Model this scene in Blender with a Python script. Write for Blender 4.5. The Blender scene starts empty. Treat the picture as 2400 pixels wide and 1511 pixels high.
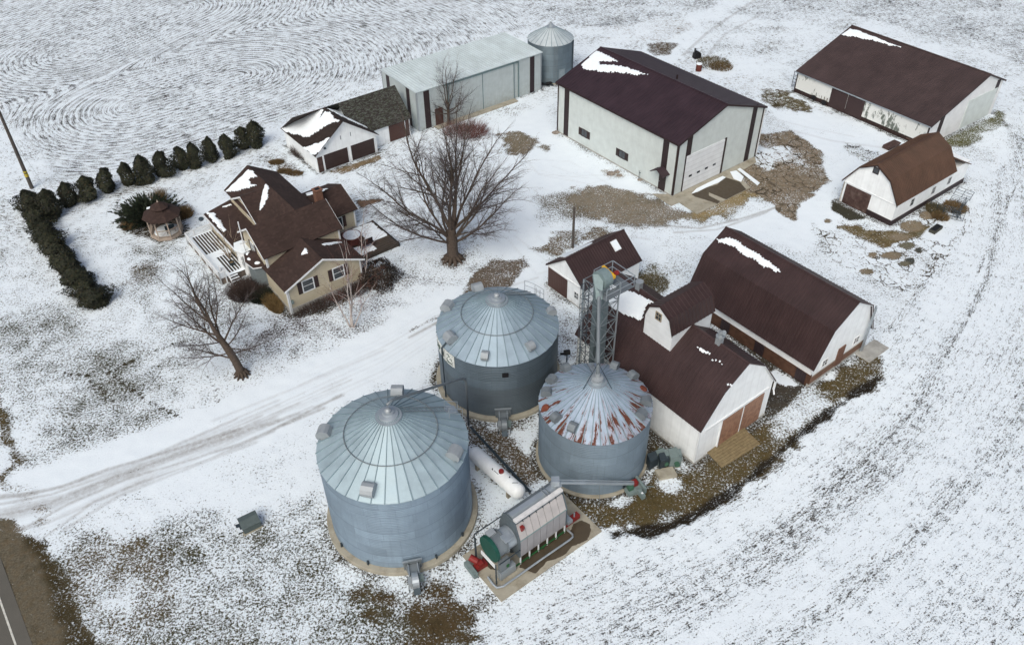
import bpy, bmesh, math, random
import numpy as np
from mathutils import Vector, Matrix
random.seed(7); RNG = np.random.default_rng(11)
sc = bpy.context.scene
C = sc.collection
R = math.radians

# ------------------------------------------------------------------ camera, sky, sun, exposure
CAM_H, FPX, PITCH, ROLL = 50.0, 1944.34, 0.703712, -0.0141955
fw = Vector((0, math.cos(PITCH), -math.sin(PITCH)))
r0 = Vector((1, 0, 0)); u0 = Vector((0, math.sin(PITCH), math.cos(PITCH)))
rt = r0 * math.cos(ROLL) + u0 * math.sin(ROLL)
up = u0 * math.cos(ROLL) - r0 * math.sin(ROLL)
cam_d = bpy.data.cameras.new('camera'); cam = bpy.data.objects.new('camera', cam_d); C.objects.link(cam)
cam_d.sensor_width = 36; cam_d.lens = FPX / 2400 * 36; cam_d.clip_start = .5; cam_d.clip_end = 6000
mw = Matrix((( rt.x, up.x, -fw.x, 0), (rt.y, up.y, -fw.y, 0), (rt.z, up.z, -fw.z, CAM_H), (0, 0, 0, 1)))
cam.matrix_world = mw
sc.camera = cam
SUN_EL, SUN_AZ = R(48), R(200)          # azimuth clockwise from +Y
world = bpy.data.worlds.new('World'); sc.world = world; world.use_nodes = True
wn = world.node_tree.nodes; wl = world.node_tree.links
bg = wn.get('Background') or wn.new('ShaderNodeBackground')
sky = wn.new('ShaderNodeTexSky'); sky.sky_type = 'NISHITA'; sky.sun_disc = False
sky.sun_elevation = SUN_EL; sky.sun_rotation = SUN_AZ
sky.air_density = 1.0; sky.dust_density = 6.0; sky.ozone_density = .6
wl.new(sky.outputs[0], bg.inputs[0]); bg.inputs[1].default_value = 0.11
sun_d = bpy.data.lights.new('sun', 'SUN'); sun = bpy.data.objects.new('sun', sun_d); C.objects.link(sun)
sun_d.energy = 1.3; sun_d.angle = R(40); sun_d.color = (.95, 1.0, .97)
sdir = Vector((math.sin(SUN_AZ) * math.cos(SUN_EL), math.cos(SUN_AZ) * math.cos(SUN_EL), math.sin(SUN_EL)))
sun.rotation_euler = (-sdir).to_track_quat('-Z', 'Y').to_euler()
sc.view_settings.view_transform = 'Standard'; sc.view_settings.look = 'None'
sc.view_settings.exposure = 0.12; sc.view_settings.gamma = 1.0

# ------------------------------------------------------------------ measuring helpers
def ray(px, py):
    a = (px - 1200) / FPX; b = -(py - 755.5) / FPX
    return rt * a + up * b + fw
def gp(px, py, h=0.0):
    """point of the level plane z = h"""
    d = ray(px, py); t = (h - CAM_H) / d.z
    return Vector((d.x * t, d.y * t, h))
def plane_hit(px, py, p0, n):
    d = ray(px, py); o = Vector((0, 0, CAM_H))
    t = (p0 - o).dot(n) / d.dot(n)
    return o + d * t

# ------------------------------------------------------------------ material helpers
MATS = {}
def newmat(name):
    m = bpy.data.materials.new(name); m.use_nodes = True
    nt = m.node_tree; nt.nodes.clear()
    out = nt.nodes.new('ShaderNodeOutputMaterial'); b = nt.nodes.new('ShaderNodeBsdfPrincipled')
    nt.links.new(b.outputs[0], out.inputs[0])
    return m, nt, b
class NT:
    def __init__(s, nt): s.nt = nt
    def n(s, t, **kw):
        x = s.nt.nodes.new(t)
        for k, v in kw.items(): setattr(x, k, v)
        return x
    def set(s, inp, v):
        if hasattr(v, 'node') or isinstance(v, bpy.types.NodeSocket): s.nt.links.new(v, inp)
        else: inp.default_value = v
    def math(s, op, a, b=None, c=None, clamp=False):
        x = s.n('ShaderNodeMath', operation=op, use_clamp=clamp); s.set(x.inputs[0], a)
        if b is not None: s.set(x.inputs[1], b)
        if c is not None: s.set(x.inputs[2], c)
        return x.outputs[0]
    def noise(s, vec, scale, detail=3, rough=.55):
        x = s.n('ShaderNodeTexNoise'); s.set(x.inputs['Vector'], vec); x.inputs['Scale'].default_value = scale
        x.inputs['Detail'].default_value = detail; x.inputs['Roughness'].default_value = rough
        return x.outputs['Fac']
    def voronoi(s, vec, scale, feature='F1', rnd=1):
        x = s.n('ShaderNodeTexVoronoi', feature=feature); s.set(x.inputs['Vector'], vec)
        x.inputs['Scale'].default_value = scale; x.inputs['Randomness'].default_value = rnd
        return x
    def mapr(s, v, a, b, c=0., d=1., smooth=False):
        x = s.n('ShaderNodeMapRange', interpolation_type='SMOOTHSTEP' if smooth else 'LINEAR'); s.set(x.inputs[0], v)
        for i, q in enumerate((a, b, c, d)): s.set(x.inputs[i + 1], q)
        return x.outputs[0]
    def mix(s, f, a, b, mode='MIX'):
        x = s.n('ShaderNodeMix', data_type='RGBA', blend_type=mode); s.set(x.inputs[0], f)
        s.set(x.inputs[6], a if not isinstance(a, tuple) else (*a[:3], 1)); s.set(x.inputs[7], b if not isinstance(b, tuple) else (*b[:3], 1))
        return x.outputs[2]
    def sep(s, v):
        x = s.n('ShaderNodeSeparateXYZ'); s.set(x.inputs[0], v); return x.outputs
    def comb(s, a, b, c=0.):
        x = s.n('ShaderNodeCombineXYZ'); s.set(x.inputs[0], a); s.set(x.inputs[1], b); s.set(x.inputs[2], c); return x.outputs[0]
    def bump(s, h, strength=.4, dist=.05):
        x = s.n('ShaderNodeBump'); s.set(x.inputs['Height'], h); x.inputs['Strength'].default_value = strength
        x.inputs['Distance'].default_value = dist; return x.outputs[0]
    def obj(s): return s.n('ShaderNodeTexCoord').outputs['Object']
    def attr(s, name):
        return s.n('ShaderNodeAttribute', attribute_name=name)
def mat(name, col, rough=.7, metal=0., var=.12, vscale=3., bump=.15, spec=.3, dirt=None):
    """painted / plain surface with soft mottling"""
    if name in MATS: return MATS[name]
    m, nt, b = newmat(name); g = NT(nt); o = g.obj()
    n = g.noise(o, vscale, 4); f = g.noise(o, vscale * 9, 3)
    c = g.mix(g.mapr(n, .3, .7), tuple(x * (1 - var) for x in col), tuple(min(1, x * (1 + var)) for x in col))
    c = g.mix(g.mapr(f, .35, .75, 0, var), c, tuple(x * .7 for x in col))
    if dirt: c = g.mix(g.mapr(g.noise(o, vscale * .6, 6, .7), .5, .72, 0, dirt[1]), c, dirt[0])
    g.set(b.inputs['Base Color'], c); b.inputs['Roughness'].default_value = rough; b.inputs['Metallic'].default_value = metal
    b.inputs['Specular IOR Level'].default_value = spec
    if bump: g.set(b.inputs['Normal'], g.bump(f, bump, .02))
    MATS[name] = m; return m
def mat_siding(name, col, pitch=.3, axis='auto', rough=.55, dirt=None, depth=.5, seam=.22):
    """painted steel siding: real shallow ribs as bump, light weathering"""
    m, nt, b = newmat(name); g = NT(nt)
    tc = g.n('ShaderNodeTexCoord'); o = tc.outputs['Object']; x, y, z = g.sep(o)
    nx, ny, nz = g.sep(tc.outputs['Normal'])
    if axis == 'auto': a = g.mix(g.math('GREATER_THAN', g.math('ABSOLUTE', ny), .5), g.comb(y, y, y), g.comb(x, x, x)); a = g.sep(a)[0]
    elif axis == 'z': a = z
    else: a = x
    ph = g.math('FRACT', g.math('DIVIDE', a, pitch))
    rib = g.mapr(g.math('ABSOLUTE', g.math('SUBTRACT', ph, .5)), .36, .46, 0, 1, True)
    n = g.noise(o, 1.1, 4)
    streak = g.noise(g.comb(g.math('MULTIPLY', a, 6.), g.math('MULTIPLY', z, .5), 0.), 1., 3)
    c = g.mix(g.mapr(n, .3, .7), tuple(v * .9 for v in col), tuple(min(1, v * 1.04) for v in col))
    c = g.mix(g.mapr(streak, .45, .75, 0, .25), c, tuple(v * .75 for v in col))
    c = g.mix(g.math('MULTIPLY', rib, seam), c, tuple(v * .45 for v in col))
    if dirt:
        low = g.mapr(z, 0., dirt[2], 1, 0, True)
        c = g.mix(g.math('MULTIPLY', g.mapr(g.noise(o, 3., 6, .7), .4, .65), g.math('MULTIPLY', low, dirt[1])), c, dirt[0])
    g.set(b.inputs['Base Color'], c); b.inputs['Roughness'].default_value = rough
    g.set(b.inputs['Normal'], g.bump(rib, depth, .03)); b.inputs['Specular IOR Level'].default_value = .35
    MATS[name] = m; return m
def mat_peeling(name):
    """old white paint flaking off grey-green boards"""
    m, nt, b = newmat(name); g = NT(nt); o = g.obj(); x, y, z = g.sep(o)
    n = g.noise(g.comb(g.math('MULTIPLY', x, 2.2), g.math('MULTIPLY', y, 2.2), g.math('MULTIPLY', z, .7)), 1., 6, .75)
    big = g.noise(o, .35, 2)
    f = g.mapr(g.math('ADD', n, g.math('MULTIPLY', g.math('SUBTRACT', big, .5), .7)), .56, .62)
    ph = g.math('FRACT', g.math('DIVIDE', x, .18)); seam = g.mapr(g.math('ABSOLUTE', g.math('SUBTRACT', ph, .5)), .44, .49)
    c = g.mix(f, (.68, .70, .68), (.13, .15, .13)); c = g.mix(g.math('MULTIPLY', seam, .3), c, (.2, .2, .2))
    g.set(b.inputs['Base Color'], c); b.inputs['Roughness'].default_value = .9
    MATS[name] = m; return m
def mat_roof(name, col, rough=.5, fade=.25, shingle=False, moss=False):
    m, nt, b = newmat(name); g = NT(nt); o = g.obj()
    n = g.noise(o, .5, 5); f = g.noise(o, 14., 3)
    c = g.mix(g.mapr(n, .3, .7), tuple(v * (1 - fade) for v in col), tuple(v * (1 + fade) for v in col))
    if not shingle:
        X_, Y_, Z_ = g.sep(o); wn_ = g.n('ShaderNodeTexWhiteNoise', noise_dimensions='1D'); g.set(wn_.inputs['W'], g.math('FLOOR', g.math('DIVIDE', X_, .92))); c = g.mix(g.mapr(wn_.outputs['Value'], 0, 1, 0, .2), c, tuple(v * .68 for v in col))
        fd = g.noise(g.comb(g.math('MULTIPLY', X_, 3.), g.math('MULTIPLY', Y_, .5), g.math('MULTIPLY', Z_, .5)), 1., 4, .7); c = g.mix(g.mapr(fd, .45, .75, 0, .25), c, tuple(min(1, v * 1.7 + .01) for v in col))
    if shingle:
        x, y, z = g.sep(o)
        v = g.voronoi(g.comb(g.math('MULTIPLY', x, 3.2), g.math('MULTIPLY', y, 3.2), g.math('MULTIPLY', z, 9.)), 1.)
        cc = g.sep(v.outputs['Color'])[0]
        c = g.mix(g.mapr(cc, 0, 1, 0, .5), c, tuple(v * .55 for v in col)); c = g.mix(g.mapr(g.sep(v.outputs['Color'])[1], .6, 1, 0, .4), c, tuple(v * 1.7 for v in col))
    if moss:
        x, y, z = g.sep(o)
        mm = g.noise(g.comb(g.math('MULTIPLY', x, 1.6), g.math('MULTIPLY', y, 1.6), g.math('MULTIPLY', z, 7.)), 1.6, 5, .7)
        c = g.mix(g.mapr(mm, .48, .56), c, (.085, .095, .082)); c = g.mix(g.mapr(g.noise(o, 3., 5, .7), .54, .62), c, (.028, .032, .018))
    c = g.mix(g.mapr(f, .4, .8, 0, .25), c, tuple(v * 1.6 for v in col))
    g.set(b.inputs['Base Color'], c); b.inputs['Roughness'].default_value = rough; b.inputs['Specular IOR Level'].default_value = .3
    g.set(b.inputs['Normal'], g.bump(f, .15, .01))
    MATS[name] = m; return m
def mat_galv(name, base=(.40, .45, .49), tier=.0, sheet=2.4, rust=0., metal=.55, rough=.42, dark=None):
    """galvanised sheet with sheet-to-sheet tone changes (object space, axis at the origin)"""
    m, nt, b = newmat(name); g = NT(nt); o = g.obj(); x, y, z = g.sep(o)
    ang = g.math('ARCTAN2', y, x); rr = g.math('SQRT', g.math('ADD', g.math('MULTIPLY', x, x), g.math('MULTIPLY', y, y)))
    n = g.noise(o, 1.2, 4); spang = g.voronoi(o, 22.)
    c = g.mix(g.mapr(n, .3, .7), tuple(v * .88 for v in base), tuple(v * 1.1 for v in base))
    c = g.mix(g.mapr(g.sep(spang.outputs['Color'])[0], 0, 1, 0, .16), c, tuple(v * .72 for v in base))
    if tier:
        zi = g.math('FLOOR', g.math('DIVIDE', z, tier)); ai = g.math('FLOOR', g.math('ADD', g.math('MULTIPLY', ang, sheet), g.math('MULTIPLY', zi, .5)))
        w = g.n('ShaderNodeTexWhiteNoise', noise_dimensions='2D'); g.set(w.inputs['Vector'], g.comb(zi, ai))
        vs_ = g.mapr(g.math('ABSOLUTE', g.math('SUBTRACT', g.math('FRACT', g.math('ADD', g.math('MULTIPLY', ang, sheet), g.math('MULTIPLY', zi, .5))), .5)), .485, .5, 0, .4); c = g.mix(vs_, c, tuple(v * .4 for v in base))
        w2 = g.n('ShaderNodeTexWhiteNoise', noise_dimensions='1D'); g.set(w2.inputs['W'], zi); c = g.mix(g.mapr(w2.outputs['Value'], 0, 1, 0, .3), c, tuple(v * .6 for v in base))
        c = g.mix(g.mapr(w.outputs['Value'], 0, 1, 0, .35), c, tuple(v * .55 for v in base))
        seam = g.mapr(g.math('ABSOLUTE', g.math('SUBTRACT', g.math('FRACT', g.math('DIVIDE', z, tier)), .5)), .465, .5)
        c = g.mix(g.math('MULTIPLY', seam, .5), c, tuple(v * .4 for v in base))
        st = g.noise(g.comb(g.math('MULTIPLY', ang, 14.), g.math('MULTIPLY', z, .25), 0.), 1.5, 4)
        c = g.mix(g.mapr(st, .5, .75, 0, .35), c, tuple(v * .6 for v in base))
    if dark:   # lower tiers were rolled from duller sheet
        c = g.mix(g.mapr(z, dark[0] - .03, dark[0] + .03, dark[1], 0), c, (.10, .12, .135))
    if rust:
        st = g.noise(g.comb(g.math('MULTIPLY', ang, 7.), g.math('MULTIPLY', rr, .55), 3.), 1., 6, .72)
        side = g.noise(g.comb(g.math('MULTIPLY', x, .22), g.math('MULTIPLY', y, .22), 1.7), 1., 1)
        bias = g.mapr(g.math('SUBTRACT', g.math('MULTIPLY', x, .62), g.math('MULTIPLY', y, .78)), -3.5, 3.2, -.03, .05)
        bias = g.math('ADD', bias, g.mapr(rr, .4, 4.2, -.05, .05)); f = g.mapr(g.math('ADD', g.math('ADD', st, bias), g.math('MULTIPLY', g.math('SUBTRACT', side, .5), .35)), .585, .615)
        f2 = g.mapr(g.math('ADD', st, bias), .545, .585, 0, .45)
        rc = g.mix(g.mapr(g.noise(o, 9., 4), .3, .7), (.055, .018, .012), (.15, .048, .026))
        c = g.mix(f2, c, (.30, .22, .22)); c = g.mix(f, c, rc)
        g.set(b.inputs['Metallic'], g.math('MULTIPLY', g.math('SUBTRACT', 1., f), metal)); g.set(b.inputs['Roughness'], g.mapr(f, 0, 1, rough, .85))
    else:
        b.inputs['Metallic'].default_value = metal; g.set(b.inputs['Roughness'], g.mapr(n, .3, .7, rough - .06, rough + .1))
    g.set(b.inputs['Base Color'], c)
    MATS[name] = m; return m
def mat_snow():
    m, nt, b = newmat('snow'); g = NT(nt); o = g.obj(); n = g.noise(o, 3., 5); f = g.noise(o, 20., 3)
    g.set(b.inputs['Base Color'], g.mix(g.mapr(n, .3, .7), (.76, .835, .885), (.82, .88, .92)))
    b.inputs['Roughness'].default_value = .75; g.set(b.inputs['Normal'], g.bump(f, .3, .03)); MATS['snow'] = m; return m
def mat_wood(name, col, axis=0, pitch=.14):
    m, nt, b = newmat(name); g = NT(nt); o = g.obj(); s = g.sep(o)
    a = s[axis]; fl = g.math('FLOOR', g.math('DIVIDE', a, pitch)); w = g.n('ShaderNodeTexWhiteNoise', noise_dimensions='1D'); g.set(w.inputs['W'], fl)
    seam = g.mapr(g.math('ABSOLUTE', g.math('SUBTRACT', g.math('FRACT', g.math('DIVIDE', a, pitch)), .5)), .42, .48)
    n = g.noise(o, 5., 5, .7)
    c = g.mix(w.outputs['Value'], tuple(v * .7 for v in col), tuple(v * 1.25 for v in col)); c = g.mix(g.mapr(n, .45, .7, 0, .5), c, tuple(v * .5 for v in col))
    c = g.mix(g.math('MULTIPLY', seam, .8), c, tuple(v * .2 for v in col))
    g.set(b.inputs['Base Color'], c); b.inputs['Roughness'].default_value = .85; g.set(b.inputs['Normal'], g.bump(n, .3, .02)); MATS[name] = m; return m
def mat_brick(name, c1, c2, mortar, scale=4.):
    m, nt, b = newmat(name); g = NT(nt); tc = g.n('ShaderNodeTexCoord'); x, y, z = g.sep(tc.outputs['Object'])
    t = g.n('ShaderNodeTexBrick'); g.set(t.inputs['Vector'], g.comb(g.math('ADD', x, y), z, 0.)); t.inputs['Scale'].default_value = scale
    t.inputs['Color1'].default_value = (*c1, 1); t.inputs['Color2'].default_value = (*c2, 1); t.inputs['Mortar'].default_value = (*mortar, 1)
    t.inputs['Mortar Size'].default_value = .012
    g.set(b.inputs['Base Color'], g.mix(g.mapr(g.noise(tc.outputs['Object'], 1.5, 5, .7), .4, .7, 0, .5), t.outputs['Color'], tuple(v * .5 for v in c1))); b.inputs['Roughness'].default_value = .9
    MATS[name] = m; return m
def mat_glass():
    m, nt, b = newmat('window_glass'); g = NT(nt); n = g.noise(g.obj(), 1.5, 2)
    g.set(b.inputs['Base Color'], g.mix(n, (.02, .025, .03), (.06, .07, .08))); b.inputs['Roughness'].default_value = .12; b.inputs['Specular IOR Level'].default_value = .6
    MATS['glass'] = m; return m
def mat_leaf(name, c1, c2, c3):
    m, nt, b = newmat(name); g = NT(nt); o = g.obj(); n = g.noise(o, 2.2, 4, .7); i = g.n('ShaderNodeObjectInfo').outputs['Random']
    c = g.mix(g.mapr(n, .35, .65), c1, c2); c = g.mix(g.mapr(g.noise(o, 6., 3), .55, .7, 0, .8), c, c3); c = g.mix(g.mapr(i, 0, 1, 0, .3), c, c1)
    g.set(b.inputs['Base Color'], c); b.inputs['Roughness'].default_value = .8; MATS[name] = m; return m
SNOW = mat_snow(); GLASS = mat_glass()
WHITE = mat('white_paint', (.72, .74, .75), .6, var=.06, vscale=1.2, dirt=((.38, .38, .36), .25))
TRIM = mat('white_trim', (.70, .73, .75), .55, var=.04)
WSTEEL = mat_siding('white_steel_siding', (.60, .66, .65), .23, depth=.5, seam=.16)
WLAP = mat_siding('white_lap_siding', (.76, .80, .83), .2, axis='z', depth=.35, seam=.12)
WBOARD = mat_siding('white_board_wall', (.84, .88, .90), .9, depth=.12, seam=.08, dirt=((.30, .29, .27), .6, .9))
GSTEEL = mat_siding('pale_grey_steel_siding', (.46, .52, .53), .23, depth=.7, dirt=((.30, .31, .28), .5, 3.))
BROWNST = mat_siding('brown_steel', (.030, .018, .020), .23, depth=.5)
DBROWN = mat('dark_brown_paint', (.035, .022, .022), .6)
RUSTDOOR = mat_siding('reddish_brown_door', (.072, .034, .027), .25, depth=.5)
OLDDOOR = mat('weathered_brown_door', (.070, .042, .037), .85, var=.35, vscale=2.5, dirt=((.2, .15, .13), .5))
RBROWN = mat_roof('brown_roof_steel', (.040, .0235, .0235), .42)
RBROWN2 = mat_roof('brown_roof_steel_light', (.078, .043, .028), .5)
RPLUM = mat_roof('plum_roof_steel', (.034, .0205, .0255), .40)
RSHED = mat_roof('old_brown_roof_steel', (.054, .037, .036), .5)
RSHING = mat_roof('brown_shingles', (.042, .026, .022), .9, shingle=True)
RMOSS = mat_roof('mossy_shingles', (.030, .026, .024), .95, shingle=True, moss=True)
RGREY = mat_roof('grey_roof_steel', (.48, .55, .57), .5, fade=.12)
CREAM = mat_siding('cream_lap_siding', (.50, .45, .335), .13, axis='z', depth=.3)
CONC = mat('concrete', (.34, .32, .26), .9, var=.12, vscale=1.3, bump=.3, dirt=((.16, .13, .08), .7))
CONCW = mat('grey_concrete', (.36, .36, .34), .9, var=.2, vscale=1., bump=.3, dirt=((.12, .11, .09), .6))
BRICKM = mat_brick('brown_brick', (.14, .065, .04), (.20, .10, .06), (.22, .2, .17))
BLOCK = mat_brick('chimney_brick', (.17, .07, .04), (.22, .10, .06), (.25, .22, .2), 6.)
GALV = mat_galv('galvanised_steel'); GALVD = mat_galv('dull_galvanised_steel', (.20, .23, .25), metal=.4, rough=.55)
GALVW = mat_galv('galvanised_hood', (.34, .375, .40), metal=.3, rough=.5)
STEELB = mat('dark_steel', (.05, .07, .085), .5, metal=.5); BLACK = mat('black_rubber', (.012, .012, .014), .6)
REDP = mat('red_paint', (.20, .022, .02), .45); GREENP = mat('green_paint', (.022, .10, .034), .5); TEAL = mat('dark_green_cover', (.010, .070, .052), .6)
YELP = mat('yellow_paint', (.62, .36, .03), .5); GREYP = mat('grey_green_paint', (.16, .21, .21), .6, var=.15)
BARK = mat('brown_bark', (.078, .060, .048), .95, var=.35, vscale=6, bump=.6); TWIG = mat('dark_twigs', (.092, .080, .082), .95); 
BARKW = mat('pale_birch_bark', (.42, .38, .36), .85, var=.3, vscale=5, dirt=((.1, .08, .07), .6)); REDTWIG = mat('reddish_twigs', (.15, .065, .055), .9)
POLEW = mat('weathered_pole_wood', (.085, .075, .068), .95, var=.3, vscale=3, bump=.4)
CEDAR = mat_leaf('evergreen_leaves', (.004, .006, .003), (.026, .033, .012), (.085, .055, .020))
JUNI = mat_leaf('juniper_needles', (.008, .015, .008), (.020, .034, .014), (.05, .04, .02))
DRYG = mat_leaf('dry_grass', (.10, .065, .028), (.20, .135, .060), (.055, .035, .02)); SHRUBB = mat_leaf('brown_shrub_twigs', (.045, .030, .026), (.085, .058, .048), (.03, .022, .018))
WEED = mat_leaf('olive_weeds', (.07, .058, .026), (.15, .125, .065), (.035, .03, .015))

# ------------------------------------------------------------------ mesh helpers
class MB:
    def __init__(s): s.v = []; s.f = []
    def add(s, vs, fs):
        k = len(s.v); s.v += [tuple(p) for p in vs]; s.f += [tuple(k + i for i in f) for f in fs]; return s
    def box(s, x0, x1, y0, y1, z0, z1):
        vs = [(x, y, z) for z in (z0, z1) for y in (y0, y1) for x in (x0, x1)]
        return s.add(vs, [(0, 1, 3, 2), (4, 6, 7, 5), (0, 4, 5, 1), (2, 3, 7, 6), (0, 2, 6, 4), (1, 5, 7, 3)])
    def obox(s, c, ax, ay, az):
        c = Vector(c); ax = Vector(ax) / 2; ay = Vector(ay) / 2; az = Vector(az) / 2
        vs = [c + ax * i + ay * j + az * k for k in (-1, 1) for j in (-1, 1) for i in (-1, 1)]
        return s.add(vs, [(0, 1, 3, 2), (4, 6, 7, 5), (0, 4, 5, 1), (2, 3, 7, 6), (0, 2, 6, 4), (1, 5, 7, 3)])
    def prism(s, poly, ext):
        """closed prism: polygon (3d points) swept by ext"""
        n = len(poly); e = Vector(ext); a = [Vector(p) for p in poly]
        return s.add(a + [p + e for p in a], [tuple(range(n))[::-1], tuple(range(n, 2 * n))] + [(i, (i + 1) % n, n + (i + 1) % n, n + i) for i in range(n)])
    def bar(s, p, q, w=.05, h=None):
        """rectangular bar between two points"""
        p = Vector(p); q = Vector(q); d = q - p; L = d.length
        if L < 1e-6: return s
        d /= L; up_ = Vector((0, 0, 1)) if abs(d.z) < .95 else Vector((1, 0, 0)); a = d.cross(up_).normalized(); b = a.cross(d)
        return s.obox((p + q) / 2, d * L, a * w, b * (h or w))
    def tube(s, path, rad, n=8, cap=True):
        path = [Vector(p) for p in path]; m = len(path)
        if not hasattr(rad, '__len__'): rad = [rad] * m
        k = len(s.v); ref = None
        for i, p in enumerate(path):
            t = (path[min(i + 1, m - 1)] - path[max(i - 1, 0)])
            t = t.normalized() if t.length > 1e-9 else Vector((0, 0, 1))
            if ref is None: ref = Vector((0, 0, 1)) if abs(t.z) < .9 else Vector((1, 0, 0))
            a = t.cross(ref); a = a.normalized() if a.length > 1e-6 else t.orthogonal().normalized(); b = t.cross(a); ref = b.cross(t) if False else ref
            for j in range(n):
                w = 2 * math.pi * j / n; s.v.append(tuple(p + (a * math.cos(w) + b * math.sin(w)) * rad[i]))
        for i in range(m - 1):
            for j in range(n):
                s.f.append((k + i * n + j, k + i * n + (j + 1) % n, k + (i + 1) * n + (j + 1) % n, k + (i + 1) * n + j))
        if cap: s.f.append(tuple(range(k, k + n))[::-1]); s.f.append(tuple(range(k + (m - 1) * n, k + m * n)))
        return s
    def lathe(s, prof, n=32, c=(0, 0, 0), cap=True):
        k = len(s.v); m = len(prof)
        for r, z in prof:
            for j in range(n):
                w = 2 * math.pi * j / n; s.v.append((c[0] + r * math.cos(w), c[1] + r * math.sin(w), c[2] + z))
        for i in range(m - 1):
            for j in range(n): s.f.append((k + i * n + j, k + i * n + (j + 1) % n, k + (i + 1) * n + (j + 1) % n, k + (i + 1) * n + j))
        if cap: s.f.append(tuple(range(k, k + n))[::-1]); s.f.append(tuple(range(k + (m - 1) * n, k + m * n)))
        return s
    def build(s, name, m, parent=None, smooth=False, recalc=True):
        me = bpy.data.meshes.new(name); me.from_pydata(s.v, [], s.f); me.update()
        if recalc:
            bm = bmesh.new(); bm.from_mesh(me); bmesh.ops.recalc_face_normals(bm, faces=bm.faces); bm.to_mesh(me); bm.free()
        if smooth: me.shade_smooth()
        me.materials.append(m)
        o = bpy.data.objects.new(name, me); C.objects.link(o)
        if parent: o.parent = parent
        return o
def tag(o, label=None, cat=None, group=None, kind=None):
    if label: o['label'] = label
    if cat: o['category'] = cat
    if group: o['group'] = group
    if kind: o['kind'] = kind
    return o
def empty(name, loc, rz=0, label=None, cat=None, group=None):
    o = bpy.data.objects.new(name, None); C.objects.link(o); o.location = loc; o.rotation_euler = (0, 0, rz); o.empty_display_size = .5
    return tag(o, label, cat, group)
def copy_tree(o, parent=None):
    c = o.copy(); C.objects.link(c); c.parent = parent
    for ch in list(o.children): copy_tree(ch, c)
    return c

class Frame:
    """a building's own axes: u runs back along the ridge, v across, h up"""
    def __init__(s, name, ox, oy, thd, sg, label, cat, root=None, group=None):
        s.o = Vector((ox, oy, 0)); s.th = R(thd); s.sg = sg
        s.root = root or empty(name, (ox, oy, 0), s.th, label, cat, group)
        s.ud = Vector((math.cos(s.th), math.sin(s.th), 0)); s.vd = Vector((-math.sin(s.th), math.cos(s.th), 0)) * sg
    def P(s, u, v, h): return Vector((u, s.sg * v, h))
    def loc(s, w): w = w - s.o; return (w.dot(s.ud), w.dot(s.vd), w.z)
    def wld(s, u, v, h): return s.o + s.ud * u + s.vd * v + Vector((0, 0, h))
    def px(s, x, y, **k):
        """pixel -> (u,v,h) on one of the building's planes"""
        key, val = list(k.items())[0]
        if key == 'h': return s.loc(gp(x, y, val))
        n = s.ud if key == 'u' else s.vd
        return s.loc(plane_hit(x, y, s.o + n * val, n))
    def box(s, M, u0, u1, v0, v1, h0, h1):
        y0, y1 = sorted((s.sg * v0, s.sg * v1)); return M.box(min(u0, u1), max(u0, u1), y0, y1, h0, h1)
    # face helpers: F = ('u',val,dirn) or ('v',val,dirn); a runs along the face
    def fbox(s, M, F, a0, a1, h0, h1, d0, d1):
        k, val, dn = F
        lo, hi = sorted((val + dn * d0, val + dn * d1)); a0, a1 = sorted((a0, a1))
        return s.box(M, lo, hi, a0, a1, h0, h1) if k == 'u' else s.box(M, a0, a1, lo, hi, h0, h1)
    def fpx(s, F, x, y):
        k, val, dn = F; q = s.px(x, y, **{k: val}); return (q[1] if k == 'u' else q[0]), q[2]

def window(fr, F, a, h, w, t, frame=TRIM, shutters=None, bars=(1, 1), parent=None, name='window', fw_=.07):
    par = parent or fr.root
    M = MB()
    for (x0, x1, y0, y1) in ((a - w / 2 - fw_, a - w / 2, h - fw_, h + t + fw_), (a + w / 2, a + w / 2 + fw_, h - fw_, h + t + fw_), (a - w / 2, a + w / 2, h - fw_, h), (a - w / 2, a + w / 2, h + t, h + t + fw_)):
        fr.fbox(M, F, x0, x1, y0, y1, -.02, .06)
    for i in range(1, bars[0] + 1): x = a - w / 2 + w * i / (bars[0] + 1); fr.fbox(M, F, x - .02, x + .02, h, h + t, .0, .045)
    for i in range(1, bars[1] + 1): y = h + t * i / (bars[1] + 1); fr.fbox(M, F, a - w / 2, a + w / 2, y - .02, y + .02, .0, .043)
    wo = M.build(name, frame, par)
    fr.fbox(MB(), F, 0, 0, 0, 0, 0, 0)
    G = MB(); fr.fbox(G, F, a - w / 2, a + w / 2, h, h + t, -.02, .025); G.build('pane', GLASS, wo)
    if shutters:
        for sd in (-1, 1):
            S = MB(); c = a + sd * (w / 2 + fw_ + shutters / 2 + .02); fr.fbox(S, F, c - shutters / 2, c + shutters / 2, h - .05, h + t + .05, -.02, .05); S.build('shutter', DBROWN, par)
    return wo

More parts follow.
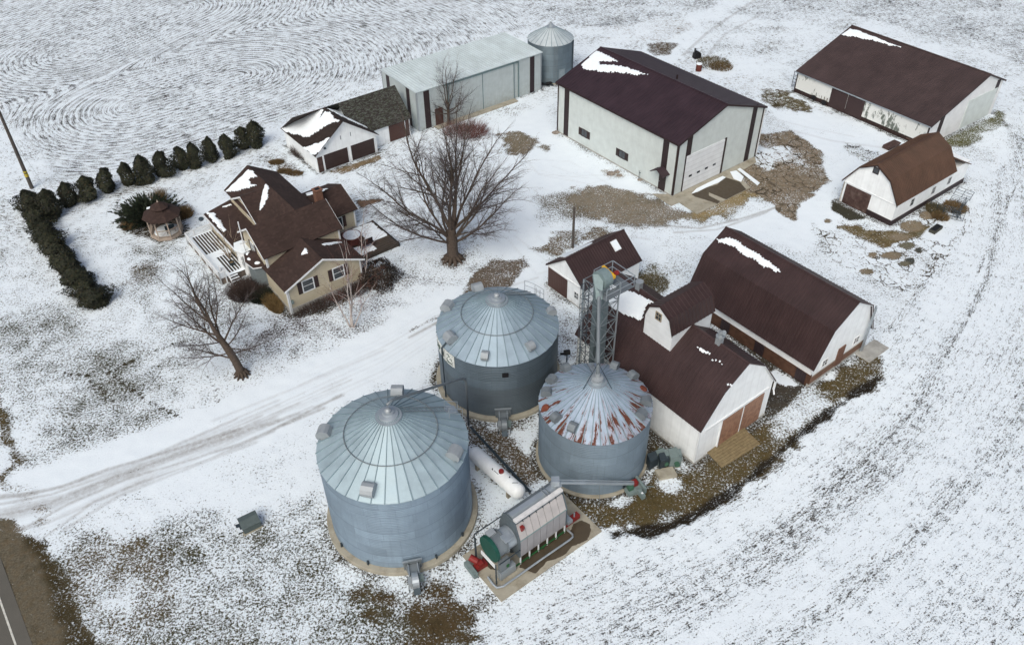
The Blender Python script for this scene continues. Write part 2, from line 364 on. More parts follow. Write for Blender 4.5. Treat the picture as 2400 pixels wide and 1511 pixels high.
def lerp_prof(prof, v):
    for (v0, h0), (v1, h1) in zip(prof, prof[1:]):
        if v0 <= v <= v1: return h0 + (h1 - h0) * (v - v0) / (v1 - v0)
    return prof[-1][1]
def walls(fr, L, W, prof, m, name='wall', u0=0, base=0., drop=.07, v0=0.):
    pts = [(v0, base), (v0, lerp_prof(prof, v0) - drop)] + [(v, h - drop) for v, h in prof if v0 + .02 < v < W - .02] + [(W, lerp_prof(prof, W) - drop), (W, base)]
    return MB().prism([fr.P(u0, v, h) for v, h in pts], fr.P(L - u0, 0, 0)).build(name, m, fr.root)
def slab(M, A, B, Cc, D, pitch=.3, th=.06, rib=.03, xl=0., xr=0., wrib=.05):
    """ribbed metal sheet; A,B eave ends, D,Cc ridge ends.  xl/xr: how far the ridge is shorter (hips)"""
    A, B, Cc, D = map(Vector, (A, B, Cc, D)); ex = (B - A); L = ex.length; ex /= L
    n = ex.cross(D - A).normalized()
    if n.z < 0: n = -n
    upv = (D - A) - ex * (D - A).dot(ex); H = upv.length; upv /= H
    xl = (D - A).dot(ex) if xl == 'auto' else xl; xr = (B - Cc).dot(ex) if xr == 'auto' else xr
    xs = []; x = 0
    if pitch:
        k = max(1, round(L / pitch)); 
        for i in range(k + 1):
            c = L * i / k
            for dx, z in ((-wrib, 0), (-wrib * .45, rib), (wrib * .45, rib), (wrib, 0)):
                if 0 <= c + dx <= L: xs.append((c + dx, z))
        if xs[0][0] > 0: xs.insert(0, (0, rib))
        if xs[-1][0] < L: xs.append((L, rib))
    else: xs = [(0, 0), (max(xl, .001), 0), (L - max(xr, .001), 0), (L, 0)]
    def ym(x):
        y = 1.
        if xl > 0: y = min(y, x / xl)
        if xr > 0: y = min(y, (L - x) / xr)
        return max(y, 0.)
    vs = []; m = len(xs)
    for x, z in xs:
        p = A + ex * x; q = p + upv * H * ym(x)
        vs += [p + n * z, q + n * z, p - n * th, q - n * th]
    fs = []
    for i in range(m - 1):
        a = 4 * i; b = a + 4
        fs += [(a, b, b + 1, a + 1), (a + 2, a + 3, b + 3, b + 2), (a, a + 2, b + 2, b), (a + 1, b + 1, b + 3, a + 3)]
    fs += [(0, 1, 3, 2), (4 * m - 4, 4 * m - 2, 4 * m - 1, 4 * m - 3)]
    M.add(vs, fs); return (A, ex, upv, n)
def roof(fr, L, prof, m, og=.3, pitch=.3, name='roof', ub=None, cap=True, u0=0., rib=.03, th=.06):
    M = MB(); a = u0 - og; b = (L + og) if ub is None else ub; pk = max(range(len(prof)), key=lambda i: prof[i][1])
    for i in range(len(prof) - 1):
        (v0, h0), (v1, h1) = prof[i], prof[i + 1]
        if h0 > h1: v0, h0, v1, h1 = v1, h1, v0, h0
        slab(M, fr.P(a, v0, h0), fr.P(b, v0, h0), fr.P(b, v1, h1), fr.P(a, v1, h1), pitch, rib=rib, th=th)
    o = M.build(name, m, fr.root)
    if cap:
        v, h = prof[pk]; K = MB()
        for sd in (-1, 1):
            j = pk + sd; vv, hh = prof[j]; d = Vector((vv - v, hh - h)); d = d / d.length * .17; nn = .05
            K.prism([fr.P(a - .01, v, h + nn + .01), fr.P(a - .01, v, h + nn + .035), fr.P(a - .01, v + d.x, h + nn + d.y + .035), fr.P(a - .01, v + d.x, h + nn + d.y + .01)], fr.P(b - a + .02, 0, 0))
        K.build('ridge_cap', m, o)
    return o
def rakes(fr, prof, m, u, w=.16, t=.05, drop=.07, name='rake_trim'):
    M = MB()
    for (v0, h0), (v1, h1) in zip(prof, prof[1:]):
        p = fr.P(u, v0, h0 - drop); q = fr.P(u, v1, h1 - drop); e = fr.P(0, 0, -w)
        M.prism([p, q, q + e, p + e], fr.P(t, 0, 0))
    return M.build(name, m, fr.root)
def vnoise(x, y, s, seed=0):
    """smooth value noise (numpy)"""
    x = np.asarray(x) / s; y = np.asarray(y) / s; xi = np.floor(x).astype(int); yi = np.floor(y).astype(int); fx = x - xi; fy = y - yi
    fx = fx * fx * (3 - 2 * fx); fy = fy * fy * (3 - 2 * fy)
    def hsh(a, b): v = np.sin(a * 127.1 + b * 311.7 + seed * 74.7) * 43758.5453; return v - np.floor(v)
    return (hsh(xi, yi) * (1 - fx) + hsh(xi + 1, yi) * fx) * (1 - fy) + (hsh(xi, yi + 1) * (1 - fx) + hsh(xi + 1, yi + 1) * fx) * fy
def sdf_poly(X, Y, poly):
    """signed distance, positive inside"""
    d = np.full(X.shape, 1e9); ins = np.zeros(X.shape, bool); n = len(poly)
    for i in range(n):
        ax, ay = poly[i]; bx, by = poly[(i + 1) % n]; ex, ey = bx - ax, by - ay; wx, wy = X - ax, Y - ay
        t = np.clip((wx * ex + wy * ey) / (ex * ex + ey * ey + 1e-12), 0, 1)
        d = np.minimum(d, (wx - ex * t) ** 2 + (wy - ey * t) ** 2)
        c = ((ay <= Y) & (by > Y)) | ((by <= Y) & (ay > Y))
        with np.errstate(divide='ignore', invalid='ignore'): xx = ax + (Y - ay) * ex / (ey if ey != 0 else 1e-12)
        ins ^= c & (X < xx)
    d = np.sqrt(d); return np.where(ins, d, -d)
def snow_patch(fr, plane, pxpoly, th=.09, res=.11, teeth=.14, pitch=.3, seed=1, parent=None, rough=.12, lift=.012, grow=0.):
    """snow lying on a roof slope: thickness tapers to the melt line, which follows the ribs"""
    A, ex, uv, n = plane; toW = lambda p: fr.o + fr.ud * p.x + fr.vd * (fr.sg * p.y) + Vector((0, 0, p.z))
    Aw = toW(A); dirw = lambda q: fr.ud * q.x + fr.vd * (fr.sg * q.y) + Vector((0, 0, q.z))
    exw, uw, nw = dirw(ex), dirw(uv), dirw(n); poly = []
    for x, y in pxpoly:
        q = plane_hit(x, y, Aw + nw * .05, nw) - Aw; poly.append((q.dot(exw), q.dot(uw)))
    px_ = np.array(poly); x0, y0 = px_.min(0) - .2; x1, y1 = px_.max(0) + .2
    X, Y = np.meshgrid(np.arange(x0, x1, res), np.arange(y0, y1, res), indexing='ij')
    s = sdf_poly(X, Y, poly) + (vnoise(X, Y, .5, seed) - .5) * rough * 2 - teeth * np.abs(((X / pitch) % 1) - .5) * 2 + teeth * .5 + grow
    H = np.clip(s / .22, 0, 1); H = th * np.sqrt(H) * (1 + .3 * (vnoise(X, Y, .8, seed + 3) - .5)) + .002
    ok = s > -.03; ni, nj = X.shape; idx = -np.ones(X.shape, int); M = MB()
    for i in range(ni):
        for j in range(nj):
            if ok[i, j]:
                idx[i, j] = len(M.v); M.v.append(tuple(A + ex * X[i, j] + uv * Y[i, j] + n * (H[i, j] + lift)))
    for i in range(ni - 1):
        for j in range(nj - 1):
            q = (idx[i, j], idx[i + 1, j], idx[i + 1, j + 1], idx[i, j + 1])
            if min(q) >= 0: M.f.append(q)
    if not M.f: return None
    # skirt down to the sheet so the patch has real thickness
    edges = {}
    for f in M.f:
        for a, b in zip(f, f[1:] + f[:1]):
            k = (min(a, b), max(a, b)); edges[k] = edges.get(k, 0) + 1
    low = {}
    for (a, b), c in edges.items():
        if c == 1:
            for w in (a, b):
                if w not in low: low[w] = len(M.v); M.v.append(tuple(Vector(M.v[w]) - n * .03))
            M.f.append((a, b, low[b], low[a]))
    return M.build('snow_patch', SNOW, parent or fr.root, smooth=False, recalc=True)

# ------------------------------------------------------------------ GROUND: one sheet to the horizon
def axis_pts(lo, hi, f, far):
    a = [lo]
    while a[-1] < hi: a.append(a[-1] + f(a[-1]))
    out = []; d = 4.
    x = a[-1]
    while x < far: x += d; d *= 1.6; out.append(x)
    pre = []; d = 4.; x = lo
    while x > -far: x -= d; d *= 1.6; pre.append(x)
    return np.array(pre[::-1] + a + out)
gx = axis_pts(-96, 96, lambda v: .2, 2600); gy = axis_pts(21, 160, lambda v: .12 + max(0, (v - 30)) * .0022, 2600)
GX, GY = np.meshgrid(gx, gy, indexing='ij'); NI, NJ = GX.shape
COV = np.full(GX.shape, .79); COL = np.empty(GX.shape + (3,)); COL[:] = (.058, .054, .040)
CRK = np.zeros(GX.shape); DIRTY = np.zeros(GX.shape); ROWA = np.zeros(GX.shape); CZ = np.zeros(GX.shape)
PHI = GX.copy(); PSI = GY.copy(); SCA = np.full(GX.shape, 1 / .20); SCB = SCA.copy()
def sm(x): x = np.clip(x, 0, 1); return x * x * (3 - 2 * x)
def region(dist, lo, hi, cov=None, col=None, crack=None, dirty=None, rowa=None, z=None, k=1.):
    w = sm((dist - lo) / (hi - lo)) * k
    for A, v in ((COV, cov), (CRK, crack), (DIRTY, dirty), (ROWA, rowa), (CZ, z)):
        if v is not None: A += (v - A) * w
    if col is not None: COL[:] += (np.array(col) - COL) * w[..., None]
WOB = (vnoise(GX, GY, 1.6, 5) - .5) + (vnoise(GX, GY, .6, 6) - .5) * .5
def poly(pts, feather=1.2, wob=1.2, **kw):
    P = [tuple(gp(*p)[:2]) for p in pts]; a = np.array(P)
    i0, i1 = np.searchsorted(gx, [a[:, 0].min() - 4, a[:, 0].max() + 4]); j0, j1 = np.searchsorted(gy, [a[:, 1].min() - 4, a[:, 1].max() + 4])
    s = (slice(i0, i1), slice(j0, j1)); d = sdf_poly(GX[s], GY[s], P) + WOB[s] * wob
    w = sm((d + feather / 2) / feather)
    for A, key in ((COV, 'cov'), (CRK, 'crack'), (DIRTY, 'dirty'), (ROWA, 'rowa'), (CZ, 'z')):
        if key in kw: A[s] += (kw[key] - A[s]) * w
    if 'col' in kw: COL[s] += (np.array(kw['col']) - COL[s]) * w[..., None]
def stroke(pts, width=.3, feather=.3, wob=0., k=1., world=False, **kw):
    P = [tuple(p) if world else tuple(gp(*p)[:2]) for p in pts]; a = np.array(P); m = width + feather + wob + .5
    i0, i1 = np.searchsorted(gx, [a[:, 0].min() - m, a[:, 0].max() + m]); j0, j1 = np.searchsorted(gy, [a[:, 1].min() - m, a[:, 1].max() + m])
    s = (slice(i0, i1), slice(j0, j1)); X, Y = GX[s], GY[s]; d = np.full(X.shape, 1e9)
    for (ax, ay), (bx, by) in zip(P, P[1:]):
        ex, ey = bx - ax, by - ay; t = np.clip(((X - ax) * ex + (Y - ay) * ey) / (ex * ex + ey * ey), 0, 1); d = np.minimum(d, np.hypot(X - ax - ex * t, Y - ay - ey * t))
    w = sm((width / 2 + WOB[s] * wob - d) / feather + .5) * k
    for A, key in ((COV, 'cov'), (CRK, 'crack'), (DIRTY, 'dirty'), (CZ, 'z')):
        if key in kw: A[s] += (kw[key] - A[s]) * w
    if 'col' in kw: COL[s] += (np.array(kw['col']) - COL[s]) * w[..., None]
def seg_dist(a, b):
    (ax, ay), (bx, by) = gp(*a)[:2], gp(*b)[:2]; ex, ey = bx - ax, by - ay; t = np.clip(((GX - ax) * ex + (GY - ay) * ey) / (ex * ex + ey * ey), 0, 1)
    return np.hypot(GX - ax - ex * t, GY - ay - ey * t)
OLIVE = (.052, .050, .026); EARTH = (.075, .054, .030); GRAVEL = (.20, .175, .135); STUB = (.052, .050, .050); MUD = (.035, .028, .018)
# --- stubble field behind the farm: old harvest loops
FT = [(-900, -500), (3300, -500), (3300, 20), (2420, 160), (2340, 130), (1990, 30), (1880, 60), (1640, 20), (1460, 70), (1345, 60), (1240, 60), (900, 168), (640, 285), (300, 405), (146, 418), (7, 262), (-300, 20), (-900, -200)]
poly(FT, 1.5, .6, cov=.66, col=STUB, rowa=.10)
d1 = seg_dist((165, 128), (420, 20)); d2 = seg_dist((305, 250), (560, 175)); h = np.clip(.5 + .5 * (d2 - d1) / 5., 0, 1); dm = d2 * (1 - h) + d1 * h - 5. * h * (1 - h)
x1, y1 = gp(7, 259)[:2]; x2, y2 = gp(146, 416)[:2]; ex, ey = x2 - x1, y2 - y1; le = math.hypot(ex, ey); edge = ((GX - x1) * -ey + (GY - y1) * ex) / le
infield = (GY > 72) & (GX < 2)
cxm, cym = gp(360, 120)[:2]; ang_ = np.arctan2(GY - cym, GX - cxm)
PHI = np.where(infield, dm, PHI); PSI = np.where(infield, ang_ * 14, PSI)
fade = sm((8 - GX) / 45.) * infield; ROWA *= fade * .8 + .2 * (GY > 100)
fieldmask = ROWA > .01
SCA = np.where(infield & (COV < .73), 1 / .24, SCA); SCB = np.where(infield & (COV < .73), 1 / .70, SCB)
rightside = (GX >= 2) & (GY > 100); a_ = R(152); PHI = np.where(rightside, GX * math.sin(a_) - GY * math.cos(a_), PHI); PSI = np.where(rightside, GX * math.cos(a_) + GY * math.sin(a_), PSI)
SCA = np.where(rightside, 1 / .24, SCA); SCB = np.where(rightside, 1 / .5, SCB)
# --- field on the right
FR = [(2900, 60), (2500, 190), (2400, 240), (2376, 320), (2290, 480), (2160, 660), (2090, 780), (2065, 880), (1980, 960), (1850, 1060), (1720, 1185), (1600, 1235), (1440, 1262), (1400, 1330), (1250, 1430), (1130, 1490), (900, 1700), (1200, 1900), (4200, 1900), (4200, 300)]
A3, B3, C3_ = [np.array(gp(*q)[:2]) for q in ((1480, 1420), (2060, 1020), (2345, 420))]
def circum(p, q, r):
    ax, ay, bx, by, cx, cy = *p, *q, *r; d = 2 * (ax * (by - cy) + bx * (cy - ay) + cx * (ay - by))
    return (((ax * ax + ay * ay) * (by - cy) + (bx * bx + by * by) * (cy - ay) + (cx * cx + cy * cy) * (ay - by)) / d, ((ax * ax + ay * ay) * (cx - bx) + (bx * bx + by * by) * (ax - cx) + (cx * cx + cy * cy) * (bx - ax)) / d)
ccx, ccy = circum(A3, B3, C3_); RPHI = np.hypot(GX - ccx, GY - ccy); RPSI = np.arctan2(GY - ccy, GX - ccx) * RPHI.mean() * .5
RPSI = np.arctan2(GY - ccy, GX - ccx) * 60.
before = COV.copy(); poly(FR, 1.5, .5, cov=.775, col=(.066, .064, .060), rowa=.06)
fr_mask = (np.abs(COV - before) > 1e-6) | ((np.abs(before - .735) < .03) & (COV == .735)); fr_mask &= (GX > -6)
PHI = np.where(fr_mask, RPHI, PHI); PSI = np.where(fr_mask, RPSI, PSI); SCA = np.where(fr_mask, 1 / .14, SCA); SCB = np.where(fr_mask, 1 / .34, SCB)
COV -= fr_mask * ((vnoise(RPHI, RPSI * .08, 1.5, 9) - .5) * .24 + (vnoise(RPHI, RPSI * .15, 4.5, 12) - .5) * .08 - .0)
poly([(2065, 900), (1980, 975), (1850, 1075), (1720, 1200), (1600, 1250), (1440, 1285), (1460, 1330), (1640, 1290), (1800, 1200), (1950, 1090), (2100, 970), (2130, 880)], 3., 1., cov=.94)
stroke([(2388, 420), (2345, 520), (2290, 645)], .12, .15, cov=.45, col=MUD); stroke([(2400, 330), (2360, 300), (2340, 262)], .4, .4, cov=.5, k=.6); stroke([(2420, 390), (2380, 330), (2345, 270)], .3, .4, cov=.55, k=.6)
stroke([(2255, 530), (2160, 665), (2080, 775)], .2, .3, cov=.35, col=MUD, k=.6)
# --- lawns
poly([(30, 1330), (190, 1220), (420, 1160), (560, 1250), (700, 1180), (760, 1200), (790, 1330), (930, 1380), (1150, 1420), (1180, 1440), (1000, 1600), (300, 1700), (180, 1480)], 3, 2.5, cov=.58, col=OLIVE)
poly([(150, 1270), (300, 1230), (400, 1300), (420, 1420), (300, 1500), (200, 1480)], 2.5, 2, cov=.48, col=(.09, .075, .045))
for q, cv in (((455, 1235, 40), .86), ((330, 1160, 60), .85), ((290, 1410, 40), .72), ((640, 1480, 50), .8), ((560, 1180, 60), .93), ((820, 1350, 25), .9)):
    x, y, r_ = q; poly([(x - r_, y), (x, y - r_ * .6), (x + r_, y), (x, y + r_ * .6)], 2.5, 2., cov=cv)
poly([(830, 1385), (930, 1372), (1040, 1365), (1150, 1410), (1120, 1480), (960, 1500), (880, 1430)], 1.8, 2.2, cov=.22, col=(.060, .044, .022))
poly([(-60, 480), (60, 620), (220, 740), (480, 680), (620, 780), (600, 880), (420, 980), (250, 1040), (60, 1090), (-60, 1000)], 4, 3, cov=.70, col=OLIVE)
poly([(0, 760), (150, 730), (330, 780), (420, 900), (330, 1000), (150, 1040), (20, 900)], 6, 5, cov=.60, col=OLIVE)
poly([(280, 580), (420, 560), (520, 660), (420, 700), (290, 680)], 4, 3, cov=.68, col=OLIVE)
poly([(620, 740), (900, 690), (1000, 700), (830, 790), (620, 850)], 2, 1.5, cov=.66, col=(.06, .045, .042))
poly([(560, 800), (900, 700), (1060, 660), (1100, 640), (1010, 640), (930, 620), (880, 700), (700, 760)], 3, 2, cov=.66, col=(.06, .046, .044))
poly([(290, 630), (340, 605), (380, 625), (350, 660), (300, 665)], 1., 1., cov=.5, col=EARTH)
poly([(330, 720), (560, 720), (600, 880), (430, 880), (330, 860)], 4, 2, cov=.70)
# --- yard, drive
YARD = [(1275, 240), (1300, 315), (1420, 385), (1570, 462), (1470, 455), (1340, 440), (1235, 465), (1265, 530), (1390, 545), (1480, 560), (1720, 520), (1840, 470), (1900, 470), (1960, 500), (1940, 560), (1880, 590), (1760, 560), (1640, 560), (1500, 600), (1470, 545), (1280, 600), (1275, 700), (1300, 780), (1180, 660), (1110, 690), (1000, 760), (1060, 690), (1110, 640), (1180, 600), (1130, 590), (1180, 470), (1150, 380), (1160, 300)]
poly(YARD, 1.5, .8, cov=1.12)
poly([(1300, 235), (1310, 200), (1330, 190), (1240, 215), (1140, 262), (1150, 300)], 1, 1, cov=.86)
poly([(1790, 240), (1850, 215), (1900, 250), (2170, 340), (2080, 365), (1960, 440), (1940, 520), (1850, 470), (1930, 430), (1935, 360), (1850, 300)], 1.2, .8, cov=1.02)
stroke([(-60, 1222), (200, 1130), (500, 1010), (760, 895), (950, 800), (1060, 720)], 6.2, 1.5, .6, cov=1.15)
poly([(140, 1230), (420, 1100), (700, 1000), (860, 920), (1000, 860), (1010, 900), (1290, 860), (1320, 790), (1400, 830), (1270, 960), (1190, 1010), (1030, 960), (760, 1040), (750, 1130), (560, 1170), (300, 1250)], 2., 1.4, cov=.91)
poly([(1090, 1000), (1160, 1000), (1250, 1000), (1265, 1060), (1290, 1130), (1240, 1160), (1130, 1150), (1105, 1060)], 1.2, 1.6, cov=.30, col=(.085, .066, .042))
poly([(1190, 1010), (1262, 1000), (1262, 1080), (1230, 1060)], .8, .8, cov=.9)
poly([(1100, 1080), (1180, 1140), (1160, 1200), (1090, 1280), (1060, 1300), (1110, 1200)], 1., 1., cov=.88)
poly([(1690, 0), (1800, -20), (1650, 60), (1600, 130), (1540, 170), (1500, 120), (1560, 70)], 2, 1.5, cov=.95)
DRT = (.42, .40, .38)
for pts, w_, k in (([(-30, 1165), (60, 1158), (150, 1138), (250, 1100), (420, 1050), (560, 1005)], .35, .42), ([(-20, 1210), (100, 1185), (240, 1128), (400, 1070), (560, 1015), (700, 968)], .3, .30), ([(0, 1200), (150, 1165), (330, 1095), (480, 1042), (640, 985)], .9, .22),
                   ([(40, 1245), (160, 1180), (300, 1120), (420, 1085), (560, 1040), (700, 980), (760, 955)], .25, .38), ([(100, 1260), (220, 1175), (330, 1130), (480, 1078), (640, 1010)], .22, .35), ([(640, 1005), (720, 965), (800, 925)], .25, .45), ([(150, 1240), (280, 1160), (420, 1105), (600, 1035)], .3, .25),
                   ([(500, 985), (700, 905), (900, 820)], .3, .15), ([(1060, 720), (1130, 690), (1260, 650)], .3, .2), ([(960, 790), (1030, 752), (1100, 715)], .25, .5), ([(1555, 528), (1640, 535), (1740, 512), (1850, 475)], .3, .45), ([(1580, 545), (1680, 538), (1790, 500), (1880, 450)], .25, .4), ([(1380, 510), (1460, 528), (1560, 530)], .4, .4),
                   ([(1290, 560), (1400, 545), (1520, 560)], .3, .15), ([(1600, 130), (1660, 75), (1740, 20), (1800, -20)], .5, .25), ([(1650, 140), (1700, 80), (1790, 30)], .5, .2), ([(1800, 290), (1950, 330), (2100, 350)], .4, .15), ([(1800, 275), (1900, 300), (2000, 320)], .3, .12)):
    stroke(pts, w_, .25, .1, dirty=1., k=min(1, k * 1.55))
for i in range(15):     # wheel ruts fanning out to the road, spaced and worn unevenly
    r_ = random.Random(100 + i); y0 = 1158 + i * 7 + r_.uniform(-5, 5); y1 = 1085 - 15 + i * 5.5; x2 = r_.uniform(480, 860)
    stroke([(-20, y0 + 18), (120, y0 - 8 - i), (300, y1 + 20 - i * 1.2), (x2, 1085 + i * 4 - (x2 - 300) * .42)], r_.uniform(.12, .3), .22, .1, dirty=1., k=r_.uniform(.05, .42))
    stroke([(-20, y0 + 18), (60, y0 + 5), (r_.uniform(140, 330), y0 - 25 - i * 1.5)], .15, .25, .25, cov=.62, col=(.17, .155, .13), k=r_.uniform(.1, .4))
for i in range(9):
    r_ = random.Random(200 + i); y0 = 700 + i * 9; stroke([(700, 880 + i * 11), (900, 790 + i * 11), (1060, 700 + i * 9), (1180, 640 - i * 4)], .16, .25, .1, dirty=1., k=r_.uniform(.05, .3))
for i in range(14):     # loops of wheel marks through the yard
    r_ = random.Random(300 + i); x0, y0 = r_.uniform(1180, 1320), r_.uniform(330, 560); stroke([(x0, y0), (x0 + r_.uniform(60, 130), y0 + r_.uniform(-30, 90)), (x0 + r_.uniform(180, 300), y0 + r_.uniform(0, 120))], .16, .25, .1, dirty=1., k=r_.uniform(.05, .22))
for i in range(22):
    t = i / 21.; stroke([(2398 - 60 * t, 330 + 70 * t), (2330 - 20 * t, 620 - 0 * t + 60 * t), (2160 - 10 * t, 880 + 80 * t), (1900, 1090 + 130 * t)], .22, .3, .1, cov=.62 if i % 4 else .5, k=random.uniform(.1, .45))
stroke([(250, 1125), (330, 1098), (400, 1070)], .25, .3, .3, cov=.35, col=GRAVEL, k=.5); stroke([(640, 1008), (730, 962)], .2, .3, .2, cov=.5, col=(.2, .19, .17), k=.45)
poly([(1100, 655), (1150, 608), (1225, 602), (1245, 625), (1190, 668), (1115, 690), (1080, 700)], .8, .8, cov=.22, col=(.115, .095, .075)); stroke([(1100, 690), (1040, 735), (960, 775)], .35, .5, .3, cov=.35, col=(.12, .1, .08), k=.7)
poly([(1040, 600), (1090, 595), (1100, 618), (1060, 632), (1030, 618)], .8, .5, cov=.4, col=EARTH)
# --- gravel and broken ice by the tall shed
poly([(1236, 462), (1340, 436), (1440, 452), (1570, 472), (1610, 500), (1520, 532), (1430, 524), (1330, 505), (1260, 488)], 2.0, 2.6, cov=.46, col=(.12, .105, .075))
poly([(1330, 438), (1400, 436), (1480, 450), (1570, 470), (1640, 505), (1600, 525), (1520, 532), (1430, 522), (1345, 485)], 1.6, 2.2, cov=.16, col=(.185, .165, .13))
poly([(1590, 512), (1620, 500), (1740, 425), (1760, 400), (1800, 440), (1790, 470), (1700, 498), (1640, 520)], 2.0, 2.6, cov=.22, col=(.23, .185, .10))
poly([(1770, 318), (1850, 305), (1925, 355), (1938, 420), (1880, 480), (1862, 512), (1830, 500), (1800, 468), (1740, 440), (1730, 395)], .7, 1., cov=.20, col=(.19, .16, .12), crack=1.)
poly([(1780, 345), (1850, 345), (1870, 380), (1800, 400), (1770, 375)], 2.0, 2.6, cov=.8)
poly([(1185, 318), (1212, 305), (1252, 325), (1270, 350), (1240, 362), (1190, 360)], 2.0, 2.6, cov=.18, col=(.155, .135, .10))
poly([(1270, 578), (1310, 550), (1400, 538), (1440, 550), (1380, 580), (1300, 598)], 2.0, 2.6, cov=.30, col=(.13, .105, .07))
poly([(1420, 400), (1460, 395), (1465, 412), (1430, 418)], 2.0, 2.6, cov=.55, col=(.3, .28, .24))
poly([(1490, 640), (1530, 625), (1570, 660), (1560, 700), (1500, 690)], 2.0, 2.6, cov=.45, col=(.09, .08, .04)); poly([(1480, 545), (1600, 540), (1660, 560), (1600, 600), (1500, 600)], 2.0, 2.6, cov=.86)
poly([(1350, 740), (1400, 740), (1380, 850), (1330, 850), (1320, 780)], 2.0, 2.6, cov=.62, col=(.07, .05, .04))
# --- between and in front of the barns
poly([(1330, 1165), (1440, 1185), (1520, 1130), (1530, 1040), (1600, 1090), (1700, 1010), (1790, 960), (1870, 935), (1960, 865), (2065, 820), (2062, 890), (1930, 985), (1830, 1080), (1730, 1165), (1600, 1215), (1450, 1235), (1370, 1215)], 1.2, 1.6, cov=.20, col=(.074, .058, .026))
poly([(1810, 960), (1900, 900), (1960, 950), (1860, 1030), (1800, 1060)], 1.5, 2., cov=.62, col=(.09, .08, .05)); poly([(1550, 1120), (1600, 1115), (1610, 1150), (1560, 1160)], .8, 1., cov=.85)
stroke([(1440, 1250), (1560, 1235), (1640, 1200), (1720, 1150), (1790, 1090), (1870, 1020), (1960, 955), (2055, 885)], .75, .5, .7, cov=.12, col=(.016, .013, .009), z=-.10)
poly([(1640, 735), (1700, 755), (1895, 880), (1890, 905), (1800, 985), (1770, 960), (1790, 890), (1700, 815)], .5, .3, cov=.0, col=(.05, .045, .037)); poly([(1820, 862), (1882, 902), (1840, 905), (1800, 880)], .4, .4, cov=1.1); stroke([(1650, 748), (1740, 815), (1800, 862)], .3, .3, .2, cov=.8)
# --- trampled lot beside the small gambrel barn
poly([(1900, 520), (1975, 555), (2080, 545), (2260, 470), (2290, 500), (2250, 570), (2170, 660), (2130, 690), (2000, 640), (1930, 600)], 1., 1., cov=.86, crack=.8, col=(.10, .085, .055))
poly([(1965, 530), (2060, 535), (2110, 540), (2180, 530), (2200, 545), (2130, 565), (2080, 578), (2020, 560)], .7, 1.2, cov=.22, col=(.13, .105, .055), crack=.6)
for x, y, rx, ry, cl in ((2175, 504, 20, 10, 0), (2135, 530, 30, 14, 0), (2125, 575, 24, 9, 1), (2090, 598, 28, 10, 0), (2045, 597, 12, 7, 0), (2153, 585, 9, 7, 2), (2133, 610, 11, 7, 2), (2031, 636, 15, 7, 0), (1940, 518, 9, 5, 0), (2120, 618, 9, 5, 1), (2110, 555, 26, 9, 0), (2160, 553, 14, 9, 1)):
    poly([(x + rx * math.cos(t), y + ry * math.sin(t)) for t in np.linspace(0, 6.28, 9)[:-1]], .3, .35, cov=.1, crack=0., col=((.19, .16, .115), (.13, .125, .09), (.05, .055, .05))[cl])
poly([(2152, 558), (2205, 508), (2262, 524), (2228, 566)], .3, .3, cov=1.0, crack=.1)
poly([(1950, 470), (1990, 490), (2030, 510), (1990, 515), (1950, 490)], .4, .4, cov=-.05, col=(.04, .04, .03))
poly([(1975, 330), (2060, 355), (2090, 380), (2040, 385), (1990, 360)], .8, 1.2, cov=.7, crack=.6)
stroke([(1905, 232), (2000, 266), (2090, 300), (2160, 328), (2200, 330)], 1.2, .5, .4, cov=.05, col=(.045, .04, .03))
poly([(1780, 205), (1850, 215), (1880, 240), (1900, 262), (1830, 255), (1790, 235)], .8, 1.2, cov=.38, col=(.10, .085, .045), crack=.7)
poly([(2212, 322), (2290, 290), (2340, 258), (2362, 268), (2350, 292), (2280, 335), (2225, 350)], .8, 1.2, cov=.34, col=(.085, .085, .03))
poly([(1515, 105), (1550, 98), (1590, 100), (1570, 128), (1530, 135)], .8, .8, cov=.4, col=EARTH); poly([(1600, 140), (1780, 130), (1860, 190), (1780, 215), (1680, 200)], 2, 2, cov=.84, col=(.13, .11, .08))
poly([(1420, 70), (1560, 40), (1640, 60), (1540, 100), (1430, 95)], 2, 2, cov=.74, col=(.15, .12, .09)); poly([(1890, 120), (1700, 100), (1880, 40)], 3, 2, cov=.80)
# --- garage, house surroundings
poly([(765, 402), (890, 362), (895, 372), (800, 408)], .4, .4, cov=.25, col=(.17, .13, .08)); poly([(630, 378), (660, 368), (700, 395), (690, 412), (650, 400)], .6, .5, cov=.5, col=EARTH)
poly([(838, 470), (868, 468), (905, 466), (880, 475), (845, 487)], .3, .3, cov=0, col=(.15, .1, .07)); poly([(700, 745), (620, 690), (640, 660), (690, 720), (850, 650), (890, 640), (870, 665), (760, 735)], .7, .6, cov=.35, col=(.05, .04, .025))
poly([(270, 480), (350, 500), (440, 480), (440, 555), (370, 568), (290, 540)], .8, .6, cov=.3, col=MUD); poly([(1065, 290), (1140, 290), (1150, 320), (1080, 330)], 1., 1., cov=.5, col=(.1, .06, .05))
for t in np.linspace(0, 1, 26):      # cleared strip under the hedge and under the row of evergreens
    pass
stroke([(75, 485), (130, 600), (180, 660), (232, 715)], 1.6, .8, .4, cov=.4, col=MUD); stroke([(150, 505), (300, 445), (450, 400), (610, 348)], .8, .8, .5, cov=.62, col=(.06, .05, .035))
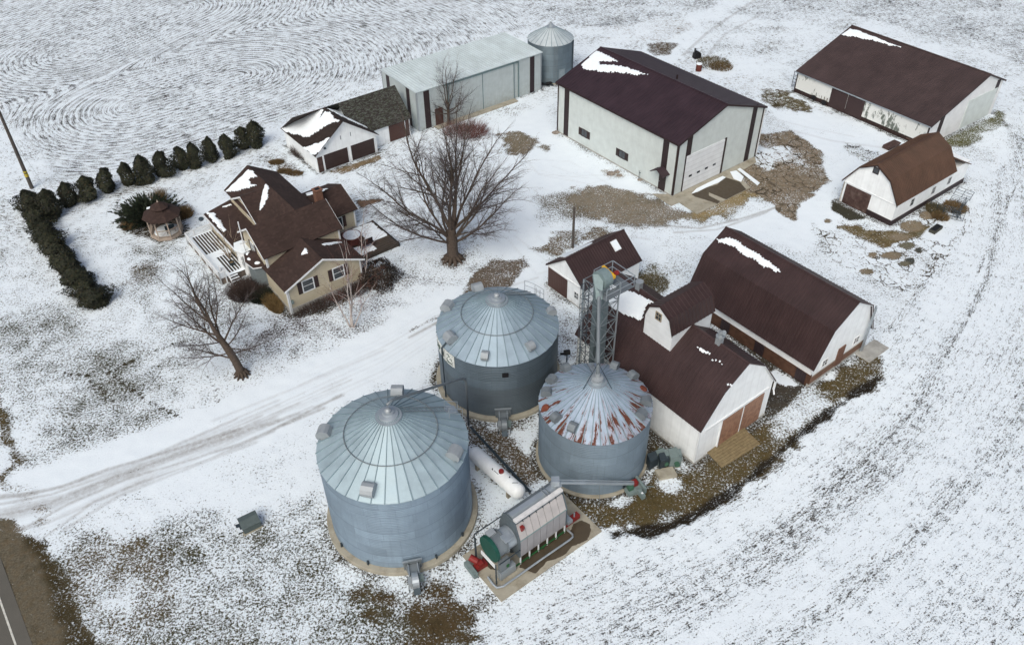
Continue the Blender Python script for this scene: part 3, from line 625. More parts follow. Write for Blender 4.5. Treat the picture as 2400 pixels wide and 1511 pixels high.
# footprints
for path in ([(255, 872), (300, 905), (350, 940), (405, 972), (445, 985)], [(255, 872), (300, 850), (380, 815), (450, 795)], [(486, 870), (500, 910), (522, 948)], [(130, 872), (200, 880), (270, 950)]):
    P = [gp(*p) for p in path]; L_ = [(b - a).length for a, b in zip(P, P[1:])]; tot = sum(L_); s_ = 0
    while s_ < tot:
        q = s_; i = 0
        while q > L_[i]: q -= L_[i]; i += 1
        c = P[i] + (P[i + 1] - P[i]) * (q / L_[i]); s_ += .62 + random.random() * .25
        c += Vector((random.uniform(-.15, .15), random.uniform(-.1, .1), 0))
        i0, i1 = np.searchsorted(gx, [c.x - .5, c.x + .5]); j0, j1 = np.searchsorted(gy, [c.y - .5, c.y + .5]); s2 = (slice(i0, i1), slice(j0, j1))
        w = sm(1.25 - np.hypot(GX[s2] - c.x, GY[s2] - c.y) / .24); COV[s2] -= w * random.uniform(.15, .5); COL[s2] += (np.array(MUD) - COL[s2]) * w[..., None]
# --- dark strips along the foot of the walls: melted mud plus painted contact shade
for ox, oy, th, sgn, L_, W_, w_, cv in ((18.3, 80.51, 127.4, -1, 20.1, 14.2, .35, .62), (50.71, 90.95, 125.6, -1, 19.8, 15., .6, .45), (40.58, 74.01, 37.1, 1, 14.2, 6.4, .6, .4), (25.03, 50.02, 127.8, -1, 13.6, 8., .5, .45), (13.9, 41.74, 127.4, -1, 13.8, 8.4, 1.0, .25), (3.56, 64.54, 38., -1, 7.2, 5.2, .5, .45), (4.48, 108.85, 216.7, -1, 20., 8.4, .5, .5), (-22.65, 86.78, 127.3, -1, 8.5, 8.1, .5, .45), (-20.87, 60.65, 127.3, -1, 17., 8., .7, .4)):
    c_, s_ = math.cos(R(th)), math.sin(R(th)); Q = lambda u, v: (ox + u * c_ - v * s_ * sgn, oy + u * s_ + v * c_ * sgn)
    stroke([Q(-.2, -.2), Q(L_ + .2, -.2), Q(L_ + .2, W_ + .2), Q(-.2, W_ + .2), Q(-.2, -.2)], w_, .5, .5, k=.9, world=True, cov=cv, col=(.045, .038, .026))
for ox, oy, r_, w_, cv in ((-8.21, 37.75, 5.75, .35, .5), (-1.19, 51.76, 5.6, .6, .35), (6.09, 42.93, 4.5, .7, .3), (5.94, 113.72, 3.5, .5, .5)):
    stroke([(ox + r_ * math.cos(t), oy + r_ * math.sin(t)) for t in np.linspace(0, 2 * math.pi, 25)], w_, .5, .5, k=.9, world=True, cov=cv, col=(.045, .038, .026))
# --- road verge
poly([(-300, 1150), (-10, 1190), (20, 1230), (70, 1250), (110, 1300), (150, 1380), (200, 1480), (240, 1600), (100, 1900), (-700, 1900)], .8, .8, cov=-.05, col=(.105, .092, .066))
stroke([(70, 1262), (115, 1330), (150, 1420), (195, 1530)], 1.3, .9, .9, cov=.15, col=(.045, .036, .018)); stroke([(60, 1235), (120, 1210), (95, 1180)], 1., .8, .6, cov=.4, col=(.17, .15, .12), k=.7)
stroke([(-10, 930), (15, 1010), (40, 1080), (0, 1120)], .9, .7, .7, cov=.2, col=(.07, .055, .025)); stroke([(10, 1135), (70, 1150), (100, 1240)], .8, .8, .6, cov=.4, col=(.2, .17, .12), k=.6)
ROWZ = -.02 + (vnoise(GX, GY, 6, 21) - .5) * .03 + (vnoise(GX, GY, .7, 22) - .5) * .03
Z = ROWZ + CZ; Z[(np.abs(GX) > 150) | (GY > 250)] = -.02
verts = np.stack([GX, GY, Z], -1).reshape(-1, 3).astype(np.float32)
idx = np.arange(NI * NJ).reshape(NI, NJ); quads = np.stack([idx[:-1, :-1], idx[1:, :-1], idx[1:, 1:], idx[:-1, 1:]], -1).reshape(-1, 4).astype(np.int32)
me = bpy.data.meshes.new('ground'); me.vertices.add(len(verts)); me.vertices.foreach_set('co', verts.ravel())
me.loops.add(quads.size); me.loops.foreach_set('vertex_index', quads.ravel()); me.polygons.add(len(quads)); me.polygons.foreach_set('loop_start', np.arange(0, quads.size, 4, dtype=np.int32))
me.update(calc_edges=True); me.shade_smooth()
def addattr(name, arr, typ):
    a = me.attributes.new(name, typ, 'POINT'); a.data.foreach_set('color' if typ == 'FLOAT_COLOR' else ('vector' if typ == 'FLOAT_VECTOR' else 'value'), arr.astype(np.float32).ravel())
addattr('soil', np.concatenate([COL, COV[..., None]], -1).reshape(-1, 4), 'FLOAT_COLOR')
addattr('wear', np.stack([CRK, DIRTY, ROWA, COV], -1).reshape(-1, 4), 'FLOAT_COLOR')
addattr('rows', np.stack([PHI * SCA, PSI * SCB, PHI], -1).reshape(-1, 3), 'FLOAT_VECTOR')
m, nt, b = newmat('snowy_ground'); g = NT(nt); o = g.obj()
soil = g.attr('soil').outputs['Color']; wear = g.attr('wear').outputs['Color']; rows = g.attr('rows').outputs['Vector']
crk, dty, rwa = g.sep(wear)[0], g.sep(wear)[1], g.sep(wear)[2]; cov = g.attr('wear').outputs['Alpha']; rx, ry, phi = g.sep(rows)
n = g.noise(g.comb(rx, ry), 1., 4, .68); big = g.noise(o, .16, 3); mid = g.noise(o, .75, 3); fine = g.noise(o, 8.5, 4, .75)
rw = g.math('SINE', g.math('MULTIPLY', g.math('ADD', phi, g.math('MULTIPLY', g.math('SUBTRACT', mid, .5), .12)), 2 * math.pi / .78))
ck = g.voronoi(g.n('ShaderNodeVectorMath', operation='ADD').outputs[0], .95, 'DISTANCE_TO_EDGE', .9)
vm = ck.inputs['Vector'].links[0].from_node; g.set(vm.inputs[0], o); g.set(vm.inputs[1], g.comb(g.math('MULTIPLY', mid, 1.1), g.math('MULTIPLY', g.noise(o, 1.3, 4, .7), 1.3)))
crack = g.math('MULTIPLY', g.mapr(g.math('ADD', ck.outputs['Distance'], g.math('MULTIPLY', g.math('SUBTRACT', n, .5), .14)), .02, .075, 1, 0), g.math('MULTIPLY', crk, g.mapr(g.noise(o, .45, 4, .7), .38, .60)))
s = g.math('SUBTRACT', g.math('ADD', cov, g.math('MULTIPLY', g.math('SUBTRACT', n, .5), 1.9)), g.mapr(cov, .85, 1.05, .05, 0))
s = g.math('ADD', s, g.math('MULTIPLY', g.math('SUBTRACT', fine, .5), 2.0))
s = g.math('ADD', s, g.math('MULTIPLY', g.math('SUBTRACT', big, .5), g.mapr(rwa, 0, .05, .95, .35))); s = g.math('ADD', s, g.math('MULTIPLY', g.math('SUBTRACT', mid, .5), .6))
s = g.math('SUBTRACT', s, g.math('MULTIPLY', g.math('MULTIPLY', rwa, .95), g.math('ADD', rw, .1)))
s = g.math('SUBTRACT', s, g.math('MULTIPLY', crack, .8))
mask = g.mapr(s, .27, .68, 0, 1, True)
sc_ = g.mix(g.mapr(fine, .3, .7), (.68, .755, .815), (.77, .845, .90)); sc_ = g.mix(g.mapr(mid, .35, .7, 0, .35), sc_, (.80, .87, .915))
sc_ = g.mix(g.math('MULTIPLY', dty, g.mapr(g.noise(o, 3., 4, .7), .3, .6, .5, 1.)), sc_, (.26, .25, .24))
tone = g.mapr(g.noise(o, 7., 5, .75), .25, .75, .45, 1.65)
so = g.mix(1., soil, g.comb(tone, tone, tone), 'MULTIPLY'); so = g.mix(g.mapr(g.noise(o, 2.1, 4), .45, .7, 0, .5), so, g.mix(1., soil, (1.25, 1.0, .75), 'MULTIPLY'))
so = g.mix(g.mapr(g.noise(o, .85, 6, .75), .52, .66, 0, .55), so, g.mix(1., soil, (.38, .36, .26), 'MULTIPLY'))
so = g.mix(g.math('MULTIPLY', crack, .9), so, (.022, .018, .012))
g.set(b.inputs['Base Color'], g.mix(mask, so, sc_)); g.set(b.inputs['Roughness'], g.mapr(mask, 0, 1, .95, .8)); b.inputs['Specular IOR Level'].default_value = .15
g.set(b.inputs['Normal'], g.bump(g.math('ADD', g.math('MULTIPLY', mask, .8), g.math('MULTIPLY', fine, .5)), .55, .06))
me.materials.append(m); go = bpy.data.objects.new('ground', me); C.objects.link(go); go['kind'] = 'structure'

# --- asphalt road with its edge line (bottom-left corner)
m, nt, b = newmat('asphalt'); g = NT(nt); o = g.obj(); n1 = g.noise(o, .5, 5); n2 = g.noise(o, 30., 2)
c = g.mix(g.mapr(n1, .3, .7), (.075, .072, .062), (.10, .094, .080)); c = g.mix(g.mapr(n2, .4, .7, 0, .5), c, (.16, .15, .13)); g.set(b.inputs['Base Color'], c); b.inputs['Roughness'].default_value = .9
g.set(b.inputs['Normal'], g.bump(n2, .4, .01)); ASPH = m
rd = (gp(37, 1511) - gp(0, 1406)).normalized(); rn = Vector((rd.y, -rd.x, 0)); base = gp(0, 1406); rn = rn if (gp(100, 1406) - base).dot(rn) > 0 else -rn
M = MB(); ks = [-400, -60, -20, 0, 20, 60, 400]
for lo, hi in zip(ks, ks[1:]): M.prism([base + rd * lo - rn * 7.4, base + rd * hi - rn * 7.4, base + rd * hi + rn * .85, base + rd * lo + rn * .85], (0, 0, .035))
ro = M.build('road', ASPH); ro.location.z = -.03; tag(ro, kind='structure')
M = MB(); M.prism([base + rd * -400 - rn * .06, base + rd * 400 - rn * .06, base + rd * 400 + rn * .06, base + rd * -400 + rn * .06], (0, 0, .004))
M.prism([base + rd * -400 - rn * 6.66, base + rd * 400 - rn * 6.66, base + rd * 400 - rn * 6.54, base + rd * -400 - rn * 6.54], (0, 0, .004))
ln = M.build('edge_line', mat('road_paint', (.55, .55, .50), .7, var=.2, vscale=4), ro); ln.location.z = .0355

# ================================================================== BUILDINGS
def corner_boards(fr, L, W, prof, m, w=.14, u0=0., which=((0, 0), (1, 0), (0, 1), (1, 1)), name='corner_trim', drop=.1):
    for a, c in which:
        M = MB(); uu = L if a else u0; vv = W if c else 0; h = lerp_prof(prof, vv) - drop
        fr.box(M, uu - .03 if not a else uu - w, uu + w if not a else uu + .03, vv - .03 if not c else vv - w, vv + w if not c else vv + .03, 0, h); M.build(name, m, fr.root)
def panel(fr, F, a0, a1, h0, h1, m, name='door', d=.05, parent=None, d0=-.02):
    M = MB(); fr.fbox(M, F, a0, a1, h0, h1, d0, d); return M.build(name, m, parent or fr.root)
def eave_box(fr, L, prof, m, side=0, og=.3, w=.12, name='gutter', u0=0., dv=0.):
    v, h = prof[0] if side == 0 else prof[-1]; v += -dv if side == 0 else dv; M = MB(); fr.box(M, u0 - og, L + og, v - w * .5, v + w * .5, h - .17, h - .05); return M.build(name, m, fr.root)

# ---- 1. tall white steel shed, overhead door in the near gable
f = Frame('steel_shed', 18.3, 80.51, 127.4, -1, 'tall white steel machine shed with dark plum roof, overhead door and brown corner stripes', 'shed')
L, W = 20.08, 14.23; pr = [(-.25, 6.59), (7.0, 9.12), (W + .25, 6.59)]
walls(f, L, W, pr, WSTEEL); ro = roof(f, L, pr, RPLUM, .25, .45, rib=.035)
F0, FV, FW = ('u', 0, -1), ('v', 0, -1), ('v', W, 1)
for F, a, b in ((FV, 1.35, 2.2), (FV, L - 2.1, L - 1.25), (F0, 1.35, 2.15), (F0, W - 2.1, W - 1.3)):
    top = (lerp_prof(pr, 0) if F is FV else lerp_prof(pr, a)) - .15
    panel(f, F, a, b, .05, top, BROWNST, 'brown_stripe', .035)
for a, c in ((0, 0), (1, 0), (0, 1)):
    M = MB(); uu, vv = (L if a else 0), (W if c else 0); f.box(M, uu - .04, uu + .16, vv - .04 if not c else vv - .16, vv + .16 if not c else vv + .04, 0, 6.5) if not a else f.box(M, uu - .16, uu + .04, vv - .04, vv + .16, 0, 6.5)
    M.build('corner_trim', DBROWN, f.root)
rakes(f, pr, DBROWN, -.27, .14)
eave_box(f, L, pr, DBROWN, 0, .25); M = MB(); f.box(M, -.05, L + .05, -.05, W + .05, -.05, .12); M.build('base_trim', CONCW, f.root)
(a0, h0), (a1, h1) = f.fpx(F0, 1280 + 1045 / 3.434, 80 + 1285 / 3.434), f.fpx(F0, 1280 + 1460 / 3.434, 80 + 785 / 3.434)
A0, A1, HT = 1.25 + .25, a1 - .25, 4.55
d = panel(f, F0, A0, A1, .12, HT, mat_siding('overhead_door', (.74, .77, .79), .6, axis='z', depth=.25), 'overhead_door', .06)
M = MB()
for i in range(4): c = A0 + (A1 - A0) * (.17 + .21 * i); f.fbox(M, F0, c - .25, c + .25, 1.62, 1.88, .0, .072)
M.build('door_window', GLASS, d)
M = MB(); f.fbox(M, F0, A1, A1 + .32, .1, HT + .1, -.02, .07); f.fbox(M, F0, A0 - .1, A0, .1, HT + .1, -.02, .07); M.build('door_frame', DBROWN, d)
for cx, cy in ((1280 + 308 / 3.434, 80 + 797 / 3.434), (1280 + 612 / 3.434, 80 + 968 / 3.434)):
    a, h = f.fpx(FV, cx, cy); window(f, FV, a, h - .45, 1.0, .85, DBROWN, .42, (1, 0))
a, h = f.fpx(FV, 1280 + 930 / 3.434, 80 + 1215 / 3.434); dr = panel(f, FV, a - .5, a + .5, .05, 2.1, DBROWN, 'door', .06); 
M = MB(); q0 = f.P(a - .95, -.0, 3.0); 
for sgn in (-1, 1): slab(M, f.P(a + sgn * 1.0, -1.15, 2.45), f.P(a + sgn * 1.0, .0, 2.45), f.P(a, .0, 3.05), f.P(a, -1.15, 3.05), .25, rib=.04)
M.build('door_canopy', RPLUM, dr); M = MB(); f.fbox(M, FV, a + .34, a + .40, 1., 1.1, .05, .12); M.build('handle', GALV, dr)
M = MB(); p = f.P(-.05, W + .25, 6.5); M.bar(p, f.P(-.05, W + .12, 5.9), .1); M.bar(f.P(-.05, W + .12, 5.9), f.P(-.05, W + .12, .3), .1); M.build('downspout', TRIM, f.root)
M = MB(); M.bar(f.P(L * .42, 8.2, 8.7), f.P(L * .42, 8.2, 9.2), .16); M.build('roof_vent', DBROWN, f.root)
pl = slab(MB(), f.P(-.25, -.25, 6.59), f.P(L + .25, -.25, 6.59), f.P(L + .25, 7.0, 9.12), f.P(-.25, 7.0, 9.12))
k = lambda x, y: (1280 + x / 3.434, 80 + y / 3.434)
snow_patch(f, pl, [k(*p) for p in ((285, 245), (350, 180), (410, 135), (480, 160), (600, 225), (520, 225), (430, 225), (440, 245), (560, 250), (640, 262), (720, 290), (815, 325), (740, 332), (600, 312), (440, 305), (300, 285))], .12, .12, .16, .45, 3)
SHED = f

# ---- 2. long brown-roofed shed, far right
f = Frame('long_shed', 50.71, 90.95, 125.6, -1, 'long low shed with wide brown roof, peeling white front and open mud strip, far right', 'shed')
L, W = 19.81, 14.98; pr = [(-.24, 2.92), (10.32, 6.69), (W + .24, 4.61)]
walls(f, L, W, pr, WHITE, drop=.08); roof(f, L, pr, RSHED, .24, .3, rib=.04); F0, FV = ('u', 0, -1), ('v', 0, -1)
panel(f, FV, .0, L, .55, 2.75, mat_peeling('peeling_white_paint'), 'front_wall', .04); panel(f, FV, 0, L, .0, .55, mat('dark_base_boards', (.035, .022, .020), .9, var=.4), 'front_base', .035)
c3 = lambda x, y: (1820 + x / 2.905, 40 + y / 2.905)
a0, _ = f.fpx(FV, *c3(600, 600)); a1, _ = f.fpx(FV, *c3(368, 540)); am = (a0 + a1) / 2
for x0, x1 in ((a0, am - .03), (am + .03, a1)): panel(f, FV, x0, x1, .05, 2.6, mat_siding('dark_brown_door_boards', (.045, .026, .026), .2, depth=.4), 'sliding_door', .09)
b0, _ = f.fpx(F0, *c3(1145, 690)); panel(f, F0, b0 - .9, b0 - .1, .1, lerp_prof(pr, b0 - .5) - .2, BROWNST, 'brown_stripe', .05)
panel(f, F0, W - 1.6, W - .8, 3.0, lerp_prof(pr, W - 1.2) - .2, BROWNST, 'brown_stripe', .05); panel(f, F0, 7.6, W - .9, .1, 3.9, WSTEEL, 'sliding_door', .06)
M = MB(); f.box(M, L - .12, L + .04, -.06, .1, 0, 2.8); f.box(M, -.04, .12, -.06, .08, 0, 2.8); M.build('corner_trim', DBROWN, f.root); rakes(f, pr, DBROWN, -.26, .12); rakes(f, pr, DBROWN, L + .2, .12)
eave_box(f, L, pr, GALV, 0, .24, .08)
pl = slab(MB(), f.P(-.24, -.24, 2.92), f.P(L + .24, -.24, 2.92), f.P(L + .24, 10.32, 6.69), f.P(-.24, 10.32, 6.69))
snow_patch(f, pl, [c3(*p) for p in ((440, 122), (500, 78), (560, 92), (700, 145), (800, 185), (850, 206), (780, 195), (640, 155), (540, 138), (470, 132))], .1, .12, .08, .3, 4); LSHED = f

# ---- 3. small gambrel barn, right
f = Frame('gambrel_barn', 40.58, 74.01, 37.1, 1, 'small gambrel-roofed white barn with light brown roof and dark sliding door', 'barn')
L, W = 11.19, 6.41; pr = [(-.2, 2.62), (1.36, 4.98), (W / 2, 6.03), (W - 1.36, 4.98), (W + .2, 2.62)]
walls(f, L, W, pr, WBOARD); roof(f, L, pr, RBROWN2, .2, .28, ub=L + .05, rib=.04); rakes(f, pr, DBROWN, -.23, .13)
F0, FV, FW = ('u', 0, -1), ('v', 0, -1), ('v', W, 1)
M = MB(); M.prism([f.P(L, 0, 0), f.P(L, 0, 2.9), f.P(L, W, 2.9), f.P(L, W, 0)], f.P(3.04, 0, 0)); M.build('lean_to_wall', WBOARD, f.root)
M = MB(); slab(M, f.P(L + 3.3, -.15, 2.35), f.P(L + 3.3, W + .15, 2.35), f.P(L, W + .15, 4.0), f.P(L, -.15, 4.0), .28, rib=.04); M.build('lean_to_roof', RBROWN2, f.root)
M = MB(); f.box(M, -.05, L + 3.09, -.05, .1, 0, .62); f.box(M, -.052, .1, -.048, 3.0, 0, .62); M.build('base_skirt', BROWNST, f.root)
g0 = lambda x, y: (1840 + x / 4.722, 240 + y / 4.722)
p0, p1 = f.fpx(F0, *g0(960, 1020)), f.fpx(F0, *g0(685, 905)); panel(f, F0, p0[0], p1[0], .05, 2.35, OLDDOOR, 'sliding_door', .08)
panel(f, F0, .05, W - .05, 2.42, 2.56, TRIM, 'belt_board', .05)
a, h = f.fpx(F0, *g0(1010, 755)); window(f, F0, a, h - .3, .55, .6, DBROWN, None, (1, 0), name='loft_window')
for x, y in ((1405, 1105), (1640, 975), (1815, 868)):
    a, h = f.fpx(FV, *g0(x, y)); window(f, FV, a, h - .35, .5, .75, mat('grey_window_frame', (.30, .32, .33), .6), None, (0, 1), fw_=.04)
M = MB(); f.box(M, -.035, .04, W - .12, W + .03, 0, 2.5); M.build('corner_trim', CONCW, f.root)

# ---- 4. long gambrel barn with brick base
f = Frame('long_gambrel_barn', 25.03, 50.02, 127.8, -1, 'long dark brown gambrel barn with brick-based walls, snow streak along its upper slope', 'barn')
L, W = 13.59, 8.01; pr = [(-.26, 2.07), (1.31, 5.58), (W / 2, 7.28), (W - 1.31, 5.58), (W + .26, 2.07)]
walls(f, L, W, pr, WBOARD, drop=.08); roof(f, L, pr, RBROWN, .26, .3, rib=.035); F0, FV = ('u', 0, -1), ('v', 0, -1)
M = MB(); f.box(M, -.06, L + .06, -.06, .1, 0, 1.28); f.box(M, -.062, .1, -.058, W + .06, .25, .95); M.build('brick_base', mat('stained_brown_boards', (.085, .042, .026), .85, var=.3, vscale=2.), f.root); M = MB(); f.box(M, -.075, .0, 0, W + .06, .25, 1.0); M.build('brick_course', BRICKM, f.root)
M = MB(); f.box(M, -.09, .12, -.09, W + .09, 0, .26); M.build('foundation', CONCW, f.root)
panel(f, FV, 0, L, 1.28, 1.95, WHITE, 'wall_band', .04)
for a in (1.75, 4.15, 7.6, 10.2): window(f, FV, a, 1.36, .95, .5, WHITE, None, (2, 0), fw_=.05)
for a0 in (4.75, .35, 8.6): panel(f, FV, a0, a0 + 1.0, .05, 1.25, BROWNST, 'door', .1)
wq = lambda x, y: (1280 + x / 2.437, 620 + y / 2.437)
a, h = f.fpx(F0, *wq(1672, 525)); panel(f, F0, a - .5, a + .5, .15, 2.25, mat('faded_brown_door', (.16, .085, .06), .8, var=.25, vscale=4), 'door', .09)
for x, y in ((1590, 560), (1770, 430)): a, h = f.fpx(F0, *wq(x, y)); window(f, F0, a, h - .3, .7, .65, WHITE, None, (1, 1), fw_=.06)
M = MB(); f.box(M, -.34, -.24, W - .9, W - .8, 0.1, 5.3); f.box(M, -.34, -.24, W - .7, W - .6, .1, 5.0); M.build('downspout', GALV, f.root); rakes(f, pr, TRIM, -.22, .1)
pl = slab(MB(), f.P(-.26, 1.31, 5.58), f.P(L + .26, 1.31, 5.58), f.P(L + .26, W / 2, 7.28), f.P(-.26, W / 2, 7.28)); c4 = lambda x, y: (1240 + x / 3.598, 440 + y / 3.598)
snow_patch(f, pl, [c4(*p) for p in ((1580, 430), (1620, 440), (1690, 415), (1740, 430), (1900, 540), (2030, 620), (2160, 722), (2110, 720), (1960, 650), (1820, 570), (1720, 500), (1640, 470), (1600, 462))], .1, .09, .13, .3, 5); LBARN = f
# skirt slab of concrete behind it and the alley
M = MB(); f.box(M, -1.6, -.1, 6.6, 9.6, -.05, .04); M.build('corner_slab', CONCW, f.root)

# ---- 5. main barn with cross dormer
f = Frame('main_barn', 13.9, 41.74, 127.4, -1, 'white gambrel barn with cross dormer, faded red-brown sliding doors beside the rusty bin', 'barn')
L, W = 13.79, 8.38; pr = [(-.18, 3.81), (1.87, 6.70), (W / 2, 8.3), (W - 1.87, 6.70), (W + .18, 3.81)]
walls(f, L, W, pr, WBOARD, drop=.08); roof(f, L, pr, RBROWN, .18, .3, rib=.04); rakes(f, pr, TRIM, -.16, .1); F0, FV = ('u', 0, -1), ('v', 0, -1)
M = MB(); f.box(M, -.05, L + .05, -.06, W + .06, -.05, .14); M.build('foundation', CONCW, f.root)
p0, p1 = f.fpx(F0, *wq(960, 1080)), f.fpx(F0, *wq(1183, 960)); DW = mat_siding('faded_redwood_boards', (.33, .19, .125), .3, depth=.4, dirt=((.14, .06, .04), .8, 6.))
a0, a1 = p0[0] + .05, p1[0]; am = (a0 + a1) / 2
panel(f, F0, a0, am - .05, .1, 3.15, DW, 'sliding_door', .09); panel(f, F0, am + .05, a1, .1, 3.15, DW, 'sliding_door', .09)
M = MB(); f.fbox(M, F0, a0 - .1, a0, .1, 3.2, -.02, .11); f.fbox(M, F0, am - .05, am + .05, .1, 3.2, -.02, .11); f.fbox(M, F0, .4, W - .4, 3.28, 3.48, -.02, .12); M.build('door_track', TRIM, f.root)
corner_boards(f, L, W, pr, TRIM, .12, which=((0, 0),)); M = MB(); f.box(M, -.22, -.08, W + .1, W + .24, 2.9, 3.8); M.bar(f.P(-.15, W + .17, 2.9), f.P(-.4, W + .0, 2.6), .1); M.build('downspout', TRIM, f.root)
# dormer: its own gambrel, running across the ridge
UD, HW_, BW_, V0, V1 = 6.88, 1.57, 1.08, 1.95, 6.45
dp = [(UD - HW_, 8.42), (UD - BW_, 9.79), (UD, 10.43), (UD + BW_, 9.79), (UD + HW_, 8.42)]; DI = HW_ - .12
M = MB(); M.prism([f.P(UD - DI, V0, 6.2), f.P(UD - DI, V0, 8.6), f.P(UD - BW_, V0, 9.72), f.P(UD, V0, 10.35), f.P(UD + BW_, V0, 9.72), f.P(UD + DI, V0, 8.6), f.P(UD + DI, V0, 6.2)], f.P(0, V1 - V0, 0))
dm_ = M.build('dormer', WLAP, f.root); M = MB()
for (ua, ha), (ub, hb) in zip(dp, dp[1:]):
    if ha > hb: ua, ha, ub, hb = ub, hb, ua, ha
    slab(M, f.P(ua, V0 - .15, ha), f.P(ua, V1 + .15, ha), f.P(ub, V1 + .15, hb), f.P(ub, V0 - .15, hb), .4, rib=.045)
M.build('dormer_roof', RBROWN, dm_); M = MB()
for (ua, ha), (ub, hb) in zip(dp, dp[1:]): M.prism([f.P(ua, V0 - .18, ha), f.P(ub, V0 - .18, hb), f.P(ub, V0 - .18, hb - .14), f.P(ua, V0 - .18, ha - .14)], f.P(0, .04, 0))
M.build('dormer_trim', DBROWN, dm_)
window(f, ('v', V0, -1), UD + .1, 8.95, .5, .62, mat('old_tan_frame', (.30, .26, .2), .8), None, (1, 1), parent=dm_)
for cx, cy, nm in ((925, 845, 'roof_vent'), (1605, 1290, 'cupola_vent')):
    q = f.px(*c4(cx, cy), v=4.2); M = MB(); u_ = q[0]; M.box(u_ - .22, u_ + .22, -4.42, -3.98, 7.8, 8.9); M.lathe([(.34, 0), (.34, .07)], 12, (u_, -4.2, 8.9))
    if nm == 'cupola_vent': M.tube([(u_, -4.2, 8.9), (u_, -4.2, 9.25), (u_ - .3, -4.2, 9.45)], [.16, .2, .2], 10)
    M.build(nm, GALVW, f.root)
pu = slab(MB(), f.P(-.18, 1.87, 6.70), f.P(L + .18, 1.87, 6.70), f.P(L + .18, W / 2, 8.3), f.P(-.18, W / 2, 8.3))
plo = slab(MB(), f.P(-.18, -.18, 3.81), f.P(L + .18, -.18, 3.81), f.P(L + .18, 1.82, 6.66), f.P(-.18, 1.82, 6.66))
snow_patch(f, pu, [c4(*p) for p in ((640, 800), (700, 780), (760, 785), (850, 870), (960, 900), (1050, 960), (1000, 1000), (950, 1120), (860, 1100), (740, 1030), (640, 980))], .14, .1, .16, .3, 6)
snow_patch(f, pu, [c4(*p) for p in ((1395, 1325), (1440, 1340), (1530, 1390), (1520, 1412), (1450, 1380), (1400, 1350))], .08, .08, .12, .3, 7)
for i, (x, y, r_) in enumerate(((1545, 1450, 9), (1578, 1452, 11), (1608, 1462, 9), (2 * 0 + 1675, 1655, 13), (1702, 1660, 11), (1625, 1483, 7))):
    snow_patch(f, pu if i != 9 else plo, [c4(x + r_ * math.cos(t), y + r_ * 1.1 * math.sin(t)) for t in np.linspace(0, 6.28, 8)[:-1]], .07, .07, .02, .3, 20 + i, rough=.03)
MBARN = f

# ---- 6. small barn with skylight
f = Frame('small_barn', 3.56, 64.54, 38.0, -1, 'small gable barn with brown roof, square skylight and red-brown sliding door', 'barn')
L, W = 7.19, 5.23; pr = [(-.15, 2.54), (W / 2, 4.72), (W + .15, 2.54)]
walls(f, L, W, pr, WBOARD); roof(f, L, pr, RBROWN, .17, .3, rib=.04); rakes(f, pr, DBROWN, -.2, .1); F0 = ('u', 0, -1)
p0, p1 = f.fpx(F0, *c4(165, 660)), f.fpx(F0, *c4(325, 780)); panel(f, F0, .12, p1[0], .1, 2.3, RUSTDOOR, 'sliding_door', .08); panel(f, F0, .05, W - .05, 2.36, 2.48, TRIM, 'door_track', .1)
M = MB(); f.box(M, -.05, L + .05, -.05, W + .05, -.05, .1); M.build('foundation', CONCW, f.root)
a, h = f.fpx(F0, *c4(400, 908)); window(f, F0, a, h - .35, .5, .7, WHITE, None, (1, 1), fw_=.06)
pl = slab(MB(), f.P(-.17, W + .15, 2.54), f.P(L + .17, W + .15, 2.54), f.P(L + .17, W / 2, 4.72), f.P(-.17, W / 2, 4.72))
A, ex, uv, n = pl; q = f.px(*c4(730, 542), v=3.5); s_ = (q[0] + .17) * 1.0; t_ = (Vector(f.P(q[0], 3.42, lerp_prof(pr, 3.42))) - A).dot(uv)
M = MB(); M.obox(A + ex * s_ + uv * t_ + n * .05, ex * .66, uv * .95, n * .14); sk = M.build('skylight', SNOW, f.root)
M = MB(); M.obox(A + ex * s_ + uv * t_ + n * .02, ex * .78, uv * 1.07, n * .12); M.build('skylight_frame', TRIM, sk)
pl2 = slab(MB(), f.P(-.17, -.15, 2.54), f.P(L + .17, -.15, 2.54), f.P(L + .17, W / 2, 4.72), f.P(-.17, W / 2, 4.72)); snow_patch(f, pl2, [c4(*p) for p in ((240, 578), (380, 520), (520, 460), (540, 455), (520, 475), (380, 545), (300, 585))], .06, .09, .05, .3, 8, rough=.04)
SBARN = f

# ---- 7. pale grey steel machine shed with long sliding doors
f = Frame('grey_steel_shed', 4.48, 108.85, 216.7, -1, 'pale grey steel machine shed with long sliding doors and nearly flat ribbed roof', 'shed')
L, W = 19.96, 8.42; pr = [(-.13, 5.31), (W * .5, 5.42), (W + .13, 5.40)]
walls(f, L, W, pr, GSTEEL, drop=.1); roof(f, L, pr, RGREY, .13, .42, rib=.05, cap=False); F0, FV, FL = ('u', 0, -1), ('v', 0, -1), ('u', L, 1)
c1 = lambda x, y: (850 + x / 4, 30 + y / 4)
for x, y, w_ in ((1588, 600, .75), (605, 880, .85)): a, _ = f.fpx(FV, *c1(x, y)); panel(f, FV, a - w_ / 2, a + w_ / 2, .05, 5.1, BROWNST, 'brown_stripe', .03)
for v in (2.0, 6.9): panel(f, FL, v - .4, v + .4, .05, 5.15, BROWNST, 'brown_stripe', .03)
xs = [f.fpx(FV, *c1(x, y))[0] for x, y in ((1458, 700), (1415, 700), (1125, 800), (805, 880))]
for i, (a0, a1) in enumerate(((xs[1] + .03, xs[2] - .03), (xs[2] + .03, xs[3] - .03))): panel(f, FV, a0, a1, .1, 5.0, GSTEEL, 'sliding_door', .1)
M = MB()
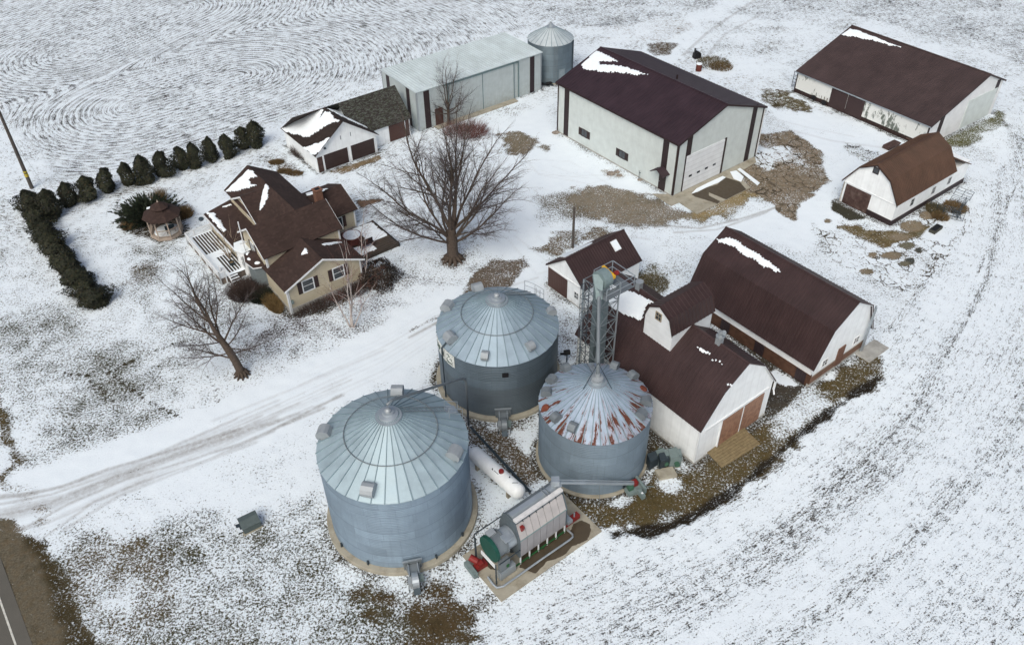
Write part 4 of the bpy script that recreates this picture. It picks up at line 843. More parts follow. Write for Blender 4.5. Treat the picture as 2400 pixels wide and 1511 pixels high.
for a in xs: f.fbox(M, FV, a - .05, a + .05, .05, 5.05, -.02, .13)
f.fbox(M, FV, xs[0], xs[3] + .6, 5.03, 5.2, -.02, .2); M.build('door_track', mat('slate_trim', (.13, .19, .20), .5), f.root)
a, _ = f.fpx(FV, *c1(715, 960)); panel(f, FV, a - .55, a + .55, .05, 2.3, RUSTDOOR, 'door', .14)
corner_boards(f, L, W, pr, GALVW, .16); M = MB(); f.box(M, xs[1], L - 2.2, -1.05, -.1, -.05, .10); M.build('concrete_apron', CONC, f.root)
MSH = f
M = MB(); M.tube([f.P(-.2, -.2, .3), f.P(-.5, -.3, .45), f.P(-.9, -.2, .25)], .12, 8)
f2 = empty('scrap_pile', f.wld(-1.3, .4, 0), 0, 'dark scrap wheels and pipes between grey shed and small far bin', 'scrap pile')
M = MB()
for i in range(4): M.lathe([(.28, -.08), (.38, 0), (.28, .08)], 12, (random.uniform(-.6, .6), random.uniform(-.5, .5), .12 + .1 * i))
M.build('wheel', BLACK, f2); M = MB()
for i in range(5): M.tube([(random.uniform(-1, 1), random.uniform(-.6, .6), .1), (random.uniform(-1, 1), random.uniform(-.6, .6), .35)], .05, 6)
M.build('pipe', STEELB, f2)

# ---- 8. garage and the old mossy-roofed shed behind it
f = Frame('old_shed', 0, 0, 127.3, -1, 'old shed with moss-blotched shingle roof and rusty brown door between garage and grey shed', 'shed')
GO = Vector((-22.65, 86.78, 0)); bpy.data.objects.remove(f.root); 
f = Frame('garage', -22.65, 86.78, 127.3, -1, 'white two-door garage, roof half under snow, beside the mossy-roofed shed', 'garage')
L, W = 8.46, 8.08; pr = [(-.28, 2.39), (W / 2, 5.05), (W + .28, 2.39)]; F0, FV = ('u', 0, -1), ('v', 0, -1); RL = 4.24
RH = 5.05
gq = lambda x, y: (620 + x / 5.8125, 180 + y / 5.8125)
q = f.px(*gq(1065, 605), u=-.28); RH = q[2]; VM = q[1]; pr = [(-.28, 2.39), (VM, RH), (W + .28, 2.39)]
rl = f.px(*gq(828, 413), h=RH)[0]
M = MB(); M.prism([f.P(0, v, h) for v, h in ((0, 0), (0, lerp_prof(pr, 0) - .07), (VM, RH - .07), (W, lerp_prof(pr, W) - .07), (W, 0))], f.P(rl, 0, 0)); f.box(M, rl, L, 0, W, 0, 2.42); wl_ = M.build('wall', WBOARD, f.root)
M = MB(); A_, B_, C_, D_ = f.P(-.28, -.28, 2.39), f.P(L + .28, -.28, 2.39), f.P(rl, VM, RH), f.P(-.28, VM, RH); plg = slab(M, A_, B_, C_, D_, .12, rib=.04, xr='auto', wrib=.04)
A2, B2, C2_, D2 = f.P(rl + 1.5, W + .28, 2.39), f.P(-.28, W + .28, 2.39), f.P(-.28, VM, RH), f.P(rl, VM, RH); plr = slab(M, f.P(-.28, W + .28, 2.39), f.P(rl, W + .28, 2.39), f.P(rl, VM, RH), f.P(-.28, VM, RH), 0)
slab(M, f.P(L + .28, -.28, 2.39), f.P(L + .28, W * .9, 2.39), f.P(rl, VM + .5, RH), f.P(rl, VM, RH), 0, xl=0)
M.build('roof', mat_roof('garage_shingles', (.035, .026, .024), .9, shingle=True), f.root); rakes(f, pr, TRIM, -.3, .16); rakes(f, pr, DBROWN, -.34, .06, .04, .0, 'drip_edge')
for a, b, c, d_ in ((825, 1240, 1160, 1170), (1190, 1120, 1515, 1040)):
    a0 = f.fpx(F0, *gq(a, b))[0]; a1 = f.fpx(F0, *gq(c, d_))[0]; dd_ = panel(f, F0, a0 + .05, a1 - .05, .1, 2.05, mat_siding('dark_garage_door' + str(a), (.040, .024, .022), .5, axis='z', depth=.4), 'garage_door', .06)
    M = MB(); f.fbox(M, F0, a0 - .05, a0 + .05, .05, 2.12, -.02, .09); f.fbox(M, F0, a1 - .05, a1 + .05, .05, 2.12, -.02, .09); M.build('door_frame', TRIM, dd_)
a0 = f.fpx(F0, *gq(735, 1290))[0]; panel(f, F0, max(.05, a0), a0 + .75, .05, 2.0, OLDDOOR, 'side_door', .05)
for x, y in ((1035, 830), (1170, 780)): a, h = f.fpx(F0, *gq(x, y)); panel(f, F0, a - .03, a + .03, h - .25, h + .25, STEELB, 'vent_slot', .03)
a, h = f.fpx(F0, *gq(815, 970)); M = MB(); f.fbox(M, F0, a - .12, a + .12, h - .08, h + .08, -.02, .25); M.build('wall_lamp', STEELB, f.root)
snow_patch(f, plg, [gq(*p) for p in ((225, 707), (500, 565), (760, 450), (790, 455), (735, 580), (760, 570), (830, 480), (890, 490), (930, 550), (1010, 605), (900, 625), (760, 710), (620, 800), (520, 810), (400, 770), (270, 738))], .16, .12, .10, .25, 9, grow=.12)
snow_patch(f, plg, [gq(*p) for p in ((535, 968), (660, 930), (770, 890), (880, 830), (850, 870), (740, 1010), (690, 1050), (640, 1050))], .12, .12, .12, .25, 10, grow=.1)
snow_patch(f, plr, [gq(*p) for p in ((850, 430), (950, 450), (1150, 510), (1290, 580), (1390, 650), (1470, 710), (1380, 690), (1180, 600), (1000, 510))], .1, .12, .04, .3, 11)
GAR = f; o_ = f.wld(L + .28, 0, 0)
# the old shed: ridge square to the garage's
f = Frame('old_shed', *f.wld(0, 0, 0)[:2], 127.3, -1, 'old shed with moss-blotched shingle roof and rusty brown door between garage and grey shed', 'shed')
r1 = f.px(*gq(1820, 85), h=RH); e1 = f.px(*gq(2005, 560), h=2.45); e0 = f.px(*gq(1510, 712), h=2.45); rr0 = f.px(*gq(828, 413), h=RH)
EU, VE, RU = e1[0], e1[1], rr0[0]
VS = VM + .35; M = MB()
slab(M, f.P(EU, VS + 1.5, 2.45), f.P(EU, VE, 2.45), f.P(RU, VE, RH), f.P(RU, VS + .1, RH), 0); slab(M, f.P(RU + (RU - EU), VS, 2.45), f.P(RU + (RU - EU), VE, 2.45), f.P(RU, VE, RH), f.P(RU, VS, RH), 0)
M.build('roof', RMOSS, f.root)
M = MB(); M.prism([f.P(EU + .3, VS + 2.2, 0), f.P(EU + .3, VS + 2.2, 2.55), f.P(RU, VS + 2.2, RH - .1), f.P(2 * RU - EU - .3, VS + 2.2, 2.55), f.P(2 * RU - EU - .3, VS + 2.2, 0)], f.P(0, VE - VS - 2.5, 0)); M.build('wall', WBOARD, f.root)
FE = ('u', EU + .3, -1); a0 = f.fpx(FE, *gq(1700, 780))[0]; a1 = f.fpx(FE, *gq(1915, 720))[0]; a2 = f.fpx(FE, *gq(2020, 700))[0]
panel(f, FE, a0, a1 - .04, .1, 2.25, RUSTDOOR, 'sliding_door', .07); panel(f, FE, a1 + .04, min(a2, VE - .35), .1, 2.25, RUSTDOOR, 'sliding_door', .07)
M = MB(); f.fbox(M, FE, a1 - .04, a1 + .04, .1, 2.3, -.02, .1); f.fbox(M, FE, VE - .34, VE - .24, .05, 2.35, -.02, .1); M.build('door_frame', TRIM, f.root)

# ================================================================== FARMHOUSE
f = Frame('farmhouse', -20.87, 60.65, 127.3, -1, 'cream farmhouse with several steep brown shingle roofs, brick chimney and dark shutters', 'house')
HO = f
def gable_u(u0, u1, v0, v1, e, r, ov=.35, base=0., roofm=RSHING, wallm=CREAM, rk=((0, 1),), ext=(0, 0)):
    """gable with its ridge along u"""
    vm = (v0 + v1) / 2; sl = (r - e) / (vm - v0 + ov); M = MB(); he = e + sl * ov
    M.prism([f.P(u0, v0, base), f.P(u0, v0, he - .08), f.P(u0, vm, r - .08), f.P(u0, v1, he - .08), f.P(u0, v1, base)], f.P(u1 - u0, 0, 0)); M.build('wall', wallm, f.root)
    M = MB(); a, b = u0 - (ov if ext[0] == 0 else ext[0]), u1 + (ov if ext[1] == 0 else ext[1])
    p1 = slab(M, f.P(a, v0 - ov, e), f.P(b, v0 - ov, e), f.P(b, vm, r), f.P(a, vm, r), 0, th=.12); p2 = slab(M, f.P(a, v1 + ov, e), f.P(b, v1 + ov, e), f.P(b, vm, r), f.P(a, vm, r), 0, th=.12)
    M.build('roof', roofm, f.root); T = MB()
    pr = [(v0 - ov, e), (vm, r), (v1 + ov, e)]
    for uu in ([a - .03] if rk[0][0] == 0 else []) + ([b] if len(rk) > 1 else []):
        for (x0, h0), (x1, h1) in zip(pr, pr[1:]): T.prism([f.P(uu, x0, h0 - .01), f.P(uu, x1, h1 - .01), f.P(uu, x1, h1 - .2), f.P(uu, x0, h0 - .2)], f.P(.03, 0, 0))
    if T.v: T.build('rake_trim', TRIM, f.root)
    return p1, p2
def gable_v(u0, u1, v0, v1, e, r, ov=.35, base=0., ends=(1, 1), roofm=RSHING, wv1=None):
    """gable with its ridge along v"""
    um = (u0 + u1) / 2; sl = (r - e) / (um - u0 + ov); he = e + sl * ov; M = MB(); w1 = v1 if wv1 is None else wv1
    M.prism([f.P(u0, v0, base), f.P(u0, v0, he - .08), f.P(um, v0, r - .08), f.P(u1, v0, he - .08), f.P(u1, v0, base)], f.P(0, w1 - v0, 0)); M.build('wall', CREAM, f.root)
    a, b = v0 - (ov if ends[0] else 0), v1 + (ov if ends[1] else 0); M = MB()
    p1 = slab(M, f.P(u0 - ov, a, e), f.P(u0 - ov, b, e), f.P(um, b, r), f.P(um, a, r), 0, th=.12); p2 = slab(M, f.P(u1 + ov, a, e), f.P(u1 + ov, b, e), f.P(um, b, r), f.P(um, a, r), 0, th=.12)
    M.build('roof', roofm, f.root); T = MB(); pr = [(u0 - ov, e), (um, r), (u1 + ov, e)]
    for vv, on in ((a - .03, ends[0]), (b, ends[1])):
        if on:
            for (x0, h0), (x1, h1) in zip(pr, pr[1:]): T.prism([f.P(x0, vv, h0 - .01), f.P(x1, vv, h1 - .01), f.P(x1, vv, h1 - .2), f.P(x0, vv, h0 - .2)], f.P(0, .03, 0))
    if T.v: T.build('rake_trim', TRIM, f.root)
    return p1, p2
# two-storey rear block, cross gables, low wings
pA = gable_u(9.2, 17.27, 2.16, 7.58, 4.47, 6.38, ext=(2.6, 0), rk=((1, 1), (1, 1)))
pM = gable_v(3.83, 9.12, .11, 7.8, 4.47, 6.40)
pB = gable_v(9.9, 15.3, 2.12, 4.4, 4.47, 6.15, ends=(1, 0), wv1=3.2)
pL = gable_u(0, 3.9, 0, 7.78, 3.0, 4.89, ext=(.44, .55), rk=((0, 1),))
pR = gable_v(8.9, 14.8, 7.2, 12.1, 2.45, 3.95, ends=(0, 1))
# foundation of the front wing
M = MB(); f.box(M, -.04, 3.9, -.04, 7.82, -.05, .55); f.box(M, 3.9, 9.2, -.0, 7.84, -.05, .4); f.box(M, 8.86, 14.84, 7.5, 12.14, -.05, .35); M.build('foundation', CONCW, f.root)
# side porch wing under a shed roof
M = MB(); f.box(M, 9.9, 17.2, -.55, 2.1, 0, 2.55); M.prism([f.P(9.9, -.55, 2.5), f.P(9.9, 2.1, 2.5), f.P(9.9, 2.1, 3.0)], f.P(7.3, 0, 0)); M.build('wing_wall', CREAM, f.root)
M = MB(); pP = slab(M, f.P(9.5, -.9, 2.62), f.P(17.6, -.9, 2.62), f.P(17.6, 2.2, 3.2), f.P(9.5, 2.2, 3.2), 0, th=.12); M.build('wing_roof', RSHING, f.root)
M = MB(); f.box(M, 9.5, 17.6, -1.0, -.9, 2.42, 2.6); M.build('gutter', TRIM, f.root)
M = MB(); M.lathe([(.2, 0), (.28, .15), (.2, .3)], 12, tuple(f.P(17.3, -1.35, 2.2))); M.build('satellite_dish', STEELB, f.root)
for a in (15.8, 13.4, 11.4): window(f, ('v', -.55, -1), a, 1.3, .8, .9, TRIM, None, (1, 0), fw_=.06)
# bay with snow-covered roof and small entrance roof
M = MB(); M.prism([f.P(9.9, -.6, 0), f.P(8.9, -1.0, 0), f.P(8.0, -.6, 0), f.P(8.0, .4, 0), f.P(9.9, .4, 0)], f.P(0, 0, 2.9)); M.build('bay', WHITE, f.root)
M = MB(); M.prism([f.P(10.0, -.75, 2.9), f.P(8.9, -1.2, 2.9), f.P(7.85, -.7, 2.9), f.P(7.85, .2, 2.9), f.P(10.0, .2, 2.9)], f.P(0, 0, .12)); M.build('bay_roof', SNOW, f.root)
for a in (9.35, 8.45): window(f, ('v', -.82, -1), a, 1.2, .45, 1.1, WHITE, None, (0, 1), fw_=.05)
M = MB(); M.prism([f.P(7.7, -.5, .1), f.P(6.6, -.9, .1), f.P(5.4, -.7, .1), f.P(4.9, .15, .1), f.P(7.9, .15, .1)], f.P(0, 0, 2.55)); M.build('entry_screen', mat('grey_screen', (.16, .19, .20), .5), f.root)
M = MB(); ap = f.P(6.4, .12, 3.55); ed = [f.P(8.0, .12, 2.85), f.P(7.75, -.7, 2.75), f.P(6.6, -1.1, 2.72), f.P(5.2, -.9, 2.72), f.P(4.6, .12, 2.8)]
for p, q in zip(ed, ed[1:]): M.prism([p, q, ap], (0, 0, .09))
en = M.build('entry_roof', RSHING, f.root); M = MB()
for p, q in zip(ed, ed[1:]): M.bar(p, q, .1)
M.build('gutter', TRIM, en)
for (cx, cy, r_) in ((1180, 650, 50), (1310, 720, 35), (1155, 560, 25)):
    q = f.px(430 + cx / 7.556, 520 + cy / 7.556, h=3.05); M = MB(); M.lathe([(.01, .1), (.18, .09), (.3, .02)], 10, tuple(f.P(q[0], q[1], q[2] - .02))); M.build('snow_patch', SNOW, en)
# gable windows
window(f, ('v', .11, -1), 6.9, 3.1, .7, 1.2, TRIM, .35, (1, 1)); window(f, ('v', 2.12, -1), 12.3, 3.9, .6, .9, TRIM, None, (0, 1))
F0 = ('u', 0, -1); hd = lambda x, y: (560 + x / 6.294, 520 + y / 6.294)
for x, y in ((1020, 925), (1468, 740)): a, h = f.fpx(F0, *hd(x, y)); window(f, F0, a, h - .62, 1.05, 1.2, TRIM, .42, (0, 1), fw_=.1)
a, h = f.fpx(('u', 8.9, -1), 680 + 905 / 7.196, 410 + 790 / 7.196); window(f, ('u', 8.9, -1), 10.0, .8, 1.1, 1.2, TRIM, .38, (1, 0))
M = MB(); f.box(M, -.12, -.04, -.1, .04, .0, 3.0); f.box(M, -.12, -.04, .1, .16, .0, 2.9); M.build('downspout', TRIM, f.root)
for bx in ((3.75, 3.95, .0, .2, 2.9, 4.5), (3.74, 3.9, 7.7, 7.86, .3, 4.4), (8.84, 8.95, 12.0, 12.16, .2, 2.5), (-.03, .12, 7.68, 7.84, .3, 3.05)): M = MB(); f.box(M, *bx); M.build('corner_trim', TRIM, f.root)
a, h = f.fpx(F0, *hd(785, 1180)); M = MB(); f.fbox(M, F0, a - .1, a + .1, h - .15, h + .2, -.02, .18); M.build('electric_meter', GREYP, f.root)
# brick chimney
q = f.px(680 + 500 / 7.196, 410 + 400 / 7.196, h=4.2); M = MB(); cu, cv = q[0] + .3, q[1]; f.box(M, cu - .35, cu + .35, cv - .38, cv + .38, 2.5, 5.1); ch = M.build('chimney', BLOCK, f.root)
M = MB(); f.box(M, cu - .42, cu + .42, cv - .45, cv + .45, 5.1, 5.22); M.build('chimney_cap', BLOCK, ch); M = MB(); f.box(M, cu - .22, cu + .22, cv - .25, cv + .25, 5.2, 5.24); M.build('flue', BLACK, ch)
h1 = lambda x, y: (460 + x / 7.953, 370 + y / 7.953)
snow_patch(f, pA[0], [h1(*p) for p in ((545, 620), (640, 530), (800, 380), (990, 195), (1145, 345), (1000, 400), (1000, 490), (1140, 500), (950, 570), (770, 625), (690, 620), (620, 640))], .12, .1, .16, .22, 12)
snow_patch(f, pA[0], [h1(*p) for p in ((1290, 480), (1365, 580), (1330, 740), (1250, 900), (1175, 985), (1175, 880), (1215, 660))], .12, .09, .05, .3, 13)
snow_patch(f, pP, [h1(*p) for p in ((165, 1020), (320, 1010), (400, 1110), (480, 1220), (560, 1345), (500, 1365), (400, 1270), (280, 1150))], .12, .09, .06, .3, 14)
snow_patch(f, pP, [h1(*p) for p in ((500, 905), (640, 850), (650, 880), (560, 915))], .08, .09, .04, .3, 15)
snow_patch(f, pL[0], [hd(*p) for p in ((925, 475), (965, 375), (985, 385), (1020, 450), (1000, 465))], .1, .07, .04, .3, 16)
snow_patch(f, pL[1], [hd(*p) for p in ((1225, 325), (1330, 295), (1500, 285), (1530, 300), (1400, 325), (1260, 338))], .1, .07, .04, .3, 17)
r1_ = lambda x, y: (680 + x / 7.196, 410 + y / 7.196)
snow_patch(f, pR[1], [r1_(*p) for p in ((260, 310), (450, 265), (640, 225), (560, 265), (400, 320), (290, 350))], .1, .08, .04, .3, 18)
snow_patch(f, pR[0], [r1_(*p) for p in ((300, 435), (345, 455), (400, 478), (320, 505))], .1, .07, .03, .3, 19, rough=.05)
# wooden deck on the porch side
dk = empty('deck', f.wld(12.5, -2., 0), f.th, 'white-railed wooden deck half under snow along the side of the farmhouse', 'deck')
class Sub(Frame):
    def __init__(s, fr, root, u, v): s.o = fr.wld(u, v, 0); s.th = fr.th; s.sg = fr.sg; s.ud = fr.ud; s.vd = fr.vd; s.root = root
d = Sub(f, dk, 12.5, -2.); DU0, DU1, DV0, DV1, DH = 8.4 - 12.5, 17.3 - 12.5, -3.35 + 2, -.65 + 2, .68
M = MB(); v = DV0
while v < DV1: d.box(M, DU0, DU1, v, v + .125, DH - .04, DH); v += .15
M.build('deck_boards', mat_wood('grey_deck_boards', (.075, .062, .052), 1, .15), dk)
M = MB(); d.box(M, DU0 + .05, DU1 - .05, DV0 + .05, DV1, .0, DH - .06); M.build('deck_base', mat('deck_skirt', (.16, .13, .11), .9, var=.3), dk)
def soft_snow(fr, parent, u0, u1, v0, v1, h, th=.07, res=.11, seed=1, cut=.35, stripes=None, name='snow_patch'):
    us, vs = np.arange(u0, u1 + .001, res), np.arange(v0, v1 + .001, res); U, V = np.meshgrid(us, vs, indexing='ij'); e = np.minimum.reduce([U - u0, u1 - U, V - v0, v1 - V])
    s = np.minimum(e * 4, 1.) * .6 + (vnoise(U, V, .7, seed) - .5) * .8 + (vnoise(U, V, .25, seed + 1) - .5) * .3 - cut + .2
    if stripes: s = s + stripes(U, V)
    Hh = h + np.clip(s, 0, 1) ** .5 * th; M = MB(); idx = -np.ones(U.shape, int)
    for i in range(U.shape[0]):
        for j in range(U.shape[1]):
            if s[i, j] > 0: idx[i, j] = len(M.v); M.v.append(tuple(fr.P(U[i, j], V[i, j], Hh[i, j] + .004)))
    for i in range(U.shape[0] - 1):
        for j in range(U.shape[1] - 1):
            q = (idx[i, j], idx[i + 1, j], idx[i + 1, j + 1], idx[i, j + 1])
            if min(q) >= 0: M.f.append(q)
    return M.build(name, SNOW, parent) if M.f else None
st = lambda U, V: np.where((np.abs(U + 2.1) < 1.6) & (V > -.3) | (np.abs(U - 2.6) < 1.9) & (V > -.9), -1.15 * (np.abs(((V / .3) % 1) - .5) < .3), .4)
soft_snow(d, dk, DU0, DU1, DV0, DV1, DH, .06, .05, 31, .1, st)
def railing(fr, parent, pts, h0, hh=.95, m=TRIM, gap=.14, name='railing'):
    M = MB()
    for p, q in zip(pts, pts[1:]):
        a = fr.P(*p, 0); b_ = fr.P(*q, 0); Ld = (b_ - a).length; n_ = max(1, int(Ld / gap)); z = Vector((0, 0, 1))
        M.bar(a + z * (h0 + hh), b_ + z * (h0 + hh), .14, .06); M.bar(a + z * (h0 + .12), b_ + z * (h0 + .12), .07, .05)
        for i in range(n_ + 1): c = a.lerp(b_, i / n_); M.bar(c + z * h0, c + z * (h0 + hh), .04)
        for i in range(int(Ld / 1.8) + 2): c = a.lerp(b_, min(1, i * 1.8 / Ld)); M.bar(c + z * .0, c + z * (h0 + hh + .06), .11)
    return M.build(name, m, parent)
railing(d, dk, [(DU1, DV1), (DU1, DV0 - .02), (DU0, DV0 - .02), (DU0, DV0 + .55)], DH, .75)
M = MB()
for i in range(4): d.box(M, DU0 - .27 * (i + 1), DU0 - .27 * i, DV0 + .75, DV0 + 1.75, 0, DH - .16 * (i + .6))
sp = M.build('steps', mat_wood('step_boards', (.07, .05, .045), 0, .27), dk); M = MB()
for i in range(4): d.box(M, DU0 - .27 * (i + 1) + .08, DU0 - .27 * i, DV0 + .78, DV0 + 1.72, DH - .16 * (i + .6), DH - .16 * (i + .6) + .04)
M.build('snow_patch', SNOW, sp); M = MB(); M.bar(d.P(DU0, DV0 + .7, DH + .9), d.P(DU0 - 1.1, DV0 + .7, .8), .1, .08); M.bar(d.P(DU0 - 1.05, DV0 + .7, 0), d.P(DU0 - 1.05, DV0 + .7, .85), .1); M.build('handrail', TRIM, sp)
ch_ = empty('deck_chair', d.wld(DU0 + .9, DV0 + .65, DH), f.th, 'small white chair dusted with snow at the near end of the deck', 'chair'); M = MB(); M.box(-.25, .25, -.25, .25, .38, .43); M.build('seat', WHITE, ch_)
M = MB(); M.box(-.25, .25, .21, .25, .43, .9); M.build('backrest', WHITE, ch_)
for x in (-.22, .22):
    for y in (-.22, .22): M = MB(); M.box(x - .02, x + .02, y - .02, y + .02, 0, .38); M.build('leg', WHITE, ch_)
pt = empty('planter', f.wld(9.9, -1.5, .68), 0, 'dark round planter standing on the deck by the bay window', 'planter'); M = MB(); M.lathe([(.2, 0), (.3, .45), (.26, .45), (.24, .35)], 14); M.build('pot', STEELB, pt); M = MB(); M.lathe([(.25, .35), (.01, .42)], 12); M.build('soil', DRYG, pt)
# back terrace with round tub and wooden platform
tr = empty('terrace', f.wld(6.0, 11.5, 0), f.th, 'brown wooden terrace with snow patches behind the low front wing', 'terrace'); t = Sub(f, tr, 6., 11.5)
M = MB(); t.box(M, -2.9, 2.6, -3.3, 2.4, .0, .32); M.build('terrace_deck', mat_wood('dark_terrace_boards', (.055, .042, .030), 0, .15), tr)
M = MB(); t.box(M, -2.95, 2.65, 2.38, 2.48, 0, .38); M.build('terrace_edge', BLACK, tr); soft_snow(t, tr, -.9, 2.5, -.1, 2.3, .32, .06, .1, 33, .12); soft_snow(t, tr, -2.4, -.6, -1.9, .2, .32, .06, .1, 35, .2); soft_snow(t, tr, 1.8, 3.8, .3, 1.9, .06, .06, .1, 36, .25)
tb = empty('hot_tub', f.wld(6.6, 10.35, .32), 0, 'round red-brown hot tub with snow on its cover on the back terrace', 'hot tub'); M = MB(); M.lathe([(1.0, 0), (1.0, .75), (.93, .75)], 28); M.build('tub', mat('tub_redwood', (.11, .035, .03), .6), tb)
M = MB(); M.lathe([(.93, .74), (.8, .82), (.01, .84)], 28, cap=False); M.build('cover', SNOW, tb)
tbl = empty('patio_table', f.wld(4.6, 11.0, .32), f.th, 'black patio bench with snow caught on its slats, by the hot tub', 'bench'); M = MB(); M.box(-.2, .2, -.8, .8, .4, .46); M.build('seat', BLACK, tbl)
for y in (-.7, .7): M = MB(); M.box(-.2, .2, y - .03, y + .03, 0, .4); M.build('leg', BLACK, tbl)
M = MB(); M.box(.18, .22, -.8, .8, .46, .85); M.build('backrest', BLACK, tbl)
# white mast against the porch wing
q = f.wld(8.0, -.45, 0); p2 = plane_hit(430 + 965 / 7.556, 520, q, Vector((0, 1, 0))); ms = empty('antenna_mast', q, 0, 'thin white mast with short crossarm standing against the porch bay', 'mast')
M = MB(); M.tube([(0, 0, 0), tuple(p2 - q)], .06, 8); M.build('pole', TRIM, ms); pm = (p2 - q) * .62; M = MB(); M.bar(pm - f.vd * .35, pm + f.vd * .35, .08); M.build('crossarm', TRIM, ms)

# ================================================================== GRAIN BINS
def rise(bx, by, tx, ty):
    """height above the ground point under (bx,by) whose picture is nearest (tx,ty)"""
    b = gp(bx, by); best = (1e9, 0)
    for i in range(0, 600):
        h = i * .05; w = Vector((b.x, b.y, h)) - Vector((0, 0, CAM_H)); d = w.dot(fw); x = 1200 + w.dot(rt) / d * FPX; y = 755.5 - w.dot(up) / d * FPX
        e = (x - tx) ** 2 + (y - ty) ** 2
        if e < best[0]: best = (e, h)
    return best[1]
def pol(r, a, z=0): return Vector((r * math.cos(R(a)), r * math.sin(R(a)), z))
RIBM = mat_galv('roof_rib', (.22, .30, .34), metal=.3, rough=.55)
def make_bin(name, x, y, Rr, e, r, label, npan, wallm, roofm, base=.3, ring=.38, capr=.62, vents=(), ventm=None, mid=.6, rib=.06, wave=.18):
    root = empty(name, (x, y, 0), 0, label, 'grain bin')
    if ring: M = MB(); M.lathe([(Rr + ring, -.1), (Rr + ring, base - .03), (Rr + ring - .03, base), (Rr - .5, base)], 72); M.build('foundation', CONC, root)
    n = 120; Rw = Rr - .07; prof = []; z = base; k = 0
    while z < e - .03: prof.append((Rw + .030 * math.sin(k * math.pi / 2), z)); z += wave / 4; k += 1
    prof.append((Rw, e)); M = MB(); M.lathe(prof, n, cap=False); M.build('wall', wallm, root, smooth=True)
    ang = 360 / npan; M = MB(); rise_ = lambda q: e + (r - e) * (1 - q / Rr)
    inner = capr * .8
    for i in range(npan):
        a0, a1 = i * ang, (i + 1) * ang
        p = [pol(Rr, a0, e), pol(Rr, a1, e), pol(inner, a1, rise_(inner)), pol(inner, a0, rise_(inner))]
        dn = Vector((0, 0, -.05)); k0 = len(M.v); M.add(p + [q + dn for q in p], [(0, 1, 2, 3), (4, 7, 6, 5), (0, 4, 5, 1), (2, 6, 7, 3)])
        d = (p[3] - p[0]).normalized(); s_ = Vector((-math.sin(R(a0)), math.cos(R(a0)), 0)); nn = s_.cross(d); nn = nn if nn.z > 0 else -nn
        w0, w1 = .045, .02; A, B = p[0] + d * -.02, p[3]
        M.add([A - s_ * w0, A + s_ * w0, A + s_ * w0 * .5 + nn * rib, A - s_ * w0 * .5 + nn * rib, B - s_ * w1, B + s_ * w1, B + s_ * w1 * .5 + nn * rib, B - s_ * w1 * .5 + nn * rib], [(0, 1, 2, 3), (4, 7, 6, 5), (0, 3, 7, 4), (1, 5, 6, 2), (3, 2, 6, 7)])
    rof = M.build('roof', roofm, root); rof.data.materials.append(RIBM)
    for i, p_ in enumerate(rof.data.polygons): p_.material_index = 1 if i % 9 >= 4 else 0
    if mid:
        q = Rr * mid; M = MB(); zz = rise_(q) + rib + .03; path = [pol(q, t, zz) for t in np.linspace(0, 360, 73)]; M.tube(path, .035, 6); M.build('roof_ring', GALVD, root)
    M = MB(); zc = rise_(capr); M.lathe([(capr + .22, zc - .16), (capr + .22, zc - .02), (capr + .02, zc + .0), (capr - .02, zc + .16), (capr * .62, zc + .22), (capr * .58, zc + .34), (.05, zc + .38)], 32); cp = M.build('roof_cap', GALV, root)
    M = MB(); M.lathe([(capr * .3, zc + .3), (capr * .32, zc + .5), (capr * .16, zc + .6), (.02, zc + .62)], 20); M.build('collar', GALVW, cp)
    sl = math.atan2(r - e, Rr)
    for fr_, a, kind in vents:
        q = Rr * fr_; c = pol(q, a, rise_(q)); dn = (pol(Rr, a, e) - c).normalized(); s_ = Vector((-math.sin(R(a)), math.cos(R(a)), 0)); nn = dn.cross(s_); nn = nn if nn.z > 0 else -nn
        M = MB(); w = .28 if kind != 'big' else .34; S = 1.22 if kind == 'big' else 1.
        if kind == 'lid': M.lathe([(.30, .0), (.30, .1), (.05, .14)], 16); M.v = [tuple(c + s_ * v[0] + dn * v[1] + nn * v[2]) for v in M.v]; M.build('hatch_lid', mat('rusty_lid', (.17, .05, .03), .8, var=.3), root); continue
        prof = [(-.34, .0), (-.36, .28), (-.26, .44), (-.08, .54), (.14, .54), (.32, .44), (.40, .28), (.40, .14), (.26, .12), (.2, .0)]
        M.prism([c + dn * px_ * S * 1.05 + nn * pz * S * 1.05 - s_ * w * S for px_, pz in prof], s_ * 2 * w * S); vo = M.build('roof_vent', ventm or GALVW, root)
        M = MB(); M.obox(c + dn * .36 * S + nn * .1 * S, dn * .04, s_ * 1.6 * w * S, nn * .16 * S); M.build('vent_mouth', BLACK, vo)
    return root, rise_
W1 = mat_galv('bin_wall_bright', (.29, .385, .48), tier=.84, metal=.45, rough=.42); R1 = mat_galv('bin_roof_bright', (.36, .46, .51), metal=.35, rough=.5)
W2 = mat_galv('bin_wall_dull', (.15, .20, .24), tier=.84, metal=.45, rough=.42, dark=(3.25, .55)); R2 = mat_galv('bin_roof_mid', (.32, .41, .48), metal=.4, rough=.48)
W3 = mat_galv('bin_wall_old', (.22, .29, .35), tier=.84, metal=.4, rough=.5); R3 = mat_galv('bin_roof_rusty', (.34, .42, .52), metal=.25, rough=.55, rust=1.)
W4 = mat_galv('bin_wall_far', (.19, .25, .29), tier=.84, metal=.4, rough=.5); R4 = mat_galv('bin_roof_far', (.52, .58, .60), metal=.3, rough=.5)
b1, z1 = make_bin('grain_bin', -8.21, 37.75, 5.15, 7.44, 10.53, 'largest bright galvanised grain bin on a stained concrete ring, nearest the camera', 36, W1, R1, .35, .36, .66,
    [(.70, 89, 'big'), (.88, 174, 'big'), (.86, -103, 'big'), (.86, -20, 'big')], mid=.61)
